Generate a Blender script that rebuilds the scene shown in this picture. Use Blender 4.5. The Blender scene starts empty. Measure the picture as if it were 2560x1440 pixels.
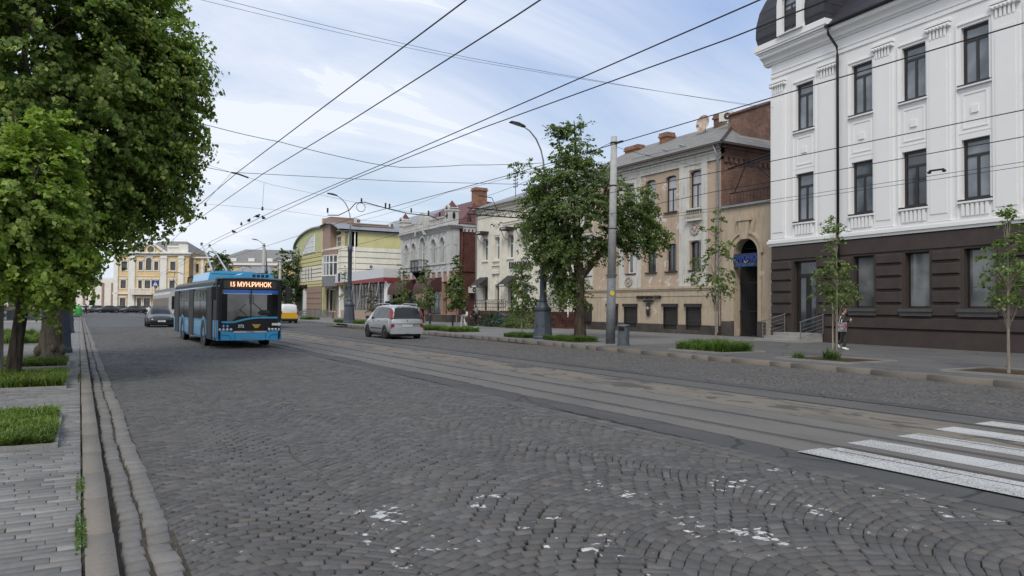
import bpy, math, random
import numpy as np
from mathutils import Vector, Matrix
random.seed(7)
SC = bpy.context.scene
COL = SC.collection
R_ = math.radians
PI = math.pi

# ------------------------------------------------------------------ materials
MATS = {}
def _n(nt, t, **kw):
    n = nt.nodes.new(t)
    for k, v in kw.items():
        if k in n.inputs.keys(): n.inputs[k].default_value = v
        else: setattr(n, k, v)
    return n
def ramp(nt, fac, stops):
    r = nt.nodes.new('ShaderNodeValToRGB'); e = r.color_ramp.elements
    while len(e) < len(stops): e.new(0.5)
    for i, (p, c) in enumerate(stops):
        e[i].position = p
        e[i].color = (c, c, c, 1) if isinstance(c, (int, float)) else (*c, 1)
    nt.links.new(fac, r.inputs[0]); return r.outputs[0]
def mixc(nt, fac, a, b, mode='MIX'):
    m = nt.nodes.new('ShaderNodeMix'); m.data_type = 'RGBA'; m.blend_type = mode
    for i, s in ((0, fac), (6, a), (7, b)):
        if hasattr(s, 'links') or hasattr(s, 'is_linked'): nt.links.new(s, m.inputs[i])
        elif isinstance(s, (int, float)): m.inputs[i].default_value = s if i == 0 else (s, s, s, 1)
        else: m.inputs[i].default_value = (*s, 1)
    return m.outputs[2]
def newmat(name):
    m = bpy.data.materials.new(name); m.use_nodes = True
    nt = m.node_tree; b = nt.nodes['Principled BSDF']
    MATS[name] = m
    return m, nt, b
def coords(nt, kind='Object', scale=None):
    t = nt.nodes.new('ShaderNodeTexCoord'); o = t.outputs[kind]
    if scale is not None:
        mp = nt.nodes.new('ShaderNodeMapping'); mp.inputs['Scale'].default_value = scale if hasattr(scale, '__len__') else (scale,)*3
        nt.links.new(o, mp.inputs[0]); o = mp.outputs[0]
    return o
def noise(nt, vec, scale, detail=4, rough=.6, dist=0):
    n = _n(nt, 'ShaderNodeTexNoise', Scale=scale, Detail=detail, Roughness=rough, Distortion=dist)
    nt.links.new(vec, n.inputs['Vector']); return n.outputs['Fac']
def bump(nt, b, h, strength=.3, dist=.02):
    u = _n(nt, 'ShaderNodeBump', Strength=strength, Distance=dist)
    nt.links.new(h, u.inputs['Height']); nt.links.new(u.outputs[0], b.inputs['Normal'])
def mat(name, col, rough=.6, metal=0, var=.15, vs=3., bmp=0, bs=40., spec=.5, coat=0, island=0, emit=None):
    """plain procedural material with cloudy variation"""
    if name in MATS: return MATS[name]
    m, nt, b = newmat(name)
    b.inputs['Roughness'].default_value = rough; b.inputs['Metallic'].default_value = metal
    b.inputs['Specular IOR Level'].default_value = spec
    if coat: b.inputs['Coat Weight'].default_value = coat; b.inputs['Coat Roughness'].default_value = .05
    o = coords(nt)
    f = noise(nt, o, vs, 5, .65)
    d = tuple(max(0, c*(1-var)) for c in col); l = tuple(min(1, c*(1+var)) for c in col)
    c = ramp(nt, f, [(.3, d), (.7, l)])
    if island:
        g = nt.nodes.new('ShaderNodeNewGeometry')
        k = ramp(nt, g.outputs['Random Per Island'], [(0, 1-island), (1, 1+island)])
        c = mixc(nt, 1., c, k, 'MULTIPLY')
    nt.links.new(c, b.inputs['Base Color'])
    if bmp: bump(nt, b, noise(nt, o, bs, 4, .6), bmp, .01)
    if emit: b.inputs['Emission Color'].default_value = (*emit[:3], 1); b.inputs['Emission Strength'].default_value = emit[3]
    return m
def plaster(name, col, stain=(.12, .1, .08), amt=.5, patch=None, pamt=.0, low=None):
    """weathered plaster: blotches, vertical streaks, grime, optional bare patches"""
    m, nt, b = newmat(name)
    b.inputs['Roughness'].default_value = .9; b.inputs['Specular IOR Level'].default_value = .2
    o = coords(nt)
    f1 = noise(nt, o, .9, 6, .7)
    c = ramp(nt, f1, [(.3, tuple(v*.86 for v in col)), (.72, tuple(min(1, v*1.08) for v in col))])
    st = coords(nt, 'Object', (2.2, 2.2, .25))
    f2 = ramp(nt, noise(nt, st, 2.2, 6, .7), [(.5, 0.), (.85, amt)])
    c = mixc(nt, f2, c, stain)
    if patch:
        f3 = ramp(nt, noise(nt, o, .8, 8, .72, .6), [(.62-pamt, 0.), (.645-pamt, 1.)])
        c = mixc(nt, f3, c, patch)
    f4 = ramp(nt, noise(nt, o, 14, 4, .6), [(.3, .93), (.7, 1.05)])
    c = mixc(nt, 1., c, f4, 'MULTIPLY')
    nt.links.new(c, b.inputs['Base Color'])
    bump(nt, b, noise(nt, o, 25, 5, .65), .25, .02)
    return m
def brickmat(name, c1, c2, mortar, bw=.26, bh=.077, wear=.5):
    m, nt, b = newmat(name)
    b.inputs['Roughness'].default_value = .9; b.inputs['Specular IOR Level'].default_value = .2
    o = coords(nt)
    s = nt.nodes.new('ShaderNodeSeparateXYZ'); nt.links.new(o, s.inputs[0])
    a = nt.nodes.new('ShaderNodeMath'); a.operation = 'ADD'; nt.links.new(s.outputs[0], a.inputs[0]); nt.links.new(s.outputs[1], a.inputs[1])
    cb = nt.nodes.new('ShaderNodeCombineXYZ'); nt.links.new(a.outputs[0], cb.inputs[0]); nt.links.new(s.outputs[2], cb.inputs[1])
    br = _n(nt, 'ShaderNodeTexBrick', Scale=1.0); nt.links.new(cb.outputs[0], br.inputs['Vector'])
    br.inputs['Brick Width'].default_value = bw; br.inputs['Row Height'].default_value = bh
    br.inputs['Mortar Size'].default_value = .008; br.inputs['Mortar Smooth'].default_value = .3
    br.inputs['Color1'].default_value = (*c1, 1); br.inputs['Color2'].default_value = (*c2, 1); br.inputs['Mortar'].default_value = (*mortar, 1)
    c = br.outputs['Color']
    f = ramp(nt, noise(nt, o, 1.3, 6, .7), [(.35, .65), (.7, 1.25)])
    c = mixc(nt, 1., c, f, 'MULTIPLY')
    f = ramp(nt, noise(nt, o, 5, 6, .75), [(.58, 0.), (.7, wear)])
    c = mixc(nt, f, c, tuple(min(1, v*1.5+.08) for v in mortar))
    nt.links.new(c, b.inputs['Base Color'])
    bump(nt, b, br.outputs['Fac'], -.4, .02)
    return m
def stripemat(name, col, line, axis=0, period=.5, width=.06, rough=.5, metal=.3, bm=.4):
    """sheet with regular seams (standing seam roof, shutters, cladding)"""
    m, nt, b = newmat(name)
    b.inputs['Roughness'].default_value = rough; b.inputs['Metallic'].default_value = metal
    o = coords(nt); s = nt.nodes.new('ShaderNodeSeparateXYZ'); nt.links.new(o, s.inputs[0])
    d = _n(nt, 'ShaderNodeMath', operation='DIVIDE'); nt.links.new(s.outputs[axis], d.inputs[0]); d.inputs[1].default_value = period
    fr = _n(nt, 'ShaderNodeMath', operation='FRACT'); nt.links.new(d.outputs[0], fr.inputs[0])
    r = ramp(nt, fr.outputs[0], [(0, 1.), (width*.5, 1.), (width, 0.), (1-width, 0.), (1, 1.)])
    f = ramp(nt, noise(nt, o, 1.7, 5, .7), [(.3, .75), (.7, 1.2)])
    c = mixc(nt, 1., mixc(nt, r, col, line), f, 'MULTIPLY')
    nt.links.new(c, b.inputs['Base Color']); bump(nt, b, r, bm, .02)
    return m
def glassmat(name, col=(.03, .04, .05), rough=.04, spec=1., lite=None):
    m, nt, b = newmat(name)
    b.inputs['Roughness'].default_value = rough; b.inputs['Specular IOR Level'].default_value = spec
    b.inputs['IOR'].default_value = 1.5
    o = coords(nt)
    lite = lite or tuple(v*2.2+.02 for v in col)
    c = ramp(nt, noise(nt, o, .7, 3, .5, .5), [(.35, col), (.7, lite)])
    nt.links.new(c, b.inputs['Base Color'])
    bump(nt, b, noise(nt, o, 1.2, 2, .4), .04, .05)
    return m

# ------------------------------------------------------------------ mesh builder
class MB:
    def __init__(s, M=None): s.v = []; s.f = []; s.mi = []; s.M = M; s.cur = 0
    def add(s, vs, fs, mi=None, M=None):
        n = len(s.v); M = M or s.M
        if M is not None: vs = [tuple(M @ Vector(p)) for p in vs]
        s.v.extend(vs); s.f.extend([tuple(i+n for i in f) for f in fs])
        s.mi.extend([s.cur if mi is None else mi]*len(fs))
        return s
    def box(s, a, b, mi=None, M=None):
        x0, x1 = sorted((a[0], b[0])); y0, y1 = sorted((a[1], b[1])); z0, z1 = sorted((a[2], b[2]))
        return s.add([(x0,y0,z0),(x1,y0,z0),(x1,y1,z0),(x0,y1,z0),(x0,y0,z1),(x1,y0,z1),(x1,y1,z1),(x0,y1,z1)],
              [(0,3,2,1),(4,5,6,7),(0,1,5,4),(1,2,6,5),(2,3,7,6),(3,0,4,7)], mi, M)
    def pillow(s, s0, s1, z0, z1, o0, o1, bv, mi=None):
        """raised block on a facade (normal +y) with bevelled edge"""
        v = [(s0,o0,z0),(s1,o0,z0),(s1,o0,z1),(s0,o0,z1),(s0+bv,o1,z0+bv),(s1-bv,o1,z0+bv),(s1-bv,o1,z1-bv),(s0+bv,o1,z1-bv)]
        return s.add(v, [(7,6,5,4),(1,0,4,5),(2,1,5,6),(3,2,6,7),(0,3,7,4)], mi)
    def quad(s, *p, mi=None): return s.add(list(p), [tuple(range(len(p)))], mi)
    def prism(s, poly, a, b, axis='y', mi=None, M=None):
        """extrude 2D poly between a and b along axis; poly gives the other two coords"""
        def P(u, w, t):
            return (t,u,w) if axis == 'x' else ((u,t,w) if axis == 'y' else (u,w,t))
        n = len(poly); v = [P(u,w,a) for u,w in poly] + [P(u,w,b) for u,w in poly]
        f = [tuple(range(n))[::-1], tuple(range(n, 2*n))] + [(i,(i+1)%n,(i+1)%n+n,i+n) for i in range(n)]
        return s.add(v, f, mi, M)
    def lathe(s, prof, c=(0,0), seg=12, mi=None, M=None, cap=True):
        v = []; f = []
        for r, z in prof:
            for k in range(seg):
                t = 2*PI*k/seg; v.append((c[0]+r*math.cos(t), c[1]+r*math.sin(t), z))
        for i in range(len(prof)-1):
            for k in range(seg):
                k2 = (k+1) % seg
                f.append((i*seg+k, i*seg+k2, (i+1)*seg+k2, (i+1)*seg+k))
        if cap: f.append(tuple(range(seg))[::-1]); f.append(tuple((len(prof)-1)*seg+k for k in range(seg)))
        return s.add(v, f, mi, M)
    def tube(s, pts, r, seg=6, mi=None, cap=True):
        pts = [Vector(p) for p in pts]; n = len(pts)
        rs = r if hasattr(r, '__len__') else [r]*n
        v = []; f = []
        for i, p in enumerate(pts):
            t = (pts[min(i+1, n-1)] - pts[max(i-1, 0)])
            if t.length < 1e-9: t = Vector((0,0,1))
            t.normalize()
            up = Vector((0,0,1)) if abs(t.z) < .95 else Vector((1,0,0))
            a = t.cross(up).normalized(); b = t.cross(a)
            for k in range(seg):
                q = 2*PI*k/seg; v.append(tuple(p + (a*math.cos(q)+b*math.sin(q))*rs[i]))
        for i in range(n-1):
            for k in range(seg):
                k2 = (k+1) % seg; f.append((i*seg+k, (i+1)*seg+k, (i+1)*seg+k2, i*seg+k2))
        if cap: f.append(tuple(range(seg))); f.append(tuple((n-1)*seg+k for k in range(seg))[::-1])
        return s.add(v, f, mi)
    def ball(s, c, r, seg=10, rings=6, mi=None, M=None):
        r = r if hasattr(r, '__len__') else (r, r, r)
        v = [(c[0], c[1], c[2]-r[2])]; f = []
        for i in range(1, rings):
            a = -PI/2 + PI*i/rings
            for k in range(seg):
                t = 2*PI*k/seg
                v.append((c[0]+r[0]*math.cos(a)*math.cos(t), c[1]+r[1]*math.cos(a)*math.sin(t), c[2]+r[2]*math.sin(a)))
        v.append((c[0], c[1], c[2]+r[2])); top = len(v)-1
        for k in range(seg):
            f.append((0, 1+(k+1)%seg, 1+k)); f.append((top, top-seg+k, top-seg+(k+1)%seg))
        for i in range(rings-2):
            for k in range(seg):
                a = 1+i*seg+k; b = 1+i*seg+(k+1)%seg
                f.append((a, b, b+seg, a+seg))
        return s.add(v, f, mi, M)
    def build(s, name, mats, parent=None, smooth=False, M=None, label=None):
        me = bpy.data.meshes.new(name)
        me.from_pydata([tuple(p) for p in s.v], [], s.f)
        mats = mats if isinstance(mats, (list, tuple)) else [mats]
        for m in mats: me.materials.append(m)
        if len(mats) > 1: me.polygons.foreach_set('material_index', s.mi)
        if smooth: me.polygons.foreach_set('use_smooth', [True]*len(me.polygons))
        me.update()
        o = bpy.data.objects.new(name, me); COL.objects.link(o)
        if M is not None: o.matrix_world = M
        if parent is not None: o.parent = parent
        if label: o['label'] = label
        return o
def npmesh(name, V, F, mats, parent=None, smooth=False, k=4):
    """fast mesh from numpy arrays: V (n,3), F (m,k)"""
    me = bpy.data.meshes.new(name)
    me.vertices.add(len(V)); me.vertices.foreach_set('co', np.asarray(V, dtype=np.float32).ravel())
    m = len(F); me.loops.add(m*k); me.loops.foreach_set('vertex_index', np.asarray(F, dtype=np.int32).ravel())
    me.polygons.add(m); me.polygons.foreach_set('loop_start', np.arange(0, m*k, k, dtype=np.int32))
    me.polygons.foreach_set('loop_total', np.full(m, k, dtype=np.int32))
    if smooth: me.polygons.foreach_set('use_smooth', np.ones(m, dtype=bool))
    me.update(calc_edges=True); me.validate()
    for q in (mats if isinstance(mats, (list, tuple)) else [mats]): me.materials.append(q)
    o = bpy.data.objects.new(name, me); COL.objects.link(o)
    if parent is not None: o.parent = parent
    return o
def tag(o, label=None, cat=None, group=None, kind=None):
    if label: o['label'] = label
    if cat: o['category'] = cat
    if group: o['group'] = group
    if kind: o['kind'] = kind
    return o
def empty(name, loc, rz=0, label=None, cat=None, group=None):
    o = bpy.data.objects.new(name, None); COL.objects.link(o)
    o.location = loc; o.rotation_euler = (0, 0, rz); o.empty_display_size = .3
    return tag(o, label, cat, group)
def copy_tree(o, loc, rz=None, label=None, group=None, scale=None):
    c = o.copy(); COL.objects.link(c); c.location = loc
    if rz is not None: c.rotation_euler = (0, 0, rz)
    if scale is not None: c.scale = (scale,)*3 if isinstance(scale, (int, float)) else scale
    if label: c['label'] = label
    if group: c['group'] = group
    for ch in list(o.children):
        d = ch.copy(); COL.objects.link(d); d.parent = c
        for g in list(ch.children):
            e = g.copy(); COL.objects.link(e); e.parent = d
    return c
_tc = {}
def textmesh(name, s, size, m, parent, M, extrude=.01, shear=0, bold=0, sx=1., spacing=1.):
    cu = bpy.data.curves.new('txt', 'FONT'); cu.body = s; cu.size = size; cu.extrude = extrude
    cu.align_x = 'CENTER'; cu.align_y = 'CENTER'; cu.shear = shear; cu.offset = bold; cu.resolution_u = 3
    cu.space_character = spacing
    t = bpy.data.objects.new('txt', cu); COL.objects.link(t)
    dg = bpy.context.evaluated_depsgraph_get()
    me = bpy.data.meshes.new_from_object(t.evaluated_get(dg))
    bpy.data.objects.remove(t); bpy.data.curves.remove(cu)
    me.name = name; me.materials.clear(); me.materials.append(m)
    o = bpy.data.objects.new(name, me); COL.objects.link(o)
    me.transform(M @ Matrix.Diagonal((sx, 1, 1, 1)))
    if parent is not None: o.parent = parent
    return o
def TF(s, o, z):
    """text matrix on a facade whose outward normal is local +y, reading left to right from outside"""
    return Matrix(((-1,0,0,s),(0,0,1,o),(0,1,0,z),(0,0,0,1)))
def frame_root(name, P0, a, label, cat, z=0, group=None):
    return empty(name, (P0[0], P0[1], z), R_(90-a), label, cat, group)

# ------------------------------------------------------------------ facade tools (local: x along wall, +y outward, z up)
def wall(mb, s0, s1, z0, z1, holes=(), o=0., depth=.22, mi=0, rmi=None):
    """front skin with openings (a,b,c,d,rise) and reveals"""
    rmi = mi if rmi is None else rmi
    xs = sorted({s0, s1, *[h[0] for h in holes], *[h[1] for h in holes]}); zs = sorted({z0, z1, *[h[2] for h in holes], *[h[3] for h in holes]})
    xs = [x for x in xs if s0-1e-6 <= x <= s1+1e-6]; zs = [z for z in zs if z0-1e-6 <= z <= z1+1e-6]
    for j in range(len(zs)-1):
        run = None
        for i in range(len(xs)-1):
            cx = (xs[i]+xs[i+1])/2; cz = (zs[j]+zs[j+1])/2
            inh = any(h[0] < cx < h[1] and h[2] < cz < h[3] for h in holes)
            if not inh:
                if run is None: run = xs[i]
            if inh or i == len(xs)-2:
                e = xs[i] if inh else xs[i+1]
                if run is not None and e > run: mb.add([(run,o,zs[j]),(e,o,zs[j]),(e,o,zs[j+1]),(run,o,zs[j+1])], [(3,2,1,0)], mi)
                run = None
    for h in holes:
        a, b, c, d = h[:4]; r = h[4] if len(h) > 4 else 0
        i = o-depth
        top = d-r
        mb.add([(a,o,c),(b,o,c),(b,i,c),(a,i,c)], [(0,1,2,3)], rmi)
        mb.add([(a,o,c),(a,i,c),(a,i,top),(a,o,top)], [(0,1,2,3)], rmi)
        mb.add([(b,o,c),(b,o,top),(b,i,top),(b,i,c)], [(0,1,2,3)], rmi)
        if r <= 0: mb.add([(a,o,d),(a,i,d),(b,i,d),(b,o,d)], [(0,1,2,3)], rmi)
        else:
            N = 10; m_ = (a+b)/2; w = (b-a)/2
            P = [(m_-w*math.cos(PI*k/N), top+r*math.sin(PI*k/N)) for k in range(N+1)]
            for k in range(N):
                p, q = P[k], P[k+1]
                mb.add([(p[0],o,p[1]),(q[0],o,q[1]),(q[0],o,d),(p[0],o,d)], [(3,2,1,0)], mi)
                mb.add([(p[0],o,p[1]),(p[0],i,p[1]),(q[0],i,q[1]),(q[0],o,q[1])], [(0,1,2,3)], rmi)
def window(root, h, fm, gm, o=0., depth=.2, style='T', fw=.07, name='window', sill=None, tr=.3, cols=2, rows=1, label=None):
    """frame mesh (part) + pane (sub-part). h = (a,b,c,d[,rise])"""
    a, b, c, d = h[:4]; r = h[4] if len(h) > 4 else 0
    f = MB(); y0 = o-depth-.03; y1 = o-depth+.04
    f.box((a,y0,c),(a+fw,y1,d-r)); f.box((b-fw,y0,c),(b,y1,d-r)); f.box((a+fw,y0,c),(b-fw,y1,c+fw))
    if r <= 0: f.box((a+fw,y0,d-fw),(b-fw,y1,d))
    else:
        N = 10; m_ = (a+b)/2; w = (b-a)/2; t = d-r
        for k in range(N):
            A, Bq = PI*k/N, PI*(k+1)/N; i1 = 1-fw/w; i2 = max(.05, 1-fw/r)
            po = [(m_-w*math.cos(A), t+r*math.sin(A)), (m_-w*math.cos(Bq), t+r*math.sin(Bq)), (m_-w*i1*math.cos(Bq), t+r*i2*math.sin(Bq)), (m_-w*i1*math.cos(A), t+r*i2*math.sin(A))]
            f.prism(po, y0, y1, 'y')
    H = d-c; y1 -= .008
    if style == 'T':
        zt = d-tr*H; f.box((a+fw,y0,zt-fw/2),(b-fw,y1,zt+fw/2)); f.box(((a+b)/2-fw/2,y0,c+fw),((a+b)/2+fw/2,y1-.004,zt-fw/2))
    elif style == 'X':
        for k in range(1, cols): x = a+(b-a)*k/cols; f.box((x-fw*.35,y0,c+fw),(x+fw*.35,y1-.004,d-fw))
        for k in range(1, rows): z = c+H*k/rows; f.box((a+fw,y0,z-fw*.35),(b-fw,y1,z+fw*.35))
    elif style == 'V': f.box(((a+b)/2-fw*.4,y0,c+fw),((a+b)/2+fw*.4,y1,d-fw))
    w = f.build(name, fm, root)
    g = MB(); y = o-depth+.0
    if r <= 0: g.quad((a+.01,y,c+.01),(a+.01,y,d-.01),(b-.01,y,d-.01),(b-.01,y,c+.01))
    else:
        N = 10; m_ = (a+b)/2; wd = (b-a)/2-.01; t = d-r
        pts = [(a+.01,y,c+.01)]+[(m_-wd*math.cos(PI*k/N), y, t+(r-.01)*math.sin(PI*k/N)) for k in range(N+1)]+[(b-.01,y,c+.01)]
        g.quad(*pts)
    g.build('pane', gm, w)
    if sill is not None:
        sb = MB(); sb.box((a-.1, o-.05, c-.07),(b+.1, o+.12, c-.001)); sb.build('sill', sill, w)
    if label: w['label'] = label
    return w
def cornice(mb, s0, s1, steps, wrap0=0, wrap1=0, mi=None, back=-.3):
    """stacked mouldings [(z0,z1,proj)], optionally projecting past the ends"""
    for z0, z1, p in steps: mb.box((s0-(p if wrap0 else 0), back, z0), (s1+(p if wrap1 else 0), p, z1), mi)
def balusters(mb, s0, s1, z0, z1, n, o=.1, r=.06, mi=None):
    for k in range(n):
        s = s0+(s1-s0)*(k+.5)/n; H = z1-z0
        mb.lathe([(r*.6,z0),(r,z0+H*.3),(r*.45,z0+H*.6),(r*.7,z1)], (s, o), 6, mi)
# ------------------------------------------------------------------ camera
def make_camera():
    yaw, pit, rol = R_(30.3), R_(1.55), R_(.5)
    F0 = Vector((math.sin(yaw), math.cos(yaw), 0)); R0 = Vector((math.cos(yaw), -math.sin(yaw), 0))
    F = F0*math.cos(pit)+Vector((0,0,math.sin(pit))); U0 = R0.cross(F)
    R = R0*math.cos(rol)+U0*math.sin(rol); U = U0*math.cos(rol)-R0*math.sin(rol)
    cd = bpy.data.cameras.new('camera'); co = bpy.data.objects.new('camera', cd); COL.objects.link(co)
    cd.sensor_width = 36; cd.lens = 1850/2560*36; cd.clip_start = .05; cd.clip_end = 3000
    M = Matrix((R, U, -F)).transposed().to_4x4(); M.translation = (0, 0, 1.65)
    co.matrix_world = M; SC.camera = co
make_camera()
SC.view_settings.view_transform = 'Standard'; SC.view_settings.look = 'None'; SC.view_settings.exposure = 0

# ------------------------------------------------------------------ light and sky
SUN_AZ, SUN_EL = R_(222), R_(47)
w = bpy.data.worlds.new('World'); SC.world = w; w.use_nodes = True
nt = w.node_tree; bg = nt.nodes['Background']
sky = nt.nodes.new('ShaderNodeTexSky'); sky.sky_type = 'NISHITA'; sky.sun_disc = False
sky.sun_elevation = SUN_EL; sky.sun_rotation = SUN_AZ; sky.air_density = 1.; sky.dust_density = 1.6; sky.ozone_density = 2.
tc = nt.nodes.new('ShaderNodeTexCoord')
sp = nt.nodes.new('ShaderNodeSeparateXYZ'); nt.links.new(tc.outputs['Generated'], sp.inputs[0])
# project the view direction on a cloud deck so wisps stretch toward the horizon
zc = _n(nt, 'ShaderNodeMath', operation='ADD'); nt.links.new(sp.outputs[2], zc.inputs[0]); zc.inputs[1].default_value = .22
dx = _n(nt, 'ShaderNodeMath', operation='DIVIDE'); nt.links.new(sp.outputs[0], dx.inputs[0]); nt.links.new(zc.outputs[0], dx.inputs[1])
dy = _n(nt, 'ShaderNodeMath', operation='DIVIDE'); nt.links.new(sp.outputs[1], dy.inputs[0]); nt.links.new(zc.outputs[0], dy.inputs[1])
cv = nt.nodes.new('ShaderNodeCombineXYZ'); nt.links.new(dx.outputs[0], cv.inputs[0]); nt.links.new(dy.outputs[0], cv.inputs[1])
mp = nt.nodes.new('ShaderNodeMapping'); mp.inputs['Rotation'].default_value = (0, 0, R_(-38)); mp.inputs['Scale'].default_value = (.55, 1.5, 1)
mp.inputs['Location'].default_value = (.35, .1, 0)
nt.links.new(cv.outputs[0], mp.inputs[0])
n1 = noise(nt, mp.outputs[0], 1.1, 8, .58, .7)
n2 = noise(nt, cv.outputs[0], .55, 3, .5, .2)
ad = _n(nt, 'ShaderNodeMath', operation='ADD'); nt.links.new(n1, ad.inputs[0]); nt.links.new(n2, ad.inputs[1])
# thicker veil toward the left of the street
gx = _n(nt, 'ShaderNodeMath', operation='MULTIPLY'); nt.links.new(sp.outputs[0], gx.inputs[0]); gx.inputs[1].default_value = -.33
ad2 = _n(nt, 'ShaderNodeMath', operation='ADD'); nt.links.new(ad.outputs[0], ad2.inputs[0]); nt.links.new(gx.outputs[0], ad2.inputs[1])
cm = ramp(nt, ad2.outputs[0], [(.66, .06), (.84, .40), (1.02, .80), (1.25, .95)])
hz = ramp(nt, sp.outputs[2], [(0., (7.0, 8.1, 9.1)), (.12, (6.2, 7.6, 9.3)), (.35, (3.7, 5.3, 8.8)), (1., (2.9, 4.6, 8.4))])
skc = mixc(nt, .8, sky.outputs[0], hz)
cc = mixc(nt, cm, skc, (9.0, 9.5, 10.4))
nt.links.new(cc, bg.inputs[0]); bg.inputs[1].default_value = .1
ld = bpy.data.lights.new('sun', 'SUN'); ld.energy = 2.0; ld.angle = R_(19); ld.color = (1, .95, .87)
lo = bpy.data.objects.new('sun', ld); COL.objects.link(lo)
d = Vector((math.sin(SUN_AZ)*math.cos(SUN_EL), math.cos(SUN_AZ)*math.cos(SUN_EL), math.sin(SUN_EL)))
lo.rotation_euler = d.to_track_quat('Z', 'Y').to_euler(); lo.location = (0, -20, 40)

# ------------------------------------------------------------------ ground materials
def stone_mat(name, col, isl=.3, paint=False, warm=.25, rough=.72, bs=60, bstr=.35):
    m, nt, b = newmat(name)
    b.inputs['Roughness'].default_value = rough; b.inputs['Specular IOR Level'].default_value = .35
    o = coords(nt); g = nt.nodes.new('ShaderNodeNewGeometry'); rnd = g.outputs['Random Per Island']
    c = ramp(nt, noise(nt, o, 22, 6, .7), [(.3, tuple(v*.84 for v in col)), (.7, tuple(v*1.16 for v in col))])
    c = mixc(nt, 1., c, ramp(nt, rnd, [(0, 1-isl), (.55, 1.), (.9, 1+isl*.6), (1, 1+isl*1.6)]), 'MULTIPLY')
    wn = _n(nt, 'ShaderNodeTexWhiteNoise'); wn.noise_dimensions = '1D'; nt.links.new(rnd, wn.inputs['W'])
    c = mixc(nt, ramp(nt, wn.outputs['Value'], [(.90, 0.), (.93, warm)]), c, (col[0]*1.9, col[1]*1.55, col[2]*1.25))
    dust = ramp(nt, noise(nt, o, .55, 5, .6), [(.45, 0.), (.75, .35)])
    c = mixc(nt, dust, c, (col[0]*1.4, col[1]*1.37, col[2]*1.3))
    c = mixc(nt, 1., c, ramp(nt, noise(nt, o, 150, 2, .7), [(.3, .86), (.7, 1.14)]), 'MULTIPLY')
    if paint:
        s = nt.nodes.new('ShaderNodeSeparateXYZ'); nt.links.new(o, s.inputs[0])
        a = _n(nt, 'ShaderNodeMath', operation='SUBTRACT'); nt.links.new(s.outputs[0], a.inputs[0]); a.inputs[1].default_value = .66
        a2 = _n(nt, 'ShaderNodeMath', operation='DIVIDE'); nt.links.new(a.outputs[0], a2.inputs[0]); a2.inputs[1].default_value = 1.065
        a3 = _n(nt, 'ShaderNodeMath', operation='FRACT'); nt.links.new(a2.outputs[0], a3.inputs[0])
        mx = ramp(nt, a3.outputs[0], [(0, .5), (.06, 1.), (.5, 1.), (.58, .5)])
        yr = _n(nt, 'ShaderNodeMapRange'); nt.links.new(s.outputs[1], yr.inputs[0])
        yr.inputs[1].default_value = 0; yr.inputs[2].default_value = 10
        my = ramp(nt, yr.outputs[0], [(.12, 0.), (.2, .92), (.38, .95), (.53, 1.), (.58, 1.), (.60, 0.)])
        n = noise(nt, o, 7., 6, .62, .4)
        n2 = noise(nt, o, 1.3, 3, .5)
        t = _n(nt, 'ShaderNodeMath', operation='MULTIPLY'); nt.links.new(mx, t.inputs[0]); nt.links.new(my, t.inputs[1])
        t2 = _n(nt, 'ShaderNodeMath', operation='MULTIPLY'); nt.links.new(t.outputs[0], t2.inputs[0]); t2.inputs[1].default_value = .165
        t3 = _n(nt, 'ShaderNodeMath', operation='ADD'); nt.links.new(t2.outputs[0], t3.inputs[0]); nt.links.new(n, t3.inputs[1])
        t4 = _n(nt, 'ShaderNodeMath', operation='MULTIPLY_ADD'); nt.links.new(n2, t4.inputs[0]); t4.inputs[1].default_value = .42; nt.links.new(t3.outputs[0], t4.inputs[2])
        sb = _n(nt, 'ShaderNodeMath', operation='SUBTRACT'); nt.links.new(t4.outputs[0], sb.inputs[0]); sb.inputs[1].default_value = .1; acc = sb.outputs[0]
        for px_, py_, rr_ in ((2.28,5.5,.34),(2.4,4.65,.36),(1.4,4.7,.3),(3.4,3.92,.3),(5.5,4.0,.32),(6.1,3.5,.3),(4.4,3.8,.35),(3.3,4.9,.3),(4.7,4.9,.3)):
            vd = _n(nt, 'ShaderNodeVectorMath', operation='DISTANCE'); nt.links.new(o, vd.inputs[0]); vd.inputs[1].default_value = (px_, py_, 0)
            ac = _n(nt, 'ShaderNodeMath', operation='ADD'); nt.links.new(acc, ac.inputs[0]); nt.links.new(ramp(nt, vd.outputs['Value'], [(0, .09), (rr_, 0.)]), ac.inputs[1]); acc = ac.outputs[0]
        k = ramp(nt, acc, [(.905, 0.), (.914, 1.)])
        # only the up-facing tops keep paint
        nz = nt.nodes.new('ShaderNodeSeparateXYZ'); nt.links.new(g.outputs['Normal'], nz.inputs[0])
        kk = _n(nt, 'ShaderNodeMath', operation='MULTIPLY'); nt.links.new(k, kk.inputs[0]); nt.links.new(ramp(nt, nz.outputs[2], [(.8, 0.), (.9, .95)]), kk.inputs[1])
        c = mixc(nt, kk.outputs[0], c, (.54, .54, .52))
    nt.links.new(c, b.inputs['Base Color'])
    bump(nt, b, noise(nt, o, bs, 5, .7), bstr, .006)
    return m
M_COB = stone_mat('cobble_stone', (.091, .087, .082), .24, True, warm=.2)
M_COBR = stone_mat('cobble_stone_far', (.091, .087, .082), .2)
M_GUT = stone_mat('gutter_stone', (.158, .150, .138), .14, warm=.08)
M_PAV = stone_mat('paver_stone', (.178, .172, .162), .26, warm=.12, bs=45)
M_KERB = stone_mat('kerb_granite', (.182, .165, .142), .12, warm=.12, bs=110, bstr=.6)
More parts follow.
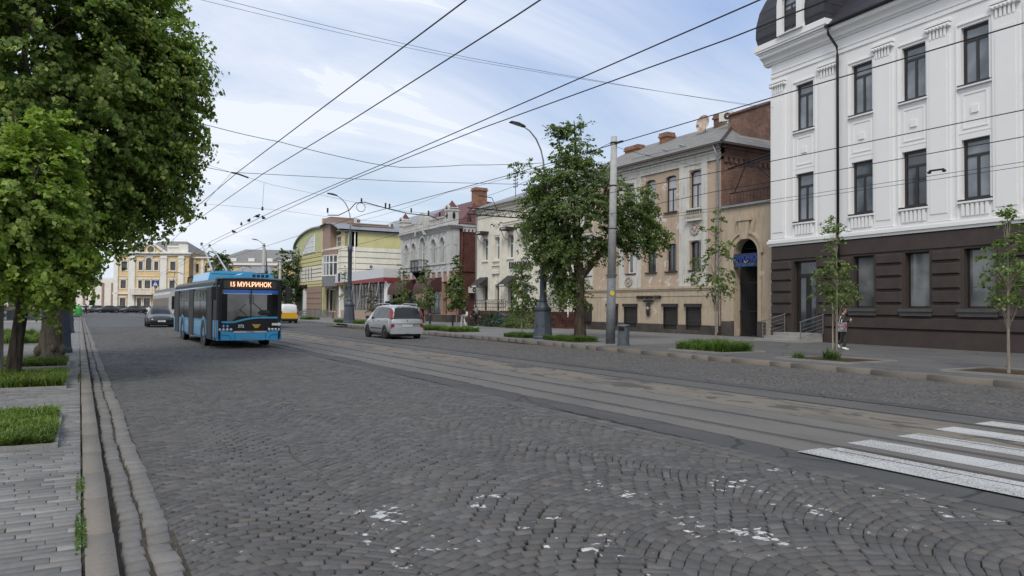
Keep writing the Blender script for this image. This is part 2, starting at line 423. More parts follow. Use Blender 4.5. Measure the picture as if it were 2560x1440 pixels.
def dirt(name, c1, c2, sc=8, th=.42):
    m, nt, b = newmat(name); b.inputs['Roughness'].default_value = 1; b.inputs['Specular IOR Level'].default_value = .1
    o = coords(nt); n1 = noise(nt, o, .45, 6, .75)
    c = ramp(nt, n1, [(th, c1), (th+.2, c2)])
    c = mixc(nt, 1., c, ramp(nt, noise(nt, o, sc*5, 4, .7), [(.3, .7), (.7, 1.3)]), 'MULTIPLY')
    nt.links.new(c, b.inputs['Base Color']); bump(nt, b, noise(nt, o, 60, 4, .7), .6, .01); return m
M_DIRT = dirt('joint_sand', (.016, .015, .014), (.17, .14, .10), 8, .47)
M_SOIL = dirt('soil', (.05, .038, .027), (.12, .09, .06))
def farcobble():
    m, nt, b = newmat('cobble_distant'); b.inputs['Roughness'].default_value = .75
    o = coords(nt)
    wv = _n(nt, 'ShaderNodeTexWave', Scale=.35, Distortion=2.); nt.links.new(o, wv.inputs['Vector'])
    v = _n(nt, 'ShaderNodeTexVoronoi', Scale=8.); v.feature = 'DISTANCE_TO_EDGE'; nt.links.new(o, v.inputs['Vector'])
    v2 = _n(nt, 'ShaderNodeTexVoronoi', Scale=8.); nt.links.new(o, v2.inputs['Vector'])
    c = mixc(nt, ramp(nt, v.outputs['Distance'], [(.02, 1.), (.1, 0.)]), ramp(nt, v2.outputs['Color'], [(0, .075), (1, .13)]), (.02, .02, .02))
    c = mixc(nt, 1., c, ramp(nt, noise(nt, o, .25, 6, .7), [(.3, .8), (.7, 1.2)]), 'MULTIPLY')
    nt.links.new(c, b.inputs['Base Color']); bump(nt, b, v.outputs['Distance'], .6, .05); return m
M_FAR = farcobble()
def concrete(name, col, tan=None, tamt=.5, pits=.3, speck=90, blot=None, crack=True):
    m, nt, b = newmat(name); b.inputs['Roughness'].default_value = .85; b.inputs['Specular IOR Level'].default_value = .3
    o = coords(nt); st = coords(nt, 'Object', (1, .35, 1))
    c = ramp(nt, noise(nt, o, speck, 3, .8), [(.3, tuple(v*.72 for v in col)), (.7, tuple(v*1.25 for v in col))])
    c = mixc(nt, 1., c, ramp(nt, noise(nt, st, .9, 6, .7), [(.3, .78), (.7, 1.18)]), 'MULTIPLY')
    if tan: c = mixc(nt, ramp(nt, noise(nt, st, 1.4, 6, .65), [(.38, 0.), (.52, tamt)]), c, tan)
    if blot: c = mixc(nt, ramp(nt, noise(nt, coords(nt, 'Object', (1, .45, 1)), 2.3, 4, .5, .9), [(.565, 0.), (.58, .9)]), c, blot)
    if crack:
        v = _n(nt, 'ShaderNodeTexVoronoi', Scale=.55); v.feature = 'DISTANCE_TO_EDGE'
        ds = nt.nodes.new('ShaderNodeMixRGB'); ds.inputs[0].default_value = .12; nn = nt.nodes.new('ShaderNodeTexNoise'); nn.inputs['Scale'].default_value = 2.5; nn.inputs['Detail'].default_value = 6
        nt.links.new(o, nn.inputs['Vector']); nt.links.new(o, ds.inputs[1]); nt.links.new(nn.outputs['Color'], ds.inputs[2]); nt.links.new(ds.outputs[0], v.inputs['Vector'])
        c = mixc(nt, ramp(nt, v.outputs['Distance'], [(.004, .7), (.012, 0.)]), c, (.02, .02, .02))
    nt.links.new(c, b.inputs['Base Color']); bump(nt, b, noise(nt, o, speck, 4, .75), .35, .006); return m
M_ASPH = concrete('asphalt_patch', (.078, .077, .075), pits=.2)
M_SLAB = concrete('track_slab', (.135, .129, .120), (.165, .152, .135), .5, crack=False)
M_SAND = concrete('track_infill', (.125, .115, .10), (.19, .165, .13), .8, blot=(.075, .07, .065), crack=False)
M_SLAB2 = concrete('track_slab_dark', (.10, .097, .093), (.12, .113, .10), .4, crack=False)
M_WALK = concrete('walk_asphalt', (.105, .105, .107), (.16, .145, .12), .25, speck=60)
M_EDGE = concrete('edging_concrete', (.24, .235, .22), speck=50, crack=False)
M_RAIL = mat('rail_steel', (.20, .19, .18), .45, .6, .3, 6)
M_GROOVE = mat('rail_groove', (.012, .011, .010), .9)
def paver_shader():
    m, nt, b = newmat('paver_distant'); b.inputs['Roughness'].default_value = .8; o = coords(nt)
    br = _n(nt, 'ShaderNodeTexBrick', Scale=1.0); nt.links.new(o, br.inputs['Vector'])
    br.inputs['Brick Width'].default_value = .4; br.inputs['Row Height'].default_value = .2; br.inputs['Mortar Size'].default_value = .008
    br.inputs['Color1'].default_value = (.16,.156,.148,1); br.inputs['Color2'].default_value = (.19,.185,.177,1); br.inputs['Mortar'].default_value = (.07,.066,.062,1)
    c = mixc(nt, 1., br.outputs['Color'], ramp(nt, noise(nt, o, .5, 6, .7), [(.3, .8), (.7, 1.15)]), 'MULTIPLY')
    nt.links.new(c, b.inputs['Base Color']); bump(nt, b, br.outputs['Fac'], -.3, .01); return m
M_PAVF = paver_shader()
def paint_mat():
    m, nt, b = newmat('road_paint'); b.inputs['Roughness'].default_value = .8; o = coords(nt)
    n = noise(nt, o, 55, 3, .75); n2 = noise(nt, coords(nt, 'Object', (1, .4, 1)), 2.0, 5, .65)
    a = _n(nt, 'ShaderNodeMath', operation='MULTIPLY_ADD'); nt.links.new(n2, a.inputs[0]); a.inputs[1].default_value = .3; nt.links.new(n, a.inputs[2])
    c = mixc(nt, ramp(nt, a.outputs[0], [(.665, 0.), (.73, .92)]), (.47, .465, .445), (.125, .12, .11))
    nt.links.new(c, b.inputs['Base Color']); bump(nt, b, n, .3, .005); return m
M_PAINT = paint_mat()

# ------------------------------------------------------------------ ground geometry
rs = np.random.RandomState(3)
def sheet(name, pts, m, z=None):
    mb = MB(); mb.quad(*[(p[0], p[1], p[2] if len(p) > 2 else z) for p in pts])
    return tag(mb.build(name, m), kind='structure')
sheet('ground', [(-700,-250),(900,-250),(900,1200),(-700,1200)], concrete('ground_far', (.13,.13,.125), crack=False), -.09)
sheet('road', [(.1,-12),(20.6,-12),(20.6,62),(.1,62)], M_DIRT, -.036)
sheet('road', [(.1,62),(21.,62),(24.,118),(.1,118)], M_FAR, -.004)
sheet('road', [(-170,118),(95,118),(95,330),(-170,330)], M_FAR, -.006)
def undul(x, y):
    return .5*(.012*np.sin(x*1.3+.6*np.sin(y*.7))+.014*np.sin(y*.9+x*.5)+.006*np.sin(y*2.9+x*2.1))
def stones(name, cells, m, top=.0, bottom=-.05, shrink=(.86, .96), jit=.006, bev=.009, hv=.004, tilt=.0035, und=True, kind='structure', noise_seed=1):
    """cells: (n,4,2) corner arrays -> bevelled blocks in one mesh"""
    r = np.random.RandomState(noise_seed); n = len(cells)
    C = cells.mean(axis=1, keepdims=True)
    sh = r.uniform(shrink[0], shrink[1], (n,1,1))
    if und:
        loose = np.clip(np.sin(C[:,:,0]*1.9+1.3*np.sin(C[:,:,1]*.8))*np.sin(C[:,:,1]*1.15+.9*np.sin(C[:,:,0]*1.3))-.45, 0, 1)[:,:,None]
        sh = sh*(1-.22*loose*r.uniform(0, 1, (n,1,1)))
    P = C + (cells-C)*sh + r.uniform(-jit, jit, (n,4,2))
    d = P-C; L = np.linalg.norm(d, axis=2, keepdims=True)+1e-6
    T = C + d*np.maximum(.3, (L-bev)/L)
    h = top + r.uniform(-hv, hv, (n,1)) + r.uniform(-tilt, tilt, (n,4))
    if und: h = h + undul(C[:,:,0], C[:,:,1])
    V = np.zeros((n,12,3))
    V[:,0:4,:2] = P; V[:,0:4,2] = bottom
    V[:,4:8,:2] = P; V[:,4:8,2] = h-bev*.9
    V[:,8:12,:2] = T; V[:,8:12,2] = h
    q = []
    for a in (0, 4):
        for k in range(4): k2 = (k+1) % 4; q.append((a+k, a+k2, a+4+k2, a+4+k))
    q.append((8,9,10,11)); q = np.array(q)
    F = (np.arange(n)*12)[:,None,None] + q[None]
    o = npmesh(name, V.reshape(-1,3), F.reshape(-1,4), m)
    return tag(o, kind=kind)
def fan_cells(x0, x1, y0, y1, W, A, du, dv, seed=0):
    """arched rows of setts, column by column across the road"""
    r = np.random.RandomState(seed); out = []
    nc = max(1, int(round((x1-x0)/W))); W = (x1-x0)/nc
    for c in range(nc):
        cx = x0+c*W; nu = int(round(W/du)); rows = int((y1-y0+A)/dv)
        ph = r.uniform(0, dv); Ac = A*r.uniform(.75, 1.2)
        j = np.arange(rows)
        for off in (0, 1):
            jj = j[j % 2 == off]
            us = (np.arange(nu+2)-(.5 if off else 0))*W/nu; us = np.clip(us, 0, W)
            for i in range(len(us)-1):
                a, b = us[i], us[i+1]
                if b-a < 1e-3: continue
                ja = r.uniform(-.012, .012, len(jj)); jb = r.uniform(-.012, .012, len(jj))
                ua = np.clip(a+ja, 0, W) if a > 0 else np.full(len(jj), 0.); ub = np.clip(b+jb, 0, W) if b < W else np.full(len(jj), W)
                v0 = y0-A+ph+jj*dv
                f = lambda u: Ac*(1-(2*u/W-1)**2)
                g = lambda u: -4*Ac/W*(2*u/W-1)
                ca = 1/(1+g(ua)**2); cb = 1/(1+g(ub)**2)
                xa = np.clip(ua-g(ua)*ca*dv, 0, W); xb = np.clip(ub-g(ub)*cb*dv, 0, W)
                cel = np.stack([np.stack([cx+ua, v0+f(ua)],1), np.stack([cx+ub, v0+f(ub)],1), np.stack([cx+xb, v0+dv+f(xb)],1), np.stack([cx+xa, v0+dv+f(xa)],1)],1)
                out.append(cel)
    c = np.concatenate(out)
    # slow warps so that rows wander like a hand-laid, settled pavement
    x, y = c[:,:,0].copy(), c[:,:,1].copy()
    c[:,:,0] += (.11*np.sin(y*.7+x*.6)+.05*np.sin(y*1.9+x)+.02*np.sin(y*4.3))*np.clip((x-x0)/.4, 0, 1)*np.clip((x1-x)/.4, 0, 1)
    c[:,:,1] += .11*np.sin(x*1.1+y*.35)+.06*np.sin(x*2.7+y*.9)+.02*np.sin(x*6.1+y*2.2)
    m = c[:,:,1].mean(1); return c[(m > y0) & (m < y1)]
stones('cobblestone_road', fan_cells(.60, 6.37, 1.2, 62.5, 1.45, .30, .13, .108, 5), M_COB, 0, shrink=(.925, .985), jit=.007, noise_seed=2)
stones('cobblestone_road', fan_cells(12.62, 17.78, 3., 62.5, 1.3, .36, .125, .112, 9), M_COBR, 0, shrink=(.92, .98), noise_seed=3)
def grid_cells(x0, x1, y0, y1, w, h, stag=.5, seed=0, var=0.):
    r = np.random.RandomState(seed); out = []; y = y0; j = 0
    while y < y1:
        hh = h*(1+r.uniform(-var, var)); off = stag*w*(j % 2)+r.uniform(-.01, .01)*(stag > 0)
        xs = [x0]; x = x0-off+w
        while x < x1-.02:
            if x > x0+.02: xs.append(x+r.uniform(-.004, .004))
            x += w*(1+r.uniform(-var, var)*.5)
        xs.append(x1)
        for a, b in zip(xs[:-1], xs[1:]): out.append([(a,y),(b,y),(b,y+hh),(a,y+hh)])
        y += hh; j += 1
    return np.array(out)
g1 = grid_cells(.27, .425, -3, 100, .2, .19, 0, 1, .25); g2 = grid_cells(.43, .61, -3, 100, .2, .21, 0, 2, .25)
for g in (g1, g2): g[:,:,0] += .012*np.sin(g[:,:,1]*1.1)+.006*np.sin(g[:,:,1]*4.1)
stones('gutter_setts', np.concatenate([g1, g2]), M_GUT, .022, shrink=(.86, .93), jit=.011, hv=.006, tilt=.006, bev=.02, noise_seed=4)
stones('kerb', grid_cells(.06, .235, -4, 100, .3, 1.15, 0, 3, .2), M_KERB, .097, -.05, (.985, .992), .004, .012, .006, .003, False)
sheet('gutter_bed', [(.22,-8),(.63,-8),(.63,100),(.22,100)], dirt('gutter_sand', (.045,.040,.034), (.10,.085,.065)), -.004)
# left pavement (slate-grey blocks) near, patterned sheet behind
stones('pavement', grid_cells(-3.6, .045, -1., 30, .29, .105, .45, 6, .12), M_PAV, .095, .05, (.972, .99), .002, .003, .0025, .0015, False)
sheet('pavement', [(-12,-12),(.06,-12),(.06,96),(-12,96)], M_DIRT, .078)
sheet('pavement', [(-12,30),(.05,30),(.05,96),(-12,96)], M_PAVF, .094)
sheet('pavement', [(-90,-12),(-12,-12),(-12,96),(-90,96)], M_PAVF, .09)
# tram bed
def jag_sheet(name, xa, xb, y0, y1, m, z, ja=.03, jb=.0, step=.22, seed=0, th=.04):
    r = np.random.RandomState(seed); mb = MB(); ys = np.arange(y0, y1, step); n = len(ys)
    A = xa + r.uniform(-ja, ja, n) + ja*1.5*np.sin(ys*.9); B = xb + r.uniform(-jb, jb, n)
    v = [(A[i], ys[i], z+undul(xa, ys[i])*.3) for i in range(n)]+[(B[i], ys[i], z+undul(xb, ys[i])*.0) for i in range(n)]+[(A[i], ys[i], z-th) for i in range(n)]
    f = [(i, n+i, n+i+1, i+1) for i in range(n-1)]+[(i, i+1, 2*n+i+1, 2*n+i) for i in range(n-1)]
    mb.add(v, f); return tag(mb.build(name, m), kind='structure')
stones('sett_edge_rows', grid_cells(6.40, 6.74, -6, 62.5, .17, .24, 0, 12, .25), M_COB, .002, shrink=(.93,.98), noise_seed=13)
jag_sheet('asphalt_strip', 6.76, 7.30, -8, 118, M_ASPH, .004, .035, .0, seed=1)
jag_sheet('tram_track_bed', 7.33, 7.81, -8, 150, M_SLAB, .016, .03, .0, seed=2)
def slabs(name, xa, xb, m, z, L, seed):
    r = np.random.RandomState(seed); mb = MB(); y = -8+r.uniform(0, L)
    while y < 120: mb.box((xa, y+.006, z-.05), (xb, y+L-.006, z+r.uniform(-.003, .003))); y += L
    return tag(mb.build(name, m), kind='structure')
slabs('tram_track_bed', 8.01, 8.85, M_SLAB, .014, 3.0, 3)
slabs('tram_track_bed', 9.05, 9.66, M_SLAB, .014, 3.0, 4)
slabs('tram_track_bed', 9.69, 11.115, M_SAND, .012, 6.0, 5)
slabs('tram_track_bed', 11.315, 12.085, M_SLAB2, .012, 6.0, 6)
jag_sheet('asphalt_strip', 12.285, 12.68, -8, 118, M_ASPH, .012, .0, .03, seed=7)
mb = MB()
for x in (7.91, 8.95, 11.215, 12.185): mb.box((x-.12, -8, -.06), (x+.12, 150, -.045))
tag(mb.build('rail_channel', M_GROOVE), kind='structure')
mb = MB()
for x in (7.91, 8.95, 11.215, 12.185):
    mb.box((x-.035, -8, -.05), (x+.015, 150, .006))
tag(mb.build('tram_rails', M_RAIL), kind='structure')
# zebra crossing on the tram bed, broken where the rails run
mb = MB(); r = random.Random(5)
for a, b, ye, z in ((7.2,7.64,5.75,.0225),(7.67,7.85,5.7,.0225),(8.24,8.72,5.85,.0185),(9.28,9.65,5.9,.0185),(9.69,9.78,5.9,.0165),(10.30,10.80,5.95,.0165),(11.36,11.86,6.0,.0165)):
    y = ye+r.uniform(-.05,.05)
    while y > 1.2: mb.quad((a,y-.8,z),(b,y-.8,z),(b+r.uniform(-.01,.01),y-.006,z),(a,y-.006,z)); y -= .8
tag(mb.build('zebra_crossing', M_PAINT), kind='structure')
# right kerb and pavement
KR = [(17.78,-8),(17.8,20),(18.55,32),(18.85,43),(19.9,66),(20.35,82),(21.2,100),(23.5,118)]
def kr_x(y):
    for (a, b), (c, d) in zip(KR[:-1], KR[1:]):
        if b <= y <= d: return a+(c-a)*(y-b)/(d-b)
    return KR[-1][0]
cells = []; y = -8.; r = random.Random(8)
while y < 112:
    L = r.choice((.75, 1.0, 1.2, 1.5)); 
    if not (61 < y < 64.5): cells.append([(kr_x(y),y),(kr_x(y)+.24,y),(kr_x(y+L)+.24,y+L),(kr_x(y+L),y+L)])
    y += L
stones('kerb', np.array(cells), stone_mat('kerb_granite_brown', (.15, .132, .112), .12, warm=.15, bs=70), .135, -.05, (.985, .992), .006, .016, .006, .004, False, noise_seed=6)
def walk(name, y0, y1, m, x_in=0., x_out=36., z0=.125, z1=.20):
    mb = MB(); ys = [y0]+[k[1] for k in KR if y0 < k[1] < y1]+[y1]
    for a, b in zip(ys[:-1], ys[1:]):
        xa, xb = kr_x(a)+.25+x_in, kr_x(b)+.25+x_in
        mb.quad((xa,a,z0),(29,a,z1),(29,b,z1),(xb,b,z0)); mb.quad((29,a,z1),(x_out,a,z1+.02),(x_out,b,z1+.02),(29,b,z1))
    return tag(mb.build(name, m), kind='structure')
walk('pavement', -8, 24.5, M_WALK); walk('pavement', 24.5, 118, M_PAVF)
# distant roadside lawn
# ------------------------------------------------------------------ building materials
M_WHITE = mat('white_render', (.77, .765, .755), .85, 0, .025, .6, .12, 30, .2)
M_BROWN = mat('brown_render', (.052, .040, .035), .62, 0, .18, 1.5, .25, 60, .4)
M_FRBR = mat('brown_window_frame', (.022, .018, .018), .4, 0, .1)
M_GLW = glassmat('window_glass_grey', (.07, .085, .10), .05, .9, (.22, .25, .28))
M_GLD = glassmat('window_glass_dark', (.02, .024, .027), .05, .9, (.07, .08, .085))
M_GLS = glassmat('shop_glass', (.06, .065, .065), .06, .8, (.20, .21, .21))
M_GLC = glassmat('window_with_curtain', (.30, .31, .32), .12, .6, (.45, .46, .47))
M_SLATE = stripemat('mansard_tiles', (.035, .034, .042), (.012, .012, .015), 2, .45, .07, .55, .1)
M_PIPE = mat('downpipe_brown', (.02, .018, .018), .4, .3)
M_ZINC = mat('zinc_pipe', (.34, .35, .36), .45, .6, .15, 5)
M_BEIGE = plaster('beige_plaster', (.455, .375, .28), (.16, .13, .10), .75, (.60, .50, .40), .01)
M_PINK = plaster('pinkish_plaster', (.47, .365, .275), (.20, .15, .12), .75, (.60, .55, .49), .05)
M_OLDW = plaster('old_white_plaster', (.58, .565, .52), (.18, .16, .135), .95)
M_CREAM = plaster('cream_wall', (.70, .665, .57), (.36, .33, .27), .5)
M_CORN = plaster('cornice_grey', (.52, .51, .49), (.17, .16, .14), .8)
M_PLINTH = dirt('granite_plinth', (.055, .048, .043), (.10, .088, .078), 6)
M_BRICK = brickmat('old_red_brick', (.22, .115, .085), (.15, .085, .065), (.21, .17, .14), wear=.6)
M_BRICKO = brickmat('orange_brick', (.32, .145, .085), (.21, .10, .065), (.26, .20, .15), wear=.45)
M_BRICKD = brickmat('dark_red_brick', (.14, .052, .040), (.09, .038, .031), (.065, .045, .038), wear=.05)
M_ROOFG = stripemat('grey_slate_roof', (.215, .21, .195), (.09, .088, .085), 2, .3, .1, .85, 0)
M_ROOFR = stripemat('red_metal_roof', (.135, .045, .036), (.05, .018, .015), 0, .55, .08, .55, .2, .8)
M_ROOFM = stripemat('grey_metal_roof', (.27, .275, .28), (.14, .14, .145), 0, .6, .06, .5, .3)
M_FASC = mat('brown_fascia', (.06, .04, .035), .5)
M_SHUT = stripemat('roller_shutter', (.055, .048, .043), (.015, .013, .012), 2, .075, .3, .5, .2, 1.)
M_IRON = mat('black_iron', (.018, .018, .020), .5, .4)
M_GREYP = mat('grey_paint_metal', (.20, .21, .22), .45, .4, .1)
M_STEP = concrete('step_stone', (.30, .29, .27), speck=40, crack=False)
M_ORN = plaster('ornament_stucco', (.42, .36, .30), (.12, .09, .07), .8)
M_AC = mat('ac_white', (.62, .61, .57), .5, 0, .08)
M_BLACKS = mat('sign_black', (.012, .012, .013), .5)
M_WHT = mat('white_paint', (.75, .75, .74), .5, 0, .05)
M_WFR = mat('white_window_frame', (.72, .72, .70), .4, 0, .05)
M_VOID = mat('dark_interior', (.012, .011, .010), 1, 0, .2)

def body(mb, s0, s1, o0, z0, z1, mi=0):
    """back and side walls of a house, o0 negative depth"""
    mb.quad((s0,0,z0),(s0,o0,z0),(s0,o0,z1),(s0,0,z1), mi=mi); mb.quad((s1,0,z0),(s1,0,z1),(s1,o0,z1),(s1,o0,z0), mi=mi)
    mb.quad((s0,o0,z0),(s1,o0,z0),(s1,o0,z1),(s0,o0,z1), mi=mi)
def ringframe(mb, a, b, c, d, w, o0, o1, mi=None):
    mb.box((a,o0,c),(a+w,o1,d),mi); mb.box((b-w,o0,c),(b,o1,d),mi); mb.box((a+w,o0,c),(b-w,o1,c+w),mi); mb.box((a+w,o0,d-w),(b-w,o1,d),mi)
def ac_unit(name, loc, rz, label, group=None):
    t = empty(name, loc, rz, label, 'air conditioner', group)
    b = MB(); b.box((-.42,-.15,0),(.42,.15,.58)); b.build('casing', M_AC, t)
    f = MB(); f.lathe([(.22,0),(.22,.012)], (0,0), 16, M=Matrix.Translation((-.1,.151,.29))@Matrix.Rotation(R_(-90),4,'X')); f.build('fan_grille', M_BLACKS, t)
    h = MB(); h.lathe([(.07,.0),(.07,.02)], (0,0), 10, M=Matrix.Translation((-.1,.155,.29))@Matrix.Rotation(R_(-90),4,'X')); h.build('fan_hub', M_AC, t)
    br = MB(); br.box((-.35,-.2,-.05),(-.31,.16,-.002)); br.box((.31,-.2,-.05),(.35,.16,-.002)); br.build('bracket', M_GREYP, t)
    return t
def chimney(root, s0, s1, o0, o1, z0, z1, m, cap=.08):
    mb = MB(); mb.box((s0,o0,z0),(s1,o1,z1-.32)); mb.box((s0-cap,o0-cap,z1-.32),(s1+cap,o1+cap,z1-.2)); mb.box((s0-cap*.4,o0-cap*.4,z1-.2),(s1+cap*.4,o1+cap*.4,z1))
    return mb.build('chimney', m, root)
def downpipe(root, pts, r, m, name='downpipe'):
    mb = MB(); mb.tube(pts, r, 8); return mb.build(name, m, root, True)

# ================================================================== 1 white and brown corner building
def white_building():
    B = frame_root('corner_building', (29.9,25.4), 5, 'white three storey building with dark brown rusticated ground floor and black mansard roof', 'building')
    S1, Z = -26., 0.
    wc = [-2.1,-5.3,-7.78,-10.3]+[-10.3-2.5*k for k in range(1,6)]
    h3 = [(c-.53,c+.53,10.32,12.55) for c in wc]; h2 = [(c-.54,c+.54,5.92,8.22) for c in wc]
    mb = MB(); wall(mb, S1, 0, 5.18, 13.3, h3+h2, 0, .22); mb.box((S1,-14,5.18),(0,-.25,13.3)); mb.box((S1,-14,13.3),(0,0,15.0))
    mb.build('wall', M_WHITE, B)
    # pilasters, panels, flutes, capitals
    d = MB()
    pil = [(-.93,.0),(-4.03,-3.0),(-6.86,-5.98+.04),(-9.35,-8.40)]+[(-11.85-2.5*k-.1,-10.98-2.5*k) for k in range(6)]
    for a, b in pil:
        d.box((a,0,5.2),(b,.07,12.45)); d.box((a+.12,.07,5.5),(b-.12,.095,12.1))
        for k in range(5):
            x = a+.1+(b-a-.2)*(k+.5)/5; d.box((x-.04,.07,12.46),(x+.04,.095,12.8))
        d.box((a-.04,0,12.80),(b+.04,.14,12.93)); d.box((a-.06,0,12.97),(b+.06,.16,13.05))
        for k in range(7):
            x = a-.04+(b-a+.08)*(k+.5)/7; d.ball((x,.14,12.87),(.06,.06,.06),6,4)
    for c in wc:
        ringframe(d, c-.48,c+.48,8.62,9.98,.06,0,.022); d.box((c-.14,0,9.18),(c+.14,.05,9.46))
        ringframe(d, c-.68,c+.68,8.45,10.1,.05,0,.012)
        for k in range(6):
            x = c-.55+1.1*(k+.5)/6; d.box((x-.055,0,5.3),(x+.055,.09,5.76))
        d.box((c-.66,0,5.78),(c+.66,.12,5.86)); d.box((c-.66,0,10.2),(c+.66,.12,10.27))
        d.box((c-.72,0,5.2),(c-.66,.05,12.65)); d.box((c+.66,0,5.2),(c+.72,.05,12.65)); d.box((c-.72,0,12.66),(c+.72,.05,12.72))
    d.build('facade_ornament', M_WHITE, B)
    for k, c in enumerate(wc):
        window(B, h3[k], M_FRBR, M_GLW, 0, .2, 'T', .105, sill=M_FRBR, tr=.24); window(B, h2[k], M_FRBR, M_GLD if k % 3 == 2 else M_GLW, 0, .2, 'T', .105, sill=M_FRBR, tr=.27)
    c = MB()
    cornice(c, S1, 0, [(13.30,13.38,.05),(13.52,13.56,.03)], 0, 1); c.prism([(-.2,13.98),(.06,13.98),(.10,14.06),(.16,14.08),(.20,14.2),(.30,14.3),(.38,14.32),(.42,14.38),(.42,14.52),(-.2,14.52)], S1, .40, 'x')
    cornice(c, -3.25, 0, [(14.50,14.60,.46),(14.60,14.70,.56),(14.70,14.98,.6)], 1, 1, back=-4)
    c.build('cornice', M_WHITE, B)
    b = MB(); cornice(b, S1, 0, [(4.83,4.95,.10),(4.95,5.09,.17),(5.09,5.18,.12)], 0, 1); b.build('string_course', M_WHITE, B)
    # ground floor
    gw = [(-5.88,-4.83),(-8.41,-7.35),(-10.98,-9.82)]+[(-13.5-2.55*k,-12.35-2.55*k) for k in range(5)]
    door = (-2.78,-1.42,.62,4.02)
    g = MB(); wall(g, S1, 0, -.05, 4.83, [(a,b,1.80,4.06) for a,b in gw]+[door], 0, .3); g.box((S1,-14,-.05),(0,-.35,4.83)); g.build('ground_floor_wall', M_BROWN, B)
    rb = MB(); edges = sorted([(-2.78,-1.42)]+gw)
    piers = []; x = S1
    for a, bb in edges: piers.append((x, a-.13)); x = bb+.13
    piers.append((x, 0.0))
    zs = [(.90,1.40),(1.46,1.92),(1.99,2.48),(2.55,3.04),(3.11,3.57),(3.64,4.06)]
    for i, (a, bb) in enumerate(piers):
        if bb-a < .2: continue
        for z0, z1 in zs[1:]: rb.pillow(a, bb, z0, z1, .0, .10, .05)
    rb.pillow(S1, -3.3, .9, 1.40, 0, .10, .05); rb.pillow(-.95, 0, .9, 1.40, 0, .10, .05)
    rb.pillow(S1, 0, 4.13, 4.80, 0, .05, .03)
    rb.box((S1,0,-.05),(-3.3,.08,.84)); rb.box((-.95,0,-.05),(0,.08,.84))
    rb.build('rusticated_blocks', M_BROWN, B)
    sl = MB()
    for a, bb in gw: sl.box((a-.2,0,1.64),(bb+.2,.2,1.76)); sl.box((a-.16,0,1.47),(bb+.16,.14,1.637))
    sl.build('window_ledges', mat('ledge_grey', (.07, .068, .066), .5), B)
    for a, bb in gw: window(B, (a,bb,1.80,4.06), M_FRBR, M_GLS, 0, .26, 'N', .07, name='shop_window')
    # entrance
    D = MB(); a, bb, c0, d0 = door; y = -.25
    D.box((a,y-.03,c0),(a+.1,y+.05,d0)); D.box((bb-.1,y-.03,c0),(bb,y+.05,d0)); D.box((a+.1,y-.03,d0-.08),(bb-.1,y+.05,d0)); D.box((a+.1,y-.03,3.3),(bb-.1,y+.05,3.42))
    for x0, x1 in ((a+.1,-2.12),(-2.08,bb-.1)): ringframe(D, x0, x1, c0, 3.3, .1, y-.02, y+.04)
    dr = D.build('door', M_FRBR, B)
    p = MB(); p.quad((a+.02,y,c0),(a+.02,y,d0),(bb-.02,y,d0),(bb-.02,y,c0)); p.build('door_glass', M_GLD, dr)
    hn = MB(); hn.tube([(-2.17,y+.12,1.1),(-2.17,y+.12,2.9)], .02, 6); hn.build('handle', M_IRON, dr)
    st = MB(); st.box((-3.15,-.24,.0),(-.95,.85,.60)); st.box((-3.35,.85,.0),(-.75,1.25,.45)); st.box((-3.45,1.25,0),(-.5,1.65,.30)); st.build('entrance_steps', M_STEP, B)
    for s in (-3.3,-.98):
        rl = MB(); rl.tube([(s,.15,.6),(s,.15,1.45)], .02, 6); rl.tube([(s,1.55,.3),(s,1.55,1.15)], .02, 6); rl.tube([(s,0.05,1.5),(s,.2,1.45),(s,1.6,1.12)], .028, 6)
        for k in range(4): rl.tube([(s,.15,.75+.17*k),(s,1.55,.42+.17*k)], .012, 5)
        rl.build('railing', M_GREYP, B)
    # mansard dome over the corner bay
    dm = MB(); lv = [(14.96,.46),(15.4,.55),(16.0,.54),(16.7,.42),(17.3,.2),(17.9,-.15),(18.4,-.6),(18.7,-1.1)]
    ring = [[(-3.75, e, z),(e-.02, e, z),(e-.02, -3.6, z),(-3.75, -3.6, z)] for z, e in lv]
    v = []; f = []
    for i, rg in enumerate(ring): v += rg
    for i in range(len(ring)-1):
        for k in range(4): k2 = (k+1) % 4; f.append((i*4+k, i*4+k2, (i+1)*4+k2, (i+1)*4+k))
    f.append(tuple((len(ring)-1)*4+k for k in range(4))); dm.add(v, f); dm.build('mansard_dome', M_SLATE, B)
    dw = MB(); hole = (-2.28,-1.38,15.02,16.95,.45)
    N = 10; outer = [(-1.83-.78*math.cos(PI*k/N), 16.5+.78*math.sin(PI*k/N)) for k in range(N+1)]
    inner = [(-1.83-.45*math.cos(PI*k/N), 16.5+.45*math.sin(PI*k/N)) for k in range(N+1)]
    outer = [(-2.61,14.985)]+outer+[(-1.05,14.985)]; inner = [(-2.28,14.985)]+inner+[(-1.38,14.985)]
    for k in range(len(outer)-1): dw.prism([outer[k],outer[k+1],inner[k+1],inner[k]], .1, .72, 'y')
    dw.box((-2.28,.1,14.985),(-1.38,.75,15.03)); dwo = dw.build('dormer', M_WHITE, B)
    window(B, hole, M_FRBR, M_GLW, .66, .15, 'T', .07, tr=.3, name='dormer_window')
    rf = MB(); rf.add([(S1,.5,14.6),(-3.74,.5,14.6),(-3.74,-3.2,18.2),(S1,-3.2,18.2),(S1,-11,18.2),(-3.74,-11,18.2),(-3.74,-14,14.6),(S1,-14,14.6)], [(3,2,1,0),(2,3,4,5),(5,4,7,6),(1,2,5,6),(0,7,4,3)])
    rf.build('roof', M_SLATE, B)
    gt = MB(); gt.tube([(S1,.55,14.58),(-3.8,.55,14.58)], .06, 8); gt.build('gutter', M_PIPE, B, True)
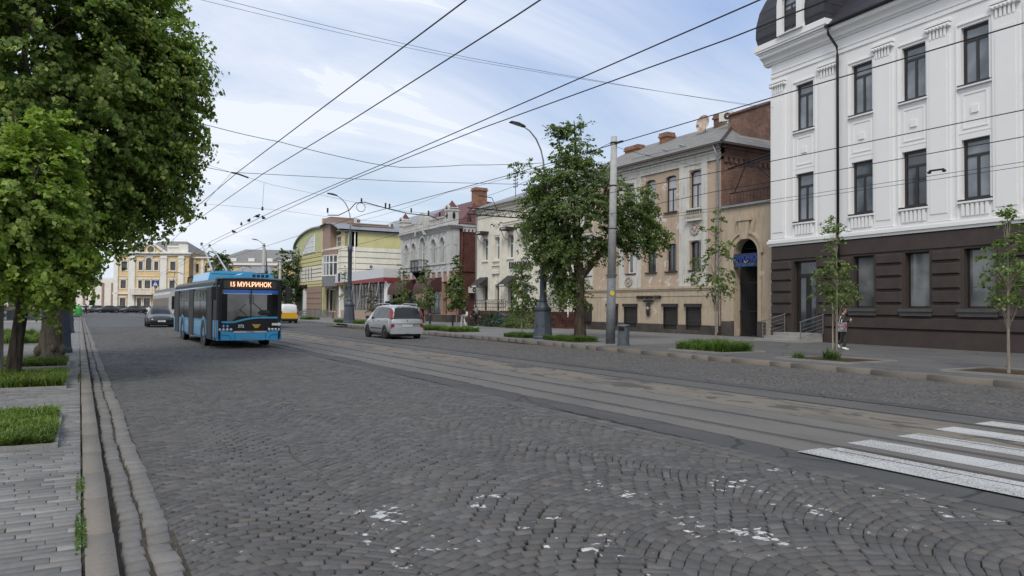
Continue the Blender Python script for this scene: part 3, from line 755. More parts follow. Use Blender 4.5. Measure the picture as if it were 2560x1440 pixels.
    downpipe(B, [(-3.95,.55,14.58),(-3.95,.5,14.2),(-4.16,.2,13.6),(-4.16,.16,13.2),(-4.16,.16,.25)], .062, M_PIPE)
    return B
white_building()

# ================================================================== 2 arch gateway with terrace
def gateway():
    B = frame_root('arched_gateway', (31.2,24.6), 0, 'beige plaster gateway arch with keystone between the brown and the beige building', 'gateway')
    # local s: 0..5.43 ; opening 2.82..4.46
    h = (2.82,4.46,-.05,5.55,.85)
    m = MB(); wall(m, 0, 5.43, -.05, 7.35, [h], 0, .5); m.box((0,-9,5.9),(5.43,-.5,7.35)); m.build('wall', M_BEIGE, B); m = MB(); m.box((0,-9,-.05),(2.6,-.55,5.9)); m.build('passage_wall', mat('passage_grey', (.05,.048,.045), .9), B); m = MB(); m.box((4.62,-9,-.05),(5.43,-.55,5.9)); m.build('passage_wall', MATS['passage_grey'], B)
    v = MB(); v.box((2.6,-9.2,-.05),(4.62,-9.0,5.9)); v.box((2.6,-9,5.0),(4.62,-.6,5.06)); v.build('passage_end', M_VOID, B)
    a = MB(); N = 14
    for r0, r1, o in ((.84,1.12,.06),(1.12,1.24,.14)):
        for k in range(N):
            A, Bq = PI*k/N, PI*(k+1)/N; c = (3.64, 4.70)
            p = [(c[0]-r0*math.cos(A), c[1]+r0*math.sin(A)*1.02),(c[0]-r0*math.cos(Bq), c[1]+r0*math.sin(Bq)*1.02),(c[0]-r1*math.cos(Bq), c[1]+r1*math.sin(Bq)*1.02),(c[0]-r1*math.cos(A), c[1]+r1*math.sin(A)*1.02)]
            a.prism(p, 0, o, 'y')
    for s in (2.55, 4.48): a.box((s,0,1.05),(s+.25,.06,4.7))
    a.prism([(3.4,5.5),(3.88,5.5),(4.02,6.5),(3.26,6.5)], .0, .2, 'y'); a.box((3.1,0,6.5),(4.18,.26,6.62)); a.box((3.3,0,6.62),(3.98,.22,6.85))
    a.prism([(3.1,5.75),(3.38,5.7),(3.24,6.5),(2.96,6.5)], 0, .1, 'y'); a.prism([(3.9,5.7),(4.18,5.75),(4.32,6.5),(4.04,6.5)], 0, .1, 'y')
    a.build('arch_moulding', M_BEIGE, B)
    p = MB(); p.box((2.3,0,-.05),(2.8,.09,1.02)); p.build('plinth', M_PLINTH, B); p = MB(); p.box((4.48,0,-.05),(5.4,.09,1.02)); p.build('plinth', M_PLINTH, B)
    c = MB(); c.box((0,-.4,7.35),(5.43,.16,7.45)); c.build('coping', M_ZINC, B)
    g = MB()
    for k in range(15):
        s = 2.86+(4.42-2.86)*k/14; g.tube([(s,-.42,.12),(s,-.42,4.05)], .014, 5)
    for z in (.2, 1.55, 3.12): g.box((2.83,-.45,z),(4.45,-.39,z+.05))
    gt = g.build('gate', M_IRON, B)
    t = MB()
    for k in range(22): s = .3+4.9*k/21; t.tube([(s,-.5,7.45),(s,-.5,8.2)], .014, 4)
    t.box((.2,-.53,8.2),(5.3,-.47,8.26)); t.box((.2,-.53,7.55),(5.3,-.47,7.59)); t.box((2.0,-.56,7.45),(2.12,-.44,9.0))
    t.tube([(2.06,-.5,8.5),(1.1,-1.5,10.3)], .05, 6); t.tube([(2.06,-.5,8.4),(3.6,-.5,9.8)], .04, 6); t.tube([(5.0,-.6,8.3),(4.2,-.6,9.7)], .03, 5); t.tube([(.3,-.4,10.2),(5.2,-.3,9.6)], .05, 6); t.tube([(.2,-.2,9.95),(4.2,-.2,9.55)], .035, 5)
    t.build('terrace_railing', M_IRON, B)
    return B
gateway()
sg = empty('sign_board', (31.1, 28.22, 4.1), R_(90), 'blue sign hanging in the arch above the black gate', 'sign')
q = MB(); q.box((-.8,-.06,-.1),(.8,-.02,.62)); q.build('panel', mat('sign_navy', (.010, .018, .055), .4), sg)
textmesh('lettering', 'РАЮНО', .46, mat('sign_blue', (.015, .04, .22), .4), sg, TF(0, 0, .32), .02, bold=.012, sx=.95)
textmesh('small_lettering', 'ЄВРОВАЛІЗИ', .2, mat('sign_pale_blue', (.06, .16, .38), .4), sg, TF(0, 0, -.01), .01, sx=.95)
q = MB(); q.tube([(.12*math.cos(a)-.08, .02, .24+.12*math.sin(a)) for a in [PI+PI*k/8 for k in range(9)]], .02, 6); q.build('yellow_arc', mat('sign_yellow', (.6, .42, .06), .4), sg)

# ================================================================== 3 beige two storey building
def medallion(mb, s, z, w, h, o=.0):
    rr = random.Random(int(s*100+z*10))
    for k in range(14):
        a = 2*PI*k/14; mb.ball((s+w*.38*math.cos(a), o+.03, z+h*.38*math.sin(a)), (w*.11,.05,h*.10), 6, 4)
    for k in range(9): mb.ball((s+rr.uniform(-.3,.3)*w, o+.02, z+rr.uniform(-.42,.42)*h), (w*.1,.05,h*.09), 6, 4)
    mb.ball((s,o+.03,z),(w*.14,.07,h*.22),8,5)
def beige_building():
    B = frame_root('old_town_house', (31.2,30.05), 0, 'beige old house with peeling plaster, grey hip roof and roller shutters in its basement', 'building')
    L = 13.55
    up = [2.0,4.1,6.0,8.05,10.2,12.6]; w = .95
    h3 = [(c-w/2,c+w/2,7.62,9.86,.14) for c in up]; h2 = [(c-.44,c+.44,3.98,5.68,.12) for c in [2.0,4.05,5.9,7.85,9.9,12.55]]
    m = MB(); wall(m, 0, L, 3.0, 10.2, h3+h2, 0, .24); m.build('wall', M_PINK, B)
    sh = [(1.5,2.72),(3.46,4.68),(7.2,8.5),(9.18,10.3),(12.1,13.3)]
    m = MB(); wall(m, 0, L, .75, 3.0, [(a,b,.75,1.93) for a,b in sh], .04, .1); m.build('basement_wall', M_BEIGE, B)
    m = MB(); wall(m, 0, L, -.05, .75, [(a,b,.45,.75) for a,b in sh], .09, .15); m.box((0,.0,.74),(L,.088,.748)); m.build('plinth', M_PLINTH, B)
    for a, b in sh:
        s = MB(); s.box((a,-.04,.46),(b,.0,1.85)); s.box((a-.05,.0,1.80),(b+.05,.2,2.0)); s.box((a-.02,-.03,.46),(a+.04,.07,1.8)); s.box((b-.04,-.03,.46),(b+.02,.07,1.8)); s.build('roller_shutter', M_SHUT, B)
    # white bays
    d = MB()
    for a, b in ((1.02,3.3),(6.85,9.05),(12.0,13.5)):
        c = [x for x in up if a < x < b][0]
        for x0, x1 in ((a,a+.42),(b-.42,b)): d.box((x0,0,3.02),(x1,.09,10.2))
        for x0, x1 in ((a+.42,c-.5),(c+.5,b-.42)):
            if x1-x0 > .05: d.box((x0,0,3.02),(x1,.05,10.2))
        d.box((c-.5,0,6.05+.0),(c+.5,.05,6.95)); d.box((c-.5,0,3.02),(c+.5,.05,3.88)); d.box((c-.5,0,9.9),(c+.5,.05,10.2)); d.box((c-.5,0,5.72),(c+.5,.04,6.05))
        d.box((c-.62,0,7.5),(c+.62,.3,7.6)); d.box((c-.62,0,6.86),(c+.62,.28,6.98)); d.box((c-.55,.0,6.98),(c+.55,.06,7.5))
    d.build('white_bay', M_OLDW, B)
    for c in (2.0,8.05,12.6):
        o = MB(); balusters(o, c-.6, c+.6, 6.98, 7.5, 7, .2, .07); o.build('balustrade', M_ORN, B)
        for zz, hh in ((6.4,.8),(3.45,.72)): o = MB(); medallion(o, c, zz, .8, hh, .06); o.build('stucco_medallion', M_ORN, B)
    bl = MB(); cornice(bl, 0, L, [(2.90,3.04,.14),(2.80,2.90,.09),(2.45,2.52,.07)]); bl.build('string_course', M_BEIGE, B)
    e = MB(); e.box((0,-.2,10.2),(L,.07,10.95)); cornice(e, 0, L, [(10.2,10.28,.10),(10.62,10.72,.14),(10.78,10.9,.28),(10.9,11.02,.42)], 0, 0); e.build('entablature', M_OLDW, B)
    for k, c in enumerate(up): window(B, h3[k], M_FRBR, M_GLC, 0, .2, 'T', .08, sill=M_FRBR, tr=.36)
    for k in range(6):
        wf = k > 2; window(B, h2[k], M_WFR if wf else M_FRBR, M_GLD if not wf else M_GLW, 0, .2, 'V', .07, sill=M_FRBR)
    # brick flank toward the gateway and rest of body
    s = MB(); s.quad((0,0,-.05),(0,-12,-.05),(0,-12,11.1),(0,0,11.1)); s.quad((L,0,-.05),(L,0,11.1),(L,-12,11.1),(L,-12,-.05)); s.quad((0,-12,-.05),(L,-12,-.05),(L,-12,11.1),(0,-12,11.1))
    for z0, z1, p in ((10.35,10.5,.08),(10.85,11.0,.2)): s.box((-p,-12,z0),(0,0,z1))
    for k in range(30):
        y = -.2-.4*k; s.box((-.10,y-.24,10.05),(-.005,y,10.35))
    s.build('brick_side_wall', M_BRICK, B)
    r = MB(); e = .55; zr, ze = 13.9, 11.05
    P = [(-e,e,ze),(L+.1,e,ze),(L+.1,-12-e,ze),(-e,-12-e,ze),(3.6,-5.2,zr),(L+.1,-5.2,zr)]
    r.add(P, [(0,4,5,1),(3,4,0),(2,5,4,3),(1,5,2),(0,1,2,3)]); r.build('roof', M_ROOFG, B)
    f = MB(); f.box((-e-.02,e-.05,ze-.1),(L+.1,e+.03,ze+.03)); f.box((-e-.03,-12,ze-.1),(-e+.05,e-.05,ze+.03)); f.tube([(-e,e,ze+.02),(3.6,-5.2,zr+.03)], .1, 4); f.build('eaves_fascia', M_FASC, B)
    k = MB(); 
    for x0 in (3.4,4.9,6.6): k.tube([(x0,-.4,11.62),(x0+1.5,-1.4,12.12)], .05, 4)
    k.tube([(3.0,-.2,11.5),(8.6,-.6,11.72)],.025,4); k.build('roof_rail', M_ZINC, B)
    k = MB(); k.prism([(-2.5,11.2),(-6.8,11.2),(-6.8,14.7),(-5.0,14.35),(-2.6,13.45)], .9, 1.9, 'x'); k.prism([(-2.45,13.4),(-2.45,13.5),(-5.0,14.47),(-6.9,14.85),(-6.9,14.7),(-5.0,14.35)], .8, 2.0, 'x'); k.build('chimney', M_BRICK, B)
    chimney(B, 9.0,9.8,-4.8,-4.1,12.6,14.1, M_BRICKO); chimney(B, 11.9,13.4,-4.5,-3.9,12.4,13.75, M_BRICKO); chimney(B, 4.3,4.9,-5.0,-4.4,13.0,14.4, M_BRICK)
    downpipe(B, [(.1,.5,11.0),(.12,.15,10.3),(.12,.14,.4),(.12,.3,.25)], .075, M_ZINC)
    return B
beige_building()
ac_unit('air_conditioner', (34.45,32.75,13.35), R_(120), 'white air conditioner beside the chimney on the grey hip roof')
t = empty('satellite_dish', (35.0,35.1,13.25), R_(95), 'rusty satellite dish on the ridge of the grey roof', 'satellite dish')
q = MB(); q.lathe([(.02,0),(.25,.03),(.45,.10),(.55,.17)], (0,0), 18, M=Matrix.Translation((0,.1,.5))@Matrix.Rotation(R_(-80),4,'X'), cap=False)
mr, nt_, b_ = newmat('rusty_dish'); b_.inputs['Roughness'].default_value = .7
nt_.links.new(ramp(nt_, noise(nt_, coords(nt_), 2.5, 4, .6, .3), [(.4, (.5,.45,.40)), (.6, (.42,.20,.10))]), b_.inputs['Base Color']); q.build('reflector', mr, t, True)
q = MB(); q.tube([(0,0,-.3),(0,0,.45)],.03,6); q.tube([(0,.1,.0),(0,.75,.25)],.015,5); q.box((-.06,.7,.18),(.06,.82,.34)); q.build('mount', M_GREYP, t)
t = empty('club_sign', (31.05, 36.05, 2.4), R_(90), 'black barber sign lettering and hatted beard emblem on the beige basement wall', 'sign')
textmesh('lettering', 'GENTLEMAN CLUB', .27, M_BLACKS, t, TF(0,.0,.0), .03, bold=.008); textmesh('small_lettering', 'BARBERSHOP', .16, M_BLACKS, t, TF(0,0,-.24), .03, bold=.006)
q = MB(); q.ball((0,.02,-.88),(.19,.04,.33),12,8); q.box((-.26,0,-.58),(.26,.05,-.53)); q.box((-.15,0,-.53),(.15,.05,-.34)); q.ball((0,.02,-.36),(.15,.03,.07),10,5); q.build('emblem', M_BLACKS, t)
q = MB(); q.ball((0,.05,-.68),(.11,.02,.1),10,6); q.build('face', M_ORN, t)

# ================================================================== 4 cream fashion store building
def store():
    B = frame_root('store_building', (31.4,43.6), 0, 'cream two storey shop building with red brick plinth and small black awnings', 'building')
    L = 16.6
    uw = [2.9,5.6,8.05,10.45,12.75,14.95]
    h2 = [(c-.5,c+.5,5.88,7.86,.1) for c in uw]
    dw = [(2.9,.0),(5.2,0),(8.1,0),(10.3,0),(12.6,0),(14.9,0)]
    h1 = [(c-.5,c+.5,1.42,3.62) for c, _ in dw]
    m = MB(); wall(m, 0, L, 1.4, 10.3, h2+h1, 0, .35); body(m, 0, L, -12, -.05, 10.3); m.build('wall', M_CREAM, B)
    m = MB(); m.box((0,-.3,-.05),(L,.06,1.38)); m.build('brick_plinth', M_BRICKD, B)
    d = MB()
    for c in (5.6,12.75):
        for x in (c-1.0,c+.62): d.box((x,0,1.9),(x+.38,.12,9.3))
        d.box((c-.7,0,5.3),(c+.7,.2,5.38)); d.box((c-.7,0,4.62),(c+.7,.2,4.7)); d.box((c-.62,0,8.0),(c+.62,.06,9.2)); medallion(d, c, 4.1, .7, .9, .0); medallion(d, c, 8.9, .7, .6, .05)
        d.box((c-.62,0,5.68),(c+.62,.16,5.8)); balusters(d, c-.55, c+.55, 4.7, 5.3, 8, .12, .055)
    for c in uw: d.box((c-.6,0,5.76),(c+.6,.12,5.84))
    for c, _ in dw:
        for s in (-.95,.55): d.box((c+s,0,1.4),(c+s+.4,.14,2.2)); d.box((c+s-.04,0,2.2),(c+s+.44,.2,2.3))
    d.box((3.6,0,8.95),(14.0,.12,9.05)); d.box((3.8,0,8.75),(13.8,.06,8.95))
    d.build('facade_ornament', M_CREAM, B)
    e = MB(); e.box((0,-.3,10.3),(L,.03,10.4)); cornice(e, 0, L, [(9.75,9.82,.06),(10.1,10.2,.12),(10.4,10.52,.22),(10.52,10.62,.32)], 0, 0); e.build('cornice', M_CREAM, B)
    r = MB(); r.add([(-.05,.5,10.66),(L+.1,.5,10.66),(L+.1,-5,12.7),(-.05,-5,12.7),(-.05,-12,10.6),(L+.1,-12,10.6)], [(3,2,1,0),(2,3,4,5),(1,2,5),(0,4,3),(0,1,5,4)]); r.build('roof', M_ROOFM, B)
    q = MB(); q.box((-.05,.47,10.58),(L+.1,.52,10.7)); q.build('eaves', M_ZINC, B)
    for h in h2: window(B, h, M_WFR, M_GLW, 0, .3, 'T', .07, tr=.36)
    for h in h1:
        dd = MB(); ringframe(dd, h[0],h[1],1.42,3.62,.09,-.34,-.28); dd.box((h[0]+.09,-.33,1.51),(h[1]-.09,-.3,2.3)); o = dd.build('door', mat('brown_door', (.05,.03,.022), .5), B)
        g = MB(); g.quad((h[0]+.05,-.31,1.5),(h[0]+.05,-.31,3.6),(h[1]-.05,-.31,3.6),(h[1]-.05,-.31,1.5)); g.build('door_glass', M_GLD, o)
    downpipe(B, [(L-.1,.35,10.6),(L-.1,.15,10.1),(L-.1,.15,.3)], .06, M_ZINC); downpipe(B, [(1.6,.3,3.5),(1.6,.15,3.3),(1.6,.15,.9),(1.3,.7,.3)], .06, M_WHT)
    # landing, railings, stairs
    s = MB(); s.box((2.0,.07,-.05),(4.4,1.3,1.38))
    for k in range(7): s.box((2.0-.3*(k+1),.1,-.05),(2.0-.3*k,1.3,1.38-.18*(k+1)))
    s.build('stairs', M_BRICKD, B)
    s = MB(); s.box((9.2,.07,-.05),(16.0,1.2,1.36)); s.build('landing', M_BRICKD, B)
    rl = MB()
    for a, b in ((9.2,16.0),(2.0,4.4)):
        n = int((b-a)/.35)
        for k in range(n+1): x = a+(b-a)*k/n; rl.tube([(x,1.15,1.36),(x,1.15,2.3)], .018, 4)
        for z in (1.7,2.0,2.32): rl.tube([(a,1.15,z),(b,1.15,z)], .025, 5)
    for k in range(5): x = 2.0-.42*k; rl.tube([(x,1.25,1.3-.25*k),(x,1.25,2.25-.25*k)], .018, 4)
    rl.tube([(2.0,1.25,2.3),(0,1.25,1.1)], .025, 5); rl.tube([(2.0,1.25,1.9),(0,1.25,.7)], .025, 5)
    rl.build('railing', M_IRON, B)
    return B
store()
M_AWN = mat('awning_brown', (.03, .024, .022), .7, 0, .2)
def awning(P0, s, z, w, label, group, text='DIADEMA'):
    t = empty('awning', (P0[0], P0[1]+s, z), R_(90), label, 'awning', group)
    a = MB(); a.add([(-w/2,0,.85),(w/2,0,.85),(w/2,.95,.12),(-w/2,.95,.12)], [(0,1,2,3)]); a.add([(-w/2,.95,.12),(w/2,.95,.12),(w/2,.96,-.12),(-w/2,.96,-.12)],[(0,1,2,3)])
    a.add([(-w/2,0,.85),(-w/2,.95,.12),(-w/2,0,.12)],[(0,1,2)]); a.add([(w/2,0,.85),(w/2,0,.12),(w/2,.95,.12)],[(0,1,2)]); a.build('canopy', M_AWN, t)
    f = MB(); f.tube([(-w/2,0,.0),(-w/2,.93,-.1)],.02,5); f.tube([(w/2,0,.0),(w/2,.93,-.1)],.02,5); f.build('frame', M_IRON, t)
    textmesh('lettering', text, .2, M_WHT, t, TF(0,.975,0), .005, bold=.005)
    return t
gA = 'small black shop awnings'
awning((31.4,43.6), 3.0, 3.55, 1.6, 'black awning with white letters above the stair door, behind the big street tree', gA)
awning((31.4,43.6), 15.2, 3.55, 1.6, 'black awning with white letters at the left end of the cream shop', gA)
awning((31.4,43.6), 10.2, 3.55, 1.5, 'black awning behind the sapling and dark conifers on the cream shop', gA)
for k, (s, lb) in enumerate(((14.95,'leftmost'),(10.45,'second'),(8.05,'third'))):
    t = empty('window_canopy', (31.4,43.6+s,8.1), R_(90), lb+' little black canopy box over an upper window of the cream shop', 'canopy', 'canopies over upper windows of the cream shop')
    a = MB(); a.box((-.62,0,.1),(.62,.75,.36)); a.build('canopy', M_AWN, t)
    f = MB(); f.tube([(-.55,0,-.65),(-.55,.35,-.45),(-.55,.6,.1)],.025,5); f.tube([(.55,0,-.65),(.55,.35,-.45),(.55,.6,.1)],.025,5); f.build('bracket', M_IRON, t)
    textmesh('lettering', 'DIADEMA', .17, M_WHT, t, TF(0,.76,.23), .004)
t = empty('shop_name_sign', (31.25,52.3,5.2), R_(90), 'dark raised letters of the shop name on the cream wall', 'sign')
textmesh('lettering', 'DIADEMA', .78, M_BLACKS, t, TF(0,.0,0), .04, bold=.012)
t = empty('roof_antenna', (33.6,57.0,11.6), 0, 'ladder-like telephone mast with insulators on the cream shop roof', 'antenna')
q = MB(); q.tube([(0,0,-.2),(0,0,2.3)],.03,5)
for k in range(5): q.box((-.03,-.35,.9+.3*k),(.03,.35,.95+.3*k)); q.box((-.03,-.35,.95+.3*k),(.03,-.29,1.05+.3*k)); q.box((-.03,.29,.95+.3*k),(.03,.35,1.05+.3*k))
q.build('mast', M_IRON, t)
# ================================================================== 5 ornate old white building
M_STUC = plaster('worn_white_stucco', (.50, .50, .49), (.17, .16, .15), .75)
M_TERR = plaster('terracotta_render', (.36, .215, .165), (.14, .09, .07), .4)
def ornate():
    B = frame_root('ornate_brick_house', (31.2,65.2), 0, 'ornate worn white stucco house with dark red brick side, corner turrets and iron balcony', 'building')
    L = 12.9
    wn = [(1.5,2.42,6.15,8.62,.46),(3.6,4.56,6.15,8.60,.46),(8.82,9.76,6.15,8.55,.46),(10.85,11.72,6.15,8.5,.44)]
    dr = (6.25,7.5,5.45,8.98,.6)
    m = MB(); wall(m, 0, L, 5.2, 9.45, wn+[dr], 0, .28); m.quad((0,0,5.2),(0,0,9.45),(0,-.85,9.45),(0,-.85,5.2)); m.build('wall', M_STUC, B)
    d = MB()
    for a, b, c, t, r in wn+[dr]:
        mm = (a+b)/2; w0 = (b-a)/2; N = 10
        for k in range(N):
            A, Bq = PI*k/N, PI*(k+1)/N
            d.prism([(mm-(w0+.02)*math.cos(A), t-r+(r+.02)*math.sin(A)),(mm-(w0+.02)*math.cos(Bq), t-r+(r+.02)*math.sin(Bq)),(mm-(w0+.2)*math.cos(Bq), t-r+(r+.2)*math.sin(Bq)),(mm-(w0+.2)*math.cos(A), t-r+(r+.2)*math.sin(A))], 0, .13, 'y')
        for x in (a-.26, b+.04): 
            d.box((x,0,c),(x+.22,.12,t-r-.5)); d.box((x-.03,0,t-r-.5),(x+.25,.18,t-r-.38)); d.box((x,0,t-r-.38),(x+.22,.08,t-r))
        d.box((mm-.13,0,t+.1),(mm+.13,.16,t+.42))
    for k in range(3):
        s = (2.95,5.4,10.25)[k]; d.prism([(s-.3,9.1),(s+.3,9.1),(s,8.55)], 0, .07, 'y')
    for x0, x1 in ((.05,.95),(12.1,12.85)): d.box((x0,0,5.3),(x1,.10,9.2)); d.box((x0+.15,.1,5.9),(x1-.15,.14,7.4)); d.box((x0+.15,.1,7.8),(x1-.15,.14,8.9))
    d.box((-.08,-.85,5.3),(0,-.02,9.2)); d.box((-.12,-.65,5.9),(-.08,-.2,7.4)); d.box((-.12,-.65,7.8),(-.08,-.2,8.9))
    cornice(d, 0, L, [(5.95,6.1,.16),(5.2,5.35,.14)], 1, 0, back=-.02)
    for k in range(46):
        s = .1+12.7*k/45; d.box((s,.02,9.18),(s+.13,.16,9.42))
    for k in range(8): s = 1.2+1.45*k; d.box((s,.02,5.5),(s+.8,.05,5.8))
    for s in [.4+1.33*k for k in range(10)]: d.prism([(s-.28,5.2),(s+.28,5.2),(s+.14,4.65),(s-.14,4.65)], .02, .16, 'y'); d.box((s-.14,.02,4.2),(s+.14,.12,4.65))
    d.build('stucco_ornament', M_STUC, B)
    c = MB(); cornice(c, 0, L, [(9.42,9.54,.2),(9.54,9.64,.34),(9.64,9.76,.48)], 1, 0, back=-1.0)
    N = 8
    for k in range(N):
        A, Bq = PI*k/N, PI*(k+1)/N; mm = 6.85
        c.prism([(mm-1.05*math.cos(A), 9.2+.55*math.sin(A)),(mm-1.05*math.cos(Bq), 9.2+.55*math.sin(Bq)),(mm-1.3*math.cos(Bq), 9.2+.8*math.sin(Bq)),(mm-1.3*math.cos(A), 9.2+.8*math.sin(A))], .02, .5, 'y')
    # attic parapet with small openings
    holes = [(1.6+.42*k,1.8+.42*k,10.1,10.4) for k in range(7)]+[(8.6+.42*k,8.8+.42*k,10.1,10.4) for k in range(8)]
    wall(c, .2, L, 9.76, 10.55, holes, .22, .2); c.box((.2,-.05,9.76),(L,.0,10.55)); c.box((.2,-.08,10.55),(L,.3,10.68))
    # central gable
    pts = [(4.7,9.76),(4.7,10.9),(5.3,11.0)]+[(6.6-1.0*math.cos(PI*k/8), 11.0+.6*math.sin(PI*k/8)) for k in range(9)]+[(8.1,10.9),(8.3,9.76)]
    c.prism(pts, -.12, .34, 'y'); c.ball((6.6,.36,10.8),(.35,.06,.5),12,6); c.box((4.75,.34,9.8),(5.1,.42,10.7)); c.box((7.9,.34,9.8),(8.2,.42,10.7))
    for a in (0.02, 12.05):
        c.box((a-.05,-.75,9.76),(a+.85,.3,11.25)); c.box((a-.12,-.82,11.1),(a+.92,.37,11.25))
        for k in range(6):
            A, Bq = PI*k/6, PI*(k+1)/6
            c.prism([(a+.4-.3*math.cos(A), 11.2+.3*math.sin(A)),(a+.4-.3*math.cos(Bq), 11.2+.3*math.sin(Bq)),(a+.4-.52*math.cos(Bq), 11.2+.5*math.sin(Bq)),(a+.4-.52*math.cos(A), 11.2+.5*math.sin(A))], -.7, .36, 'y')
    c.build('cornice', M_CORN, B)
    t = MB()
    for a in (.4, 12.45): t.add([(a-.5,-.75,11.3),(a+.5,-.75,11.3),(a+.5,.3,11.3),(a-.5,.3,11.3),(a,-.22,12.2)], [(0,1,4),(1,2,4),(2,3,4),(3,0,4)])
    t.build('turret_roof', M_ROOFR, B)
    v = MB(); v.ball((-.07,-.22,10.65),(.03,.16,.36),10,6); v.ball((.4,.32,10.65),(.14,.03,.34),10,6); v.build('turret_opening', M_VOID, B)
    for h in wn: window(B, h, M_STUC, M_GLW, 0, .24, 'V', .06)
    window(B, dr, M_WFR, M_GLW, 0, .26, 'T', .08, name='balcony_door', tr=.42)
    b = MB(); b.box((5.7,0,5.30),(8.0,1.05,5.42)); b.prism([(0,5.3),(.9,5.3),(.0,4.3)], 5.95, 6.1, 'x'); b.prism([(0,5.3),(.9,5.3),(.0,4.3)], 7.6, 7.75, 'x')
    for k in range(14): x = 5.74+2.22*k/13; b.tube([(x,1.0,5.42),(x,1.0,6.55)], .02, 4)
    for k in range(6): y = .1+.9*k/5; b.tube([(5.74,y,5.42),(5.74,y,6.55)], .02, 4); b.tube([(7.96,y,5.42),(7.96,y,6.55)], .02, 4)
    b.box((5.7,.97,6.5),(8.0,1.03,6.58)); b.box((5.71,0,6.5),(5.77,1,6.58)); b.box((7.93,0,6.5),(7.99,1,6.58)); b.build('balcony', M_IRON, B)
    g = MB(); hs = [(.75,1.7,1.0,4.2),(2.2,5.5,.95,3.9),(6.3,7.3,.7,3.9),(8.2,11.9,.95,3.9)]
    wall(g, 0, L, .9, 5.2, hs, .04, .35); g.quad((0,.04,.9),(0,.04,5.2),(0,-.9,5.2),(0,-.9,.9)); g.build('ground_floor_wall', M_TERR, B)
    g = MB()
    for k in range(6): g.box((-.03,-.7,1.3+.52*k),(.7,.09,1.72+.52*k))
    g.build('rustication', M_TERR, B); g = MB()
    for k in range(6): g.box((5.6,.04,1.3+.52*k),(6.2,.09,1.72+.52*k))
    g.build('rustication', M_TERR, B)
    g = MB(); g.box((-.05,-.95,-.2),(L,.1,.92)); g.build('plinth', M_PLINTH, B)
    for h in hs[1:2]+hs[3:]: window(B, h, M_IRON, M_GLS, .04, .3, 'X', .08, name='shop_window', cols=3, rows=2)
    window(B, hs[2], M_WFR, M_GLD, .04, .3, 'T', .09, name='shop_door', tr=.2)
    s = MB(); s.quad((0,-.85,-.1),(0,-13,-.1),(0,-13,9.4),(0,-.85,9.4)); s.quad((L,0,-.1),(L,0,9.9),(L,-13,9.9),(L,-13,-.1)); s.quad((0,-13,-.1),(L,-13,-.1),(L,-13,9.9),(0,-13,9.9))
    s.box((-.12,-13,5.2),(0,-.9,5.36)); s.quad((-.004,-.9,-.1),(-.004,-2.0,-.1),(-.004,-2.0,9.4),(-.004,-.9,9.4)); s.build('brick_side_wall', M_BRICKD, B)
    s = MB(); s.box((-.12,-13,9.38),(0,-.9,9.62)); s.box((-.2,-13,9.62),(0,-.9,9.9))
    for k in range(24): s.box((-.12,-1.35-.42*k,9.12),(-.003,-1.1-.42*k,9.38))
    s.build('side_cornice', M_CORN, B)
    r = MB(); e = .3; ze = 9.92; r.add([(-e,-.7,ze),(L,-.7,ze),(L,-13,ze),(-e,-13,ze),(3.2,-4.4,12.9),(L-2,-4.4,12.9),(3.2,-9,12.7),(L-2,-9,12.7)], [(0,4,5,1),(3,6,4,0),(2,7,6,3),(1,5,7,2),(4,6,7,5),(0,1,2,3)]); r.build('roof', M_ROOFR, B)
    chimney(B, 2.4, 3.4, -5.2,-3.9, 12.0, 14.1, M_BRICKO, .1)
    downpipe(B, [(-.15,-1.1,9.5),(-.15,-1.1,.3)], .07, M_BRICKD)
    return B
ornate()
ac_unit('air_conditioner', (33.4,64.8,3.1), 0, 'air conditioner low on the dark red brick side wall beside the cream shop'); bpy.data.objects['air_conditioner.001'].rotation_euler = (0,0,R_(180))
M_AWR = mat('awning_maroon', (.06, .022, .022), .7, 0, .2)
def shop_awning(y0, y1, label):
    t = empty('shop_awning', (31.15, (y0+y1)/2, 3.3), R_(90), label, 'awning', 'rounded maroon shop awnings')
    a = MB(); w = (y1-y0)/2; N = 8
    pr = [(.02+1.5*math.sin(PI/2*k/N), 1.35*math.cos(PI/2*k/N)) for k in range(N+1)]
    for k in range(N): a.quad((-w,pr[k][0],pr[k][1]),(w,pr[k][0],pr[k][1]),(w,pr[k+1][0],pr[k+1][1]),(-w,pr[k+1][0],pr[k+1][1]))
    a.add([(-w,0,0)]+[(-w,p[0],p[1]) for p in pr], [tuple(range(N+2))]); a.add([(w,0,0)]+[(w,p[0],p[1]) for p in pr], [tuple(range(N+2))])
    a.quad((-w,1.52,0),(w,1.52,0),(w,1.53,-.3),(-w,1.53,-.3)); a.build('canopy', M_AWR, t)
    return t
shop_awning(67.2, 71.0, 'maroon rounded awning under the right end of the ornate white house')
shop_awning(73.6, 78.2, 'maroon rounded awning at the left end of the ornate white house')

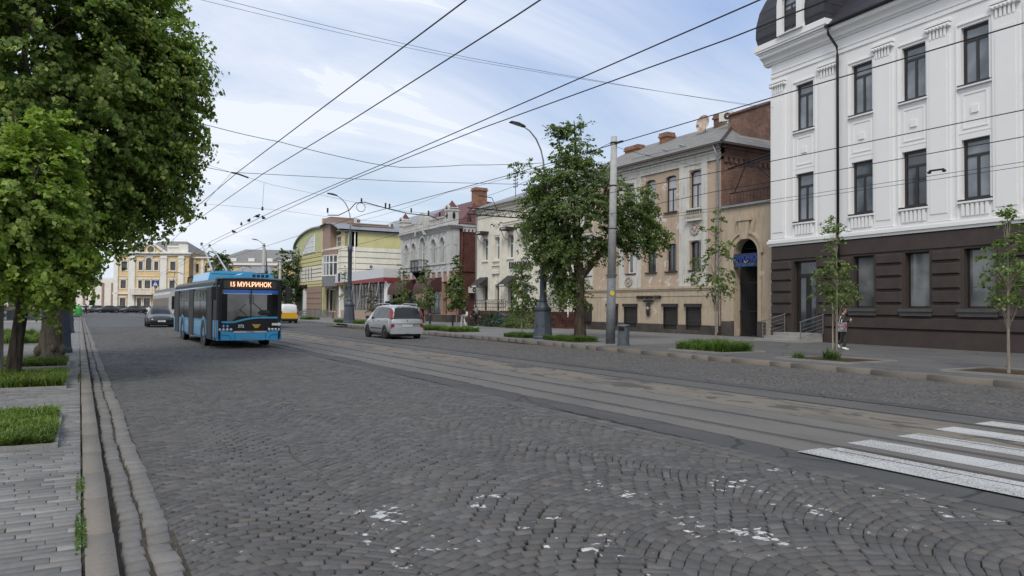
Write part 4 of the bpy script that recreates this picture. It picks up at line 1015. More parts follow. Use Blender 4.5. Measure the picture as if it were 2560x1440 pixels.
# ================================================================== 6 green and cream modern building
M_LIME = plaster('lime_render', (.46, .48, .26), (.3, .3, .16), .12)
M_YEL = plaster('pale_yellow_render', (.56, .52, .26), (.4, .37, .2), .15)
M_CRM2 = plaster('cream_render', (.70, .66, .55), (.5, .46, .38), .12)
M_TILE = mat('brown_tile', (.27, .185, .14), .6, 0, .1, 2)
M_LINE = mat('dark_joint', (.07, .065, .055), .8)
def modern():
    B = frame_root('modern_office', (30,96.5), 0, 'lime green and cream office building with arched roof and brown tower slab', 'building')
    # --- left vaulted block s 9.2..24.3
    m = MB(); 
    win = [(10.2,10.75,5.7,7.6),(11.4,11.95,5.7,7.6),(12.6,13.15,5.7,7.6)]
    N = 14; arc = [(9.2,13.05),(13.2,13.2)]+[(13.2+11.1*math.sin(PI/2*k/N), 10.9+2.35*math.cos(PI/2*k/N)) for k in range(1,N+1)]
    lo = [(18,9.6)]
    m.prism([(9.2,9.5)]+arc+[(24.3,9.5)], -14, 0, 'y'); m.build('upper_wall', M_LIME, B)
    m = MB(); m.box((9.2,-14,7.7),(24.3,0,9.5)); m.box((9.2,-14,4.6),(24.3,.0,5.4)); m.box((7.6,-14,7.7),(9.2,-.8,9.5)); m.build('band_wall', M_YEL, B)
    m = MB(); m.box((9.2,-14,5.4),(24.3,-.02,7.7)); m.build('wall', M_CRM2, B)
    for a, b in ((14.0,14.7),(15.6,16.3),(17.2,17.9)): window(B, (a,b,5.7,7.5), M_WFR, M_GLD, .22, .2, 'N', .06)
    window(B, (20.6,22.4,5.6,7.6,.9), M_WFR, M_GLD, .22, .2, 'X', .08, cols=2, rows=2)
    r = MB(); arc2 = [(9.0,13.25),(13.2,13.4)]+[(13.2+11.5*math.sin(PI/2*k/N), 10.95+2.45*math.cos(PI/2*k/N)) for k in range(1,N+1)]; arc3 = [(a, z-.2) for a, z in arc2]
    for k in range(len(arc2)-1): r.prism([arc2[k],arc2[k+1],arc3[k+1],arc3[k]], -14, .35, 'y')
    r.build('vault_roof', M_ROOFM, B)
    # big curved lunette window
    f = MB(); g = MB(); pts = [(12.9,9.75),(12.9,12.3)]+[(12.9+6.3*k/8, 12.35-2.1*(k/8)**2) for k in range(1,9)]+[(19.2,9.75)]
    g.quad(*[(p[0],.03,p[1]) for p in pts]); 
    for k in range(len(pts)):
        p, q = pts[k], pts[(k+1)%len(pts)]; f.tube([(p[0],.04,p[1]),(q[0],.04,q[1])], .07, 4)
    for k in range(1,9):
        x = 12.9+6.3*k/9; f.box((x-.04,.0,9.75),(x+.04,.08,12.35-2.1*((x-12.9)/6.3)**2))
    f.box((12.9,0,10.6),(17.8,.08,10.68)); f.box((12.9,0,11.4),(16,.08,11.48))
    wo = f.build('lunette_window', M_WFR, B); g.build('pane', glassmat('pale_glass', (.30,.34,.38), .1, .8, (.42,.46,.50)), wo)
    window(B, (21.2,22.4,9.7,10.9), M_WFR, M_GLW, .22, .2, 'N', .06)
    j = MB()
    for z in (4.9,5.4,5.98,6.56,7.14,7.72,8.3,8.9,9.5): j.box((9.2,0,z-.03),(24.3,.03,z+.03))
    j.build('joint_lines', M_LINE, B)
    # ground floor
    g = MB(); g.box((9.2,-14,-.4),(24.3,-.6,4.6)); g.build('ground_floor_wall', M_TILE, B)
    g = MB(); g.box((23.5,-.6,-.4),(24.3,-.02,4.6)); g.build('brown_pier', M_TILE, B); g = MB(); g.box((9.2,-.6,.1),(17.2,-.02,4.6)); g.build('brown_pier', M_TILE, B)
    j = MB()
    for z in (1.2,2.0,2.8,3.6): j.box((9.2,-.01,z),(17.2,.01,z+.08))
    j.build('pier_joints', mat('joint_brown', (.14,.09,.07), .7), B)
    g = MB(); g.box((19.3,-.55,-.3),(22.8,-.5,4.2)); g.build('entrance_recess', mat('dark_green_door', (.02,.07,.05), .5), B)
    g = MB(); g.box((18.4,-.55,-.3),(19.3,.0,4.4)); g.build('white_column', M_WFR, B)
    # --- right block s 0..9.2
    q = MB(); q.box((0,-9,4.4),(9.2,-.9,11.6)); q.box((0,-9,-.2),(9.2,-1.7,4.4)); q.build('core_wall', M_LIME, B)
    q = MB(); q.box((0,-.9,5.6),(1.5,0,9.7)); q.box((0,-.9,9.4),(9.2,.05,9.75)); q.build('corner_wall', M_CRM2, B)
    q = MB(); q.quad((-.02,-.02,5.0),(-.02,-.02,9.7),(-.02,-14,9.7),(-.02,-14,5.0)); q.quad((-.02,0,.0),(-.02,0,5.0),(-.02,-14,5.0),(-.02,-14,0)); q.box((-.0,-14,0),(.3,-.05,9.66)); q.build('side_wall_lower', M_CRM2, B)
    q = MB(); q.box((-.01,-14,9.72),(.4,-1.4,11.75)); q.box((-.01,-2.2,9.72),(.6,-1.4,11.75)); q.build('side_wall_upper', M_YEL, B)
    j = MB()
    for z in (5.9,6.7,7.5,8.3,9.1): j.box((-.05,-13.9,z-.03),(-.02,.0,z+.03)); j.box((.02,0,z-.03),(1.5,.02,z+.03))
    j.build('joint_lines', M_LINE, B)
    # curved glazed bay
    N = 8; bay = [(1.5+6.6*k/N, .9*math.sin(PI*k/N)) for k in range(N+1)]
    g = MB(); f = MB(); t = MB(); t2 = MB()
    for k in range(N):
        p, q2 = bay[k], bay[k+1]; g.quad((p[0],p[1],5.8),(q2[0],q2[1],5.8),(q2[0],q2[1],8.6),(p[0],p[1],8.6))
        for z in (5.85,7.6,8.6): f.tube([(p[0],p[1]+.02,z),(q2[0],q2[1]+.02,z)], .09, 4)
        f.box((p[0]-.09,p[1]-.05,5.8),(p[0]+.09,p[1]+.08,8.6)); t.quad((p[0],p[1]+.05,8.6),(q2[0],q2[1]+.05,8.6),(q2[0],q2[1]+.05,9.4),(p[0],p[1]+.05,9.4)); t2.quad((p[0],p[1]+.04,4.4),(q2[0],q2[1]+.04,4.4),(q2[0],q2[1]+.04,5.8),(p[0],p[1]+.04,5.8))
    t.add([(b[0],b[1]+.05,9.4) for b in bay],[tuple(range(N+1))]); t2.add([(b[0],b[1]+.04,4.4) for b in bay],[tuple(range(N+1))])
    w = f.build('bay_window', M_WFR, B); g.build('pane', M_GLD, w); t.build('bay_canopy', M_TILE, B); t2.build('bay_apron', M_GREYP, B); v = MB(); v.box((.3,-1.6,0),(9.2,-1.3,4.4)); v.build('dark_interior', M_VOID, B)
    # loggia, column, tower slab
    q = MB(); q.box((5.3,-4,9.75),(9.25,-.05,14.2)); q.build('tower_slab', M_TILE, B)
    q = MB(); q.box((8.9,-3.9,9.7),(9.3,.05,14.35)); q.build('tower_edge', mat('peach_render', (.60,.44,.30), .8), B)
    q = MB(); q.box((.1,-.5,9.75),(.5,-.1,11.7)); q.build('column', mat('sand_column', (.52,.42,.25), .8), B)
    window(B, (1.4,4.6,9.85,11.4), M_WFR, M_GLD, -.65, .2, 'X', .09, cols=4, rows=2)
    r = MB(); N = 8; ar = [(-.4+6*k/N, 12.0+1.35*math.sin(PI/2*k/N)) for k in range(N+1)]
    for k in range(N): r.prism([ar[k],ar[k+1],(ar[k+1][0],ar[k+1][1]-.18),(ar[k][0],ar[k][1]-.18)], -9.5, .5, 'y')
    r.quad((-.4,.5,12.0),(-.4,-9.5,12.0),(-.4,-9.5,11.75),(-.4,.5,11.75)); r.box((-.4,-9.5,11.72),(.6,.5,11.8))
    r.add([(5.6,.5,13.35),(5.6,-9.5,13.35),(9.2,-9.5,13.2),(9.2,.5,13.2)],[(0,1,2,3)]); r.build('roof', M_ROOFM, B)
    q = MB()
    for a, z in ((1.6,12.75),(3.4,13.2)): q.box((a,-8,z),(a+.5,-2,z+.14))
    q.build('roof_strips', M_TILE, B)
    q = MB(); wall(q, .3, 9.2, -.2, 4.4, [(.9,2.4,.9,4.0),(3.0,4.4,.3,3.6),(5.2,8.6,.9,4.1)], -.9, .2); q.build('entrance_wall', M_TILE, B)
    for h in ((.9,2.4,.9,4.0),(5.2,8.6,.9,4.1)): window(B, h, M_WFR, M_GLD, -.9, .15, 'X', .1, name='shop_window', cols=2, rows=1)
    window(B, (3.0,4.4,.3,3.6), M_WFR, M_GLD, -.9, .1, 'T', .1, name='door', tr=.25)
    q = MB(); q.box((8.6,-.6,-.2),(9.1,-.1,4.4)); q.build('lime_column', M_LIME, B)
    downpipe(B, [(-.1,-1.8,11.7),(-.1,-1.8,6.6),(-.1,-2.3,5.6)], .08, M_WHT)
    s = MB(); s.box((.3,-.9,-.2),(9.2,.6,.28)); s.box((9.2,-.6,-.4),(20,1.2,-.05)); s.build('terrace', M_TILE, B)
    rl = MB()
    for s0, y0, y1 in ((2.2,.6,2.8),(4.8,.6,2.8),(9.6,.8,3.0),(11.6,.8,3.0),(20,.8,2.6),(22,.8,2.6)):
        for z in (.5,.8,1.1): rl.tube([(s0,y0,z),(s0,y1,z-.35)], .04, 4)
        rl.tube([(s0,y0,0),(s0,y0,1.12)], .04, 4); rl.tube([(s0,y1,-.2),(s0,y1,.8)], .04, 4)
    for a, b in ((2.2,9.6),(12,17)):
        for z in (.5,.85,1.15): rl.tube([(a,.7,z),(b,.7,z)], .03, 4)
        for k in range(6): x = a+(b-a)*k/5; rl.tube([(x,.7,0),(x,.7,1.15)], .03, 4)
    rl.build('railing', M_GREYP, B)
    return B
modern()
ac_unit('air_conditioner', (33.9,96.2,6.75), R_(180), 'white air conditioner on the cream side wall above the pavilion')
ac_unit('air_conditioner', (32.4,97.3,13.0), R_(180), 'white air conditioner on the grey roof of the green building')
ac_unit('air_conditioner', (38.3,100.,13.0), R_(180), 'smaller far air conditioner behind the turret of the ornate house')
t = empty('cafe_sign', (30.95,102.2,5.2), R_(90), 'dark navy sign with white letters on the green office building', 'sign')
q = MB(); q.box((-3.0,-.05,-.5),(3.0,.05,.65)); q.build('panel', mat('navy_panel', (.012,.016,.035), .5), t); textmesh('lettering', 'ECLIPSE', .95, M_WHT, t, TF(0,.07,.08), .02, bold=.015, sx=.95)
t = empty('building_sign', (29.9,115.5,4.6), R_(90), 'row of dark raised letters low on the green facade', 'sign'); textmesh('lettering', 'АВІАЦЕНТР', .8, M_IRON, t, TF(0,0,0), .03, bold=.01)
# background house with pale gable above the modern building
def far_house(name, P0, rz, w, dp, ze, zr, wm, rm, label, hip=2., wins=True):
    B = empty(name, P0, rz, label, 'building'); m = MB(); m.box((-w/2,-dp,-1),(w/2,0,ze)); m.build('wall', wm, B)
    r = MB(); e = .4; r.add([(-w/2-e,e,ze),(w/2+e,e,ze),(w/2+e,-dp-e,ze),(-w/2-e,-dp-e,ze),(-w/2+hip,-dp/2,zr),(w/2-hip,-dp/2,zr)], [(0,1,5,4),(1,2,5),(2,3,4,5),(3,0,4),(0,3,2,1)]); r.build('roof', rm, B)
    if wins:
        n = int(w/3)
        for k in range(n): window(B, (-w/2+3*k+1,-w/2+3*k+2.2,ze-2.4,ze-.8), M_WFR, M_GLD, .24, .2, 'V', .07)
    return B
far_house('background_house', (44,118,0), R_(90), 26, 12, 14.2, 17.5, M_CRM2, M_ROOFM, 'pale house with grey roof rising behind the green office building')
# --- pavilion in front
def pavilion():
    B = frame_root('glass_pavilion', (29.2,78.4), 0, 'low glass pavilion with white and red wedge roof in front of the cream wall', 'building')
    L = 18; r = MB()
    r.add([(0,0,4.72),(0,0,5.95),(L,0,5.95),(L,0,4.72),(0,-6,4.72),(0,-6,5.95),(L,-6,5.95),(L,-6,4.72)], [(0,1,2,3),(0,4,5,1),(1,5,6,2),(3,2,6,7),(4,7,6,5)]); r.build('fascia', mat('fascia_white', (.56,.57,.59), .5, .1, .05), B)
    r = MB(); r.add([(0,.02,4.95),(L,.02,4.75),(L,.02,4.45),(0,.02,4.45)],[(0,1,2,3)]); r.box((.0,-6,4.45),(L,0.01,4.716)); r.build('red_trim', mat('red_trim', (.22,.03,.03), .5), B)
    q = MB(); q.quad((-.02,.0,4.45),(-.02,0,4.95),(-.02,-6,4.95),(-.02,-6,4.45)); q.build('red_trim', MATS['red_trim'], B)
    g = MB(); g.quad((1.2,-.9,1.2),(1.2,-.9,4.45),(L-1,-.9,4.45),(L-1,-.9,1.2)); g.quad((1.0,-1.0,.2),(1.0,-6,.2),(1.0,-6,4.45),(1.0,-1,4.45)); g.build('glazing', M_GLD, B)
    f = MB()
    for k in range(15): x = 1.2+15.8*k/14; f.box((x-.03,-.88,1.2),(x+.03,-.8,4.45))
    for k in range(6): z = 1.25+.62*k; f.box((1.2,-.87,z-.015),(L-1,-.81,z+.015))
    for k in range(5): y = -1-1.1*k; f.box((.92,y-.05,.2),(1.0,y+.05,4.45))
    f.build('mullions', mat('mullion_grey', (.30,.31,.32), .5), B)
    f = MB(); f.box((.2,-1.2,.2),(1.1,-.5,4.4)); f.build('column', M_WFR, B); f = MB(); f.box((L-1.3,-.9,.2),(L-.7,-.3,4.4)); f.build('column', M_WFR, B)
    for k in range(4): f = MB(); s = 1.5+3.0*k; f.tube([(s,.0,4.45),(s+2.4,-.4,1.5)], .05, 5); f.build('strut', M_WFR, B)
    f = MB(); f.tube([(-.1,-.2,4.5),(-.1,-2.2,2.2)], .05, 5); f.build('strut', M_WFR, B)
    b = MB(); b.box((.6,-6,-.1),(L-.5,-.4,1.2)); b.build('base', mat('base_tan', (.36,.27,.20), .8, 0, .1), B)
    return B
pavilion()
q = MB(); q.box((-.02,-.35,-.55),(.04,.35,.55)); o = q.build('house_number_plate', M_BLACKS); o.location = (29.15,94.6,5.45); tag(o, 'small dark square plate on the left end of the white fascia', 'sign')
# black animal figure on the pavilion terrace
q = MB(); q.tube([(-.8,0,1.05),(-.4,0,1.12),(0,0,1.05),(.5,0,1.12),(.85,0,1.0)],[.22,.34,.33,.36,.2],8); q.tube([(-.75,0,1.05),(-1.15,0,.95),(-1.4,0,.85)],[.2,.19,.09],8)
for x in (-.5,.6):
    for y in (-.17,.17): q.tube([(x,y,.95),(x+.05,y,.5),(x,y,.0)],[.17,.12,.1],6)
q.ball((-1.12,.13,1.17),.07,6,4); q.ball((-1.12,-.13,1.17),.07,6,4)
o = q.build('bear_sculpture', mat('black_sculpture', (.008,.008,.009), .5), None, True); o.location = (30.1,77.0,1.05); o.rotation_euler = (0,0,R_(5)); tag(o, 'black four legged animal sculpture beside the pavilion entrance', 'sculpture')
q = MB(); q.box((29.,75.9,-.1),(31.2,78.3,1.04)); o = q.build('terrace_block', MATS['base_tan']); tag(o, 'tan terrace block under the black animal sculpture', 'terrace')

# ================================================================== 7 yellow palace on the square
M_YW = plaster('yellow_wall', (.68, .51, .28), (.5, .36, .18), .12)
M_OR = plaster('orange_wall', (.64, .39, .17), (.45, .25, .1), .12)
M_PW = plaster('palace_white', (.74, .72, .66), (.5, .48, .43), .2)
M_BRW = mat('brown_window', (.07, .045, .035), .5)
def palace():
    rz = R_(149.7); F0 = Vector((math.sin(R_(30.3)), math.cos(R_(30.3)), 0)); R0 = Vector((math.cos(R_(30.3)), -math.sin(R_(30.3)), 0))
    P = F0*165+R0*(-70)
    B = empty('yellow_palace', (P.x, P.y, 0), rz, 'yellow and white three storey palace with pediment and balcony at the street end', 'building')
    S = lambda x: 44.2-.0892*x
    top = [(S(317),S(303),9.4,11.3),(S(356),S(346),9.4,11.3),(S(395),S(385),9.4,11.3),(S(438),S(425),9.4,11.3)]; ar = (S(378),S(364),9.4,12.1,.7)
    mid = [(S(315),S(302),5.3,7.1),(S(355),S(346),5.3,7.1),(S(376),S(362),5.3,7.1),(S(394),S(386),5.3,7.1),(S(437),S(424),5.3,7.1)]
    gr = [(S(315),S(301),1.3,3.1),(S(354),S(344),.3,3.1),(S(376),S(361),.3,3.1),(S(437),S(424),1.3,3.1),(S(400),S(390),1.3,3.1)]
    m = MB(); wall(m, 2.2, 18.7, 4.1, 13.3, top+[ar]+mid, 0, .25); m.build('wall', M_YW, B)
    m = MB(); wall(m, 2.2, 18.7, -1.2, 4.1, gr, 0, .25); m.build('ground_floor_wall', M_OR, B)
    m = MB(); m.box((2.2,-14,-1),(18.7,-.3,13.3)); m.quad((2.2,0,-1),(2.2,0,13.3),(2.2,-14,13.3),(2.2,-14,-1)); m.quad((18.7,0,-1),(18.7,0,13.3),(18.7,-14,13.3),(18.7,-14,-1)); m.build('body', M_YW, B)
    d = MB()
    for a, b in ((296,285),(338,322),(417,401),(460,446)): d.box((S(a),0,-1),(S(b),.3,12.6)); d.box((S(a)-.12,0,12.0),(S(b)+.12,.42,12.3))
    cornice(d, 2.2, 18.7, [(12.6,12.8,.3),(12.9,13.1,.45),(13.1,13.4,.75),(4.0,4.35,.3),(8.0,8.1,.1)], 1, 1, back=-.2)
    for h in top+mid+gr+[ar]: ringframe(d, h[0]-.22,h[1]+.22,h[2]-.22,h[3]+.22,.2,0,.1); d.box((h[0]-.3,0,h[3]+.24),(h[1]+.3,.2,h[3]+.42))
    d.prism([(6.9,13.4),(10.55,15.85),(10.55,15.45),(7.6,13.4)], 0, .7, 'y'); d.prism([(14.2,13.4),(13.5,13.4),(10.55,15.45),(10.55,15.85)], 0, .7, 'y')
    d.box((4.3,0,13.4),(7.0,.1,14.9)); d.build('white_trim', M_PW, B)
    p = MB(); p.prism([(7.5,13.35),(13.6,13.35),(10.55,15.5)], 0, .2, 'y'); p.build('pediment', M_YW, B)
    q = MB(); q.lathe([(.0,0),(.75,0),(.75,.2),(0,.2)], (0,0), 16, M=Matrix.Translation((10.55,.2,14.0))@Matrix.Rotation(R_(-90),4,'X')); q.build('emblem', mat('emblem_green', (.10,.11,.05), .7), B)
    q = MB(); q.lathe([(.78,-.01),(1.0,-.01),(1.0,.25),(.78,.25)], (0,0), 16, M=Matrix.Translation((10.55,.2,14.0))@Matrix.Rotation(R_(-90),4,'X'), cap=False); q.build('wreath', M_PW, B)
    for h in top+mid+gr: window(B, h, M_BRW, M_GLD, 0, .2, 'T', .12)
    window(B, ar, M_BRW, M_GLD, 0, .2, 'T', .12)
    b = MB(); b.box((9.6,0,3.9),(14.6,1.5,4.15)); b.box((9.6,1.35,5.1),(14.6,1.5,5.3)); balusters(b, 9.7,14.5,4.15,5.1,18,1.42,.1)
    for s in (9.6,12.0,14.4): b.box((s,1.3,4.15),(s+.25,1.55,5.3))
    b.build('balcony', M_PW, B)
    b = MB(); b.box((4.5,0,14.5),(7.0,.25,14.65)); balusters(b,4.5,7.0,13.5,14.5,9,.12,.08); b.box((2.4,-.2,13.4),(4.4,.2,15.2)); b.build('attic_balustrade', M_PW, B)
    r = MB(); r.add([(2.4,-.8,13.4),(18.7,-.8,13.4),(18.7,-14,13.4),(2.4,-14,13.4),(4.9,-5,16.3),(10.4,-5,16.3)], [(0,4,5,1),(3,4,0),(2,5,4,3),(1,5,2)]); r.build('roof', M_ROOFG, B)
    # recessed right wing
    w = MB(); hh = [(S(484),S(477),9.0,11.0),(S(506),S(499),8.9,10.7)]; hh2 = [(a,b,5.0,6.8) for a,b,_,_ in hh]
    wall(w, -2, 2.2, -1, 12.6, hh+hh2, -2.5, .25); w.box((-2,-14,-1),(2.2,-2.9,12.6)); w.build('wing_wall', M_YW, B)
    d = MB(); cornice(d, -2, 2.2, [(12.3,12.6,-1.9)], 0, 0, back=-3.)
    for a, b in ((476,467),(497,490),(520,512)): d.box((S(a),-2.5,-1),(S(b),-2.3,12.3))
    d.build('white_trim', M_PW, B)
    for h in hh+hh2: window(B, h, M_BRW, M_GLD, -2.5, .2, 'T', .12)
    # far wing with dormers
    w = MB(); wl = [(-4-4.2*k-1.6,-4-4.2*k,6.5,9.0) for k in range(13)]; wall(w, -62, -2, -1, 11.3, wl, -6, .25); w.build('far_wing_wall', M_YW, B)
    d = MB(); cornice(d, -62, -2, [(10.6,10.8,-5.8),(11.0,11.5,-5.4)], 0, 0, back=-6.2)
    for k in range(14): d.box((-3-4.2*k-.9,-6,-1),(-3-4.2*k-.1,-5.8,10.6))
    for k in range(13): d.box((-6-4.2*k,-9,11.5),(-4.6-4.2*k,-6.4,12.7))
    d.build('white_trim', M_PW, B)
    for h in wl: window(B, h, M_BRW, M_GLD, -6, .2, 'T', .12)
    r = MB(); r.add([(-62,-5.6,11.5),(-2,-5.6,11.5),(-2,-8,12.9),(-62,-8,12.9)],[(0,1,2,3)]); r.add([(-62,-8,12.9),(-2,-8,12.9),(-4,-18,15.6),(-62,-18,15.0)],[(0,1,2,3)]); r.build('far_wing_roof', M_ROOFG, B)
    # low pale left wing with brown pilasters
    w = MB(); w.box((18.7,-14,-1),(48,-1,7.5)); w.build('left_wing_wall', M_PW, B)
    d = MB()
    for k in range(14): s = 19.4+2.1*k; d.box((s,-1,.8),(s+.45,-.8,6.5))
    d.build('brown_pilasters', mat('pilaster_brown', (.33,.20,.15), .8), B)
    d = MB(); d.box((18.7,-1,-1),(48,-.7,.5)); d.build('plinth', M_PLINTH, B)
    return B
palace()
far_house('low_house', (24.6,134.5,0), R_(140), 12, 9, 5.6, 8.6, M_CRM2, M_ROOFM, 'low house with pale grey hip roof behind the blue trolleybus', 3.5)
# ------------------------------------------------------------------ vehicle materials
def carpaint(name, col, metal=.0, rough=.28):
    return mat(name, col, rough, metal, .04, 2, 0, 40, .5, .6)
M_SILV = carpaint('silver_paint', (.46, .47, .485), .5, .33)
M_BLKC = carpaint('black_paint', (.018, .020, .022), .3)
M_CWHT = carpaint('white_car_paint', (.62, .62, .62))
M_GREYC = carpaint('grey_car_paint', (.07, .075, .08), .4)
M_RUB = mat('tyre_rubber', (.013, .013, .013), .85, 0, .2)
M_RIM = mat('wheel_rim', (.16, .16, .17), .4, .8)
M_RIMD = mat('dark_rim', (.03, .03, .032), .5, .5)
M_CGL = glassmat('car_glass', (.008, .009, .010), .06, .45, (.025, .027, .028))
M_RED = mat('red_lens', (.22, .012, .012), .2, 0, .05, coat=.5)
M_LENS = mat('clear_lens', (.55, .55, .53), .12, .3, .1, coat=.6)
M_PLT = mat('plate_white', (.70, .70, .68), .5, 0, .03)
M_TRIM = mat('black_trim', (.02, .02, .021), .6)
M_CHR = mat('chrome', (.55, .55, .55), .18, 1., .05)
def wheel(root, x, y, r, w, rim, side):
    """tyre with rim; side = +1/-1 is the outer direction along local y"""
    M = Matrix.Translation((x, y, r)) @ Matrix.Rotation(R_(-90*side), 4, 'X')
    t = MB(); t.lathe([(r*.62,-w*.5),(r*.93,-w*.5),(r,-w*.36),(r,w*.36),(r*.93,w*.5),(r*.62,w*.5)], (0,0), 24, M=M, cap=False)
    wh = t.build('wheel', M_RUB, root, True)
    k = MB(); k.lathe([(r*.62,-w*.4),(r*.63,w*.44),(r*.55,w*.40),(r*.5,w*.25),(.001,w*.2)], (0,0), 20, M=M, cap=False)
    for j in range(5):
        a = 2*PI*j/5; c, s = math.cos(a), math.sin(a)
        k.add([(c*r*.1-s*r*.08, s*r*.1+c*r*.08, w*.38),(c*r*.1+s*r*.08, s*r*.1-c*r*.08, w*.38),(c*r*.58+s*r*.06, s*r*.58-c*r*.06, w*.41),(c*r*.58-s*r*.06, s*r*.58+c*r*.06, w*.41)], [(0,1,2,3)], M=M)
    k.lathe([(r*.14,w*.2),(r*.14,w*.42),(.001,w*.43)], (0,0), 10, M=M, cap=False)
    k.build('rim', rim, wh); return wh
def car(name, label, cat, loc, heading, W, st, paint, wheels, glass, rim=None, group=None, wr=.32):
    """st: stations (x, z_bottom, z_belt, z_roof, half_w_body, half_w_roof); local +x is forward"""
    rim = rim or M_RIM
    root = empty(name, loc, heading, label, cat, group)
    def sec(s):
        x, zb, zt, zr, wb, wf = s; h = zt-zb
        side = [(wb*.90, zb), (wb*.985, zb+h*.18), (wb, zb+h*.5), (wb*.985, zb+h*.8), (wb*.955, zt), (wf+(wb*.955-wf)*.12, zr-.07 if zr-zt > .12 else zt+(zr-zt)*.5), (wf*.86, zr-.012), (wf*.5, zr+.012), (0, zr+.02)]
        pts = [(x, -y, z) for y, z in side]; pts += [(x, y, z) for y, z in side[::-1][1:]]
        return pts
    S = [sec(s) for s in st]; n = len(S[0]); mb = MB(); v = [p for s in S for p in s]; f = []
    for i in range(len(S)-1):
        for k in range(n-1): f.append((i*n+k, (i+1)*n+k, (i+1)*n+k+1, i*n+k+1))
        f.append((i*n+n-1, (i+1)*n+n-1, (i+1)*n, i*n))
    f.append(tuple(range(n))); f.append(tuple((len(S)-1)*n+k for k in range(n))[::-1]); mb.add(v, f)
    bo = mb.build('body', paint, root, True)
    me = bo.data
    # overlay glass built from body faces: (station index, kind)
    def face_pts(i, ks):
        out = []
        for k in ks: out.append((S[i][k], S[i+1][k], S[i+1][k+1], S[i][k+1]))
        return out
    def overlay(nm, quads, m, shrink=.93, off=.012):
        q = MB()
        for pts in quads:
            P = [Vector(p) for p in pts]; c = sum(P, Vector())/4; nn = (P[2]-P[0]).cross(P[3]-P[1])
            if nn.length < 1e-6: continue
            nn.normalize()
            if nn.dot(c-Vector((c.x*.6, 0, .8))) < 0: nn = -nn
            q.quad(*[tuple(c+(p-c)*shrink+nn*off) for p in P])
        if q.v: return q.build(nm, m, root)
    for i in glass.get('side', []):
        for ks in ((4,), (n-6,)): overlay('side_window', face_pts(i, ks), M_CGL, .9)
    for nm in ('windscreen', 'rear_window'):
        if nm in glass: overlay(nm, [q for i in glass[nm] for q in face_pts(i, (5,6,7,8,9,10) if n == 17 else ())], M_CGL, .985)
    for x in wheels:
        for sd in (-1, 1):
            a = MB(); Mx = Matrix.Translation((x, sd*(W/2-.015), wr)) @ Matrix.Rotation(R_(-90*sd), 4, 'X'); a.lathe([(wr*1.16,-.12),(wr*1.16,.022),(wr*.6,.022)], (0,0), 24, M=Mx, cap=False)
            a.build('wheel_arch', M_TRIM, root); wheel(root, x, sd*(W/2-.085), wr, .21, rim, sd)
    u = MB(); u.box((st[0][0]+.3,-W*.42,.14),(st[-1][0]-.3,W*.42,.34)); u.build('underbody', M_TRIM, root)
    return root
def P_(root, name, m, *boxes, **kw):
    q = MB()
    for a, b in boxes: q.box(a, b)
    return q.build(name, m, root, **kw)
def platetext(root, M, text, h=.1):
    q = MB(); q.box((-.26,-.055,-.006),(.26,.055,0), M=M); o = q.build('number_plate', M_PLT, root)
    textmesh('plate_lettering', text, h, M_BLACKS, o, M@Matrix.Translation((0,0,.004)), .001); return o
def Tm(x, y, z, fwd=1):
    """text frame for a face looking along local +x (fwd=1) or -x (fwd=-1)"""
    return Matrix(((0,0,fwd,x),(fwd,0,0,y),(0,1,0,z),(0,0,0,1)))

# ================================================================== silver minivan, seen from behind (local +x forward = world +y)
st = [(0,.42,.95,1.0,.80,.70),(.06,.30,1.02,1.14,.88,.74),(.20,.27,1.05,1.60,.92,.70),(.42,.27,1.05,1.70,.93,.70),(1.1,.24,1.04,1.74,.93,.70),(2.0,.24,1.02,1.745,.93,.71),(2.7,.24,1.0,1.70,.93,.70),(3.15,.24,.98,1.52,.93,.70),(3.75,.24,.96,1.06,.92,.74),(4.3,.26,.82,.90,.88,.70),(4.58,.30,.64,.70,.78,.6),(4.66,.36,.56,.6,.66,.5)]
V = car('minivan', 'silver minivan driving away in the far lane, seen from behind', 'minivan', (14.5, 35.4, 0), R_(90-1.5), 1.86, st, M_SILV, (.86, 3.66), {'side': [2,3,4,5,6], 'windscreen': [7], 'rear_window': []}, M_RIMD, wr=.335)
q = MB(); q.add([(.0,-.76,1.06),(.0,.76,1.06),(.15,.62,1.60),(.15,-.62,1.60)], [(3,2,1,0)]); 
q.add([(.05,-.84,1.02),(.05,.84,1.02),(.05,.80,1.1),(.05,-.80,1.1)],[(0,1,2,3)]); q.build('rear_window', M_CGL, V)
for s in (-1, 1):
    q = MB(); q.add([(-.01,s*.79,1.06),(-.0,s*.90,1.06),(.2,s*.945,1.06),(.26,s*.86,1.50),(.13,s*.77,1.50),(.10,s*.70,1.49)], [(0,1,4,5),(1,2,3,4)]); q.build('tail_light', M_RED, V)
    P_(V, 'side_reflector', M_RED, ((-.02,s*.70,.56),(.06,s*.86,.78)))
    q = MB(); q.tube([(.5,s*.72,1.73),(.6,s*.74,1.80),(2.4,s*.74,1.83),(2.9,s*.72,1.74)], .022, 6); q.build('roof_rail', M_CHR, V)
    q = MB(); q.ball((3.35,s*1.03,1.10),(.09,.12,.09),8,6); q.build('mirror', M_TRIM, V)
    P_(V, 'door_handle', M_CHR, ((1.7,s*.935,.92),(1.86,s*.955,.96)), ((2.6,s*.935,.90),(2.76,s*.955,.94)))
    P_(V, 'side_moulding', M_TRIM, ((1.35,s*.93,.52),(3.1,s*.945,.56)))
q = MB(); q.box((-.05,-.86,.28),(.14,.86,.56)); q.box((-.03,-.80,.56),(.1,.80,.62)); q.build('rear_bumper', M_SILV, V)
P_(V, 'bumper_seam', M_TRIM, ((-.035,-.82,.80),(-.015,.82,.812)), ((-.055,-.1,.26),(-.05,.1,.3)))
P_(V, 'boot_lip', M_CHR, ((-.04,-.5,.79),(-.0,.5,.82)))
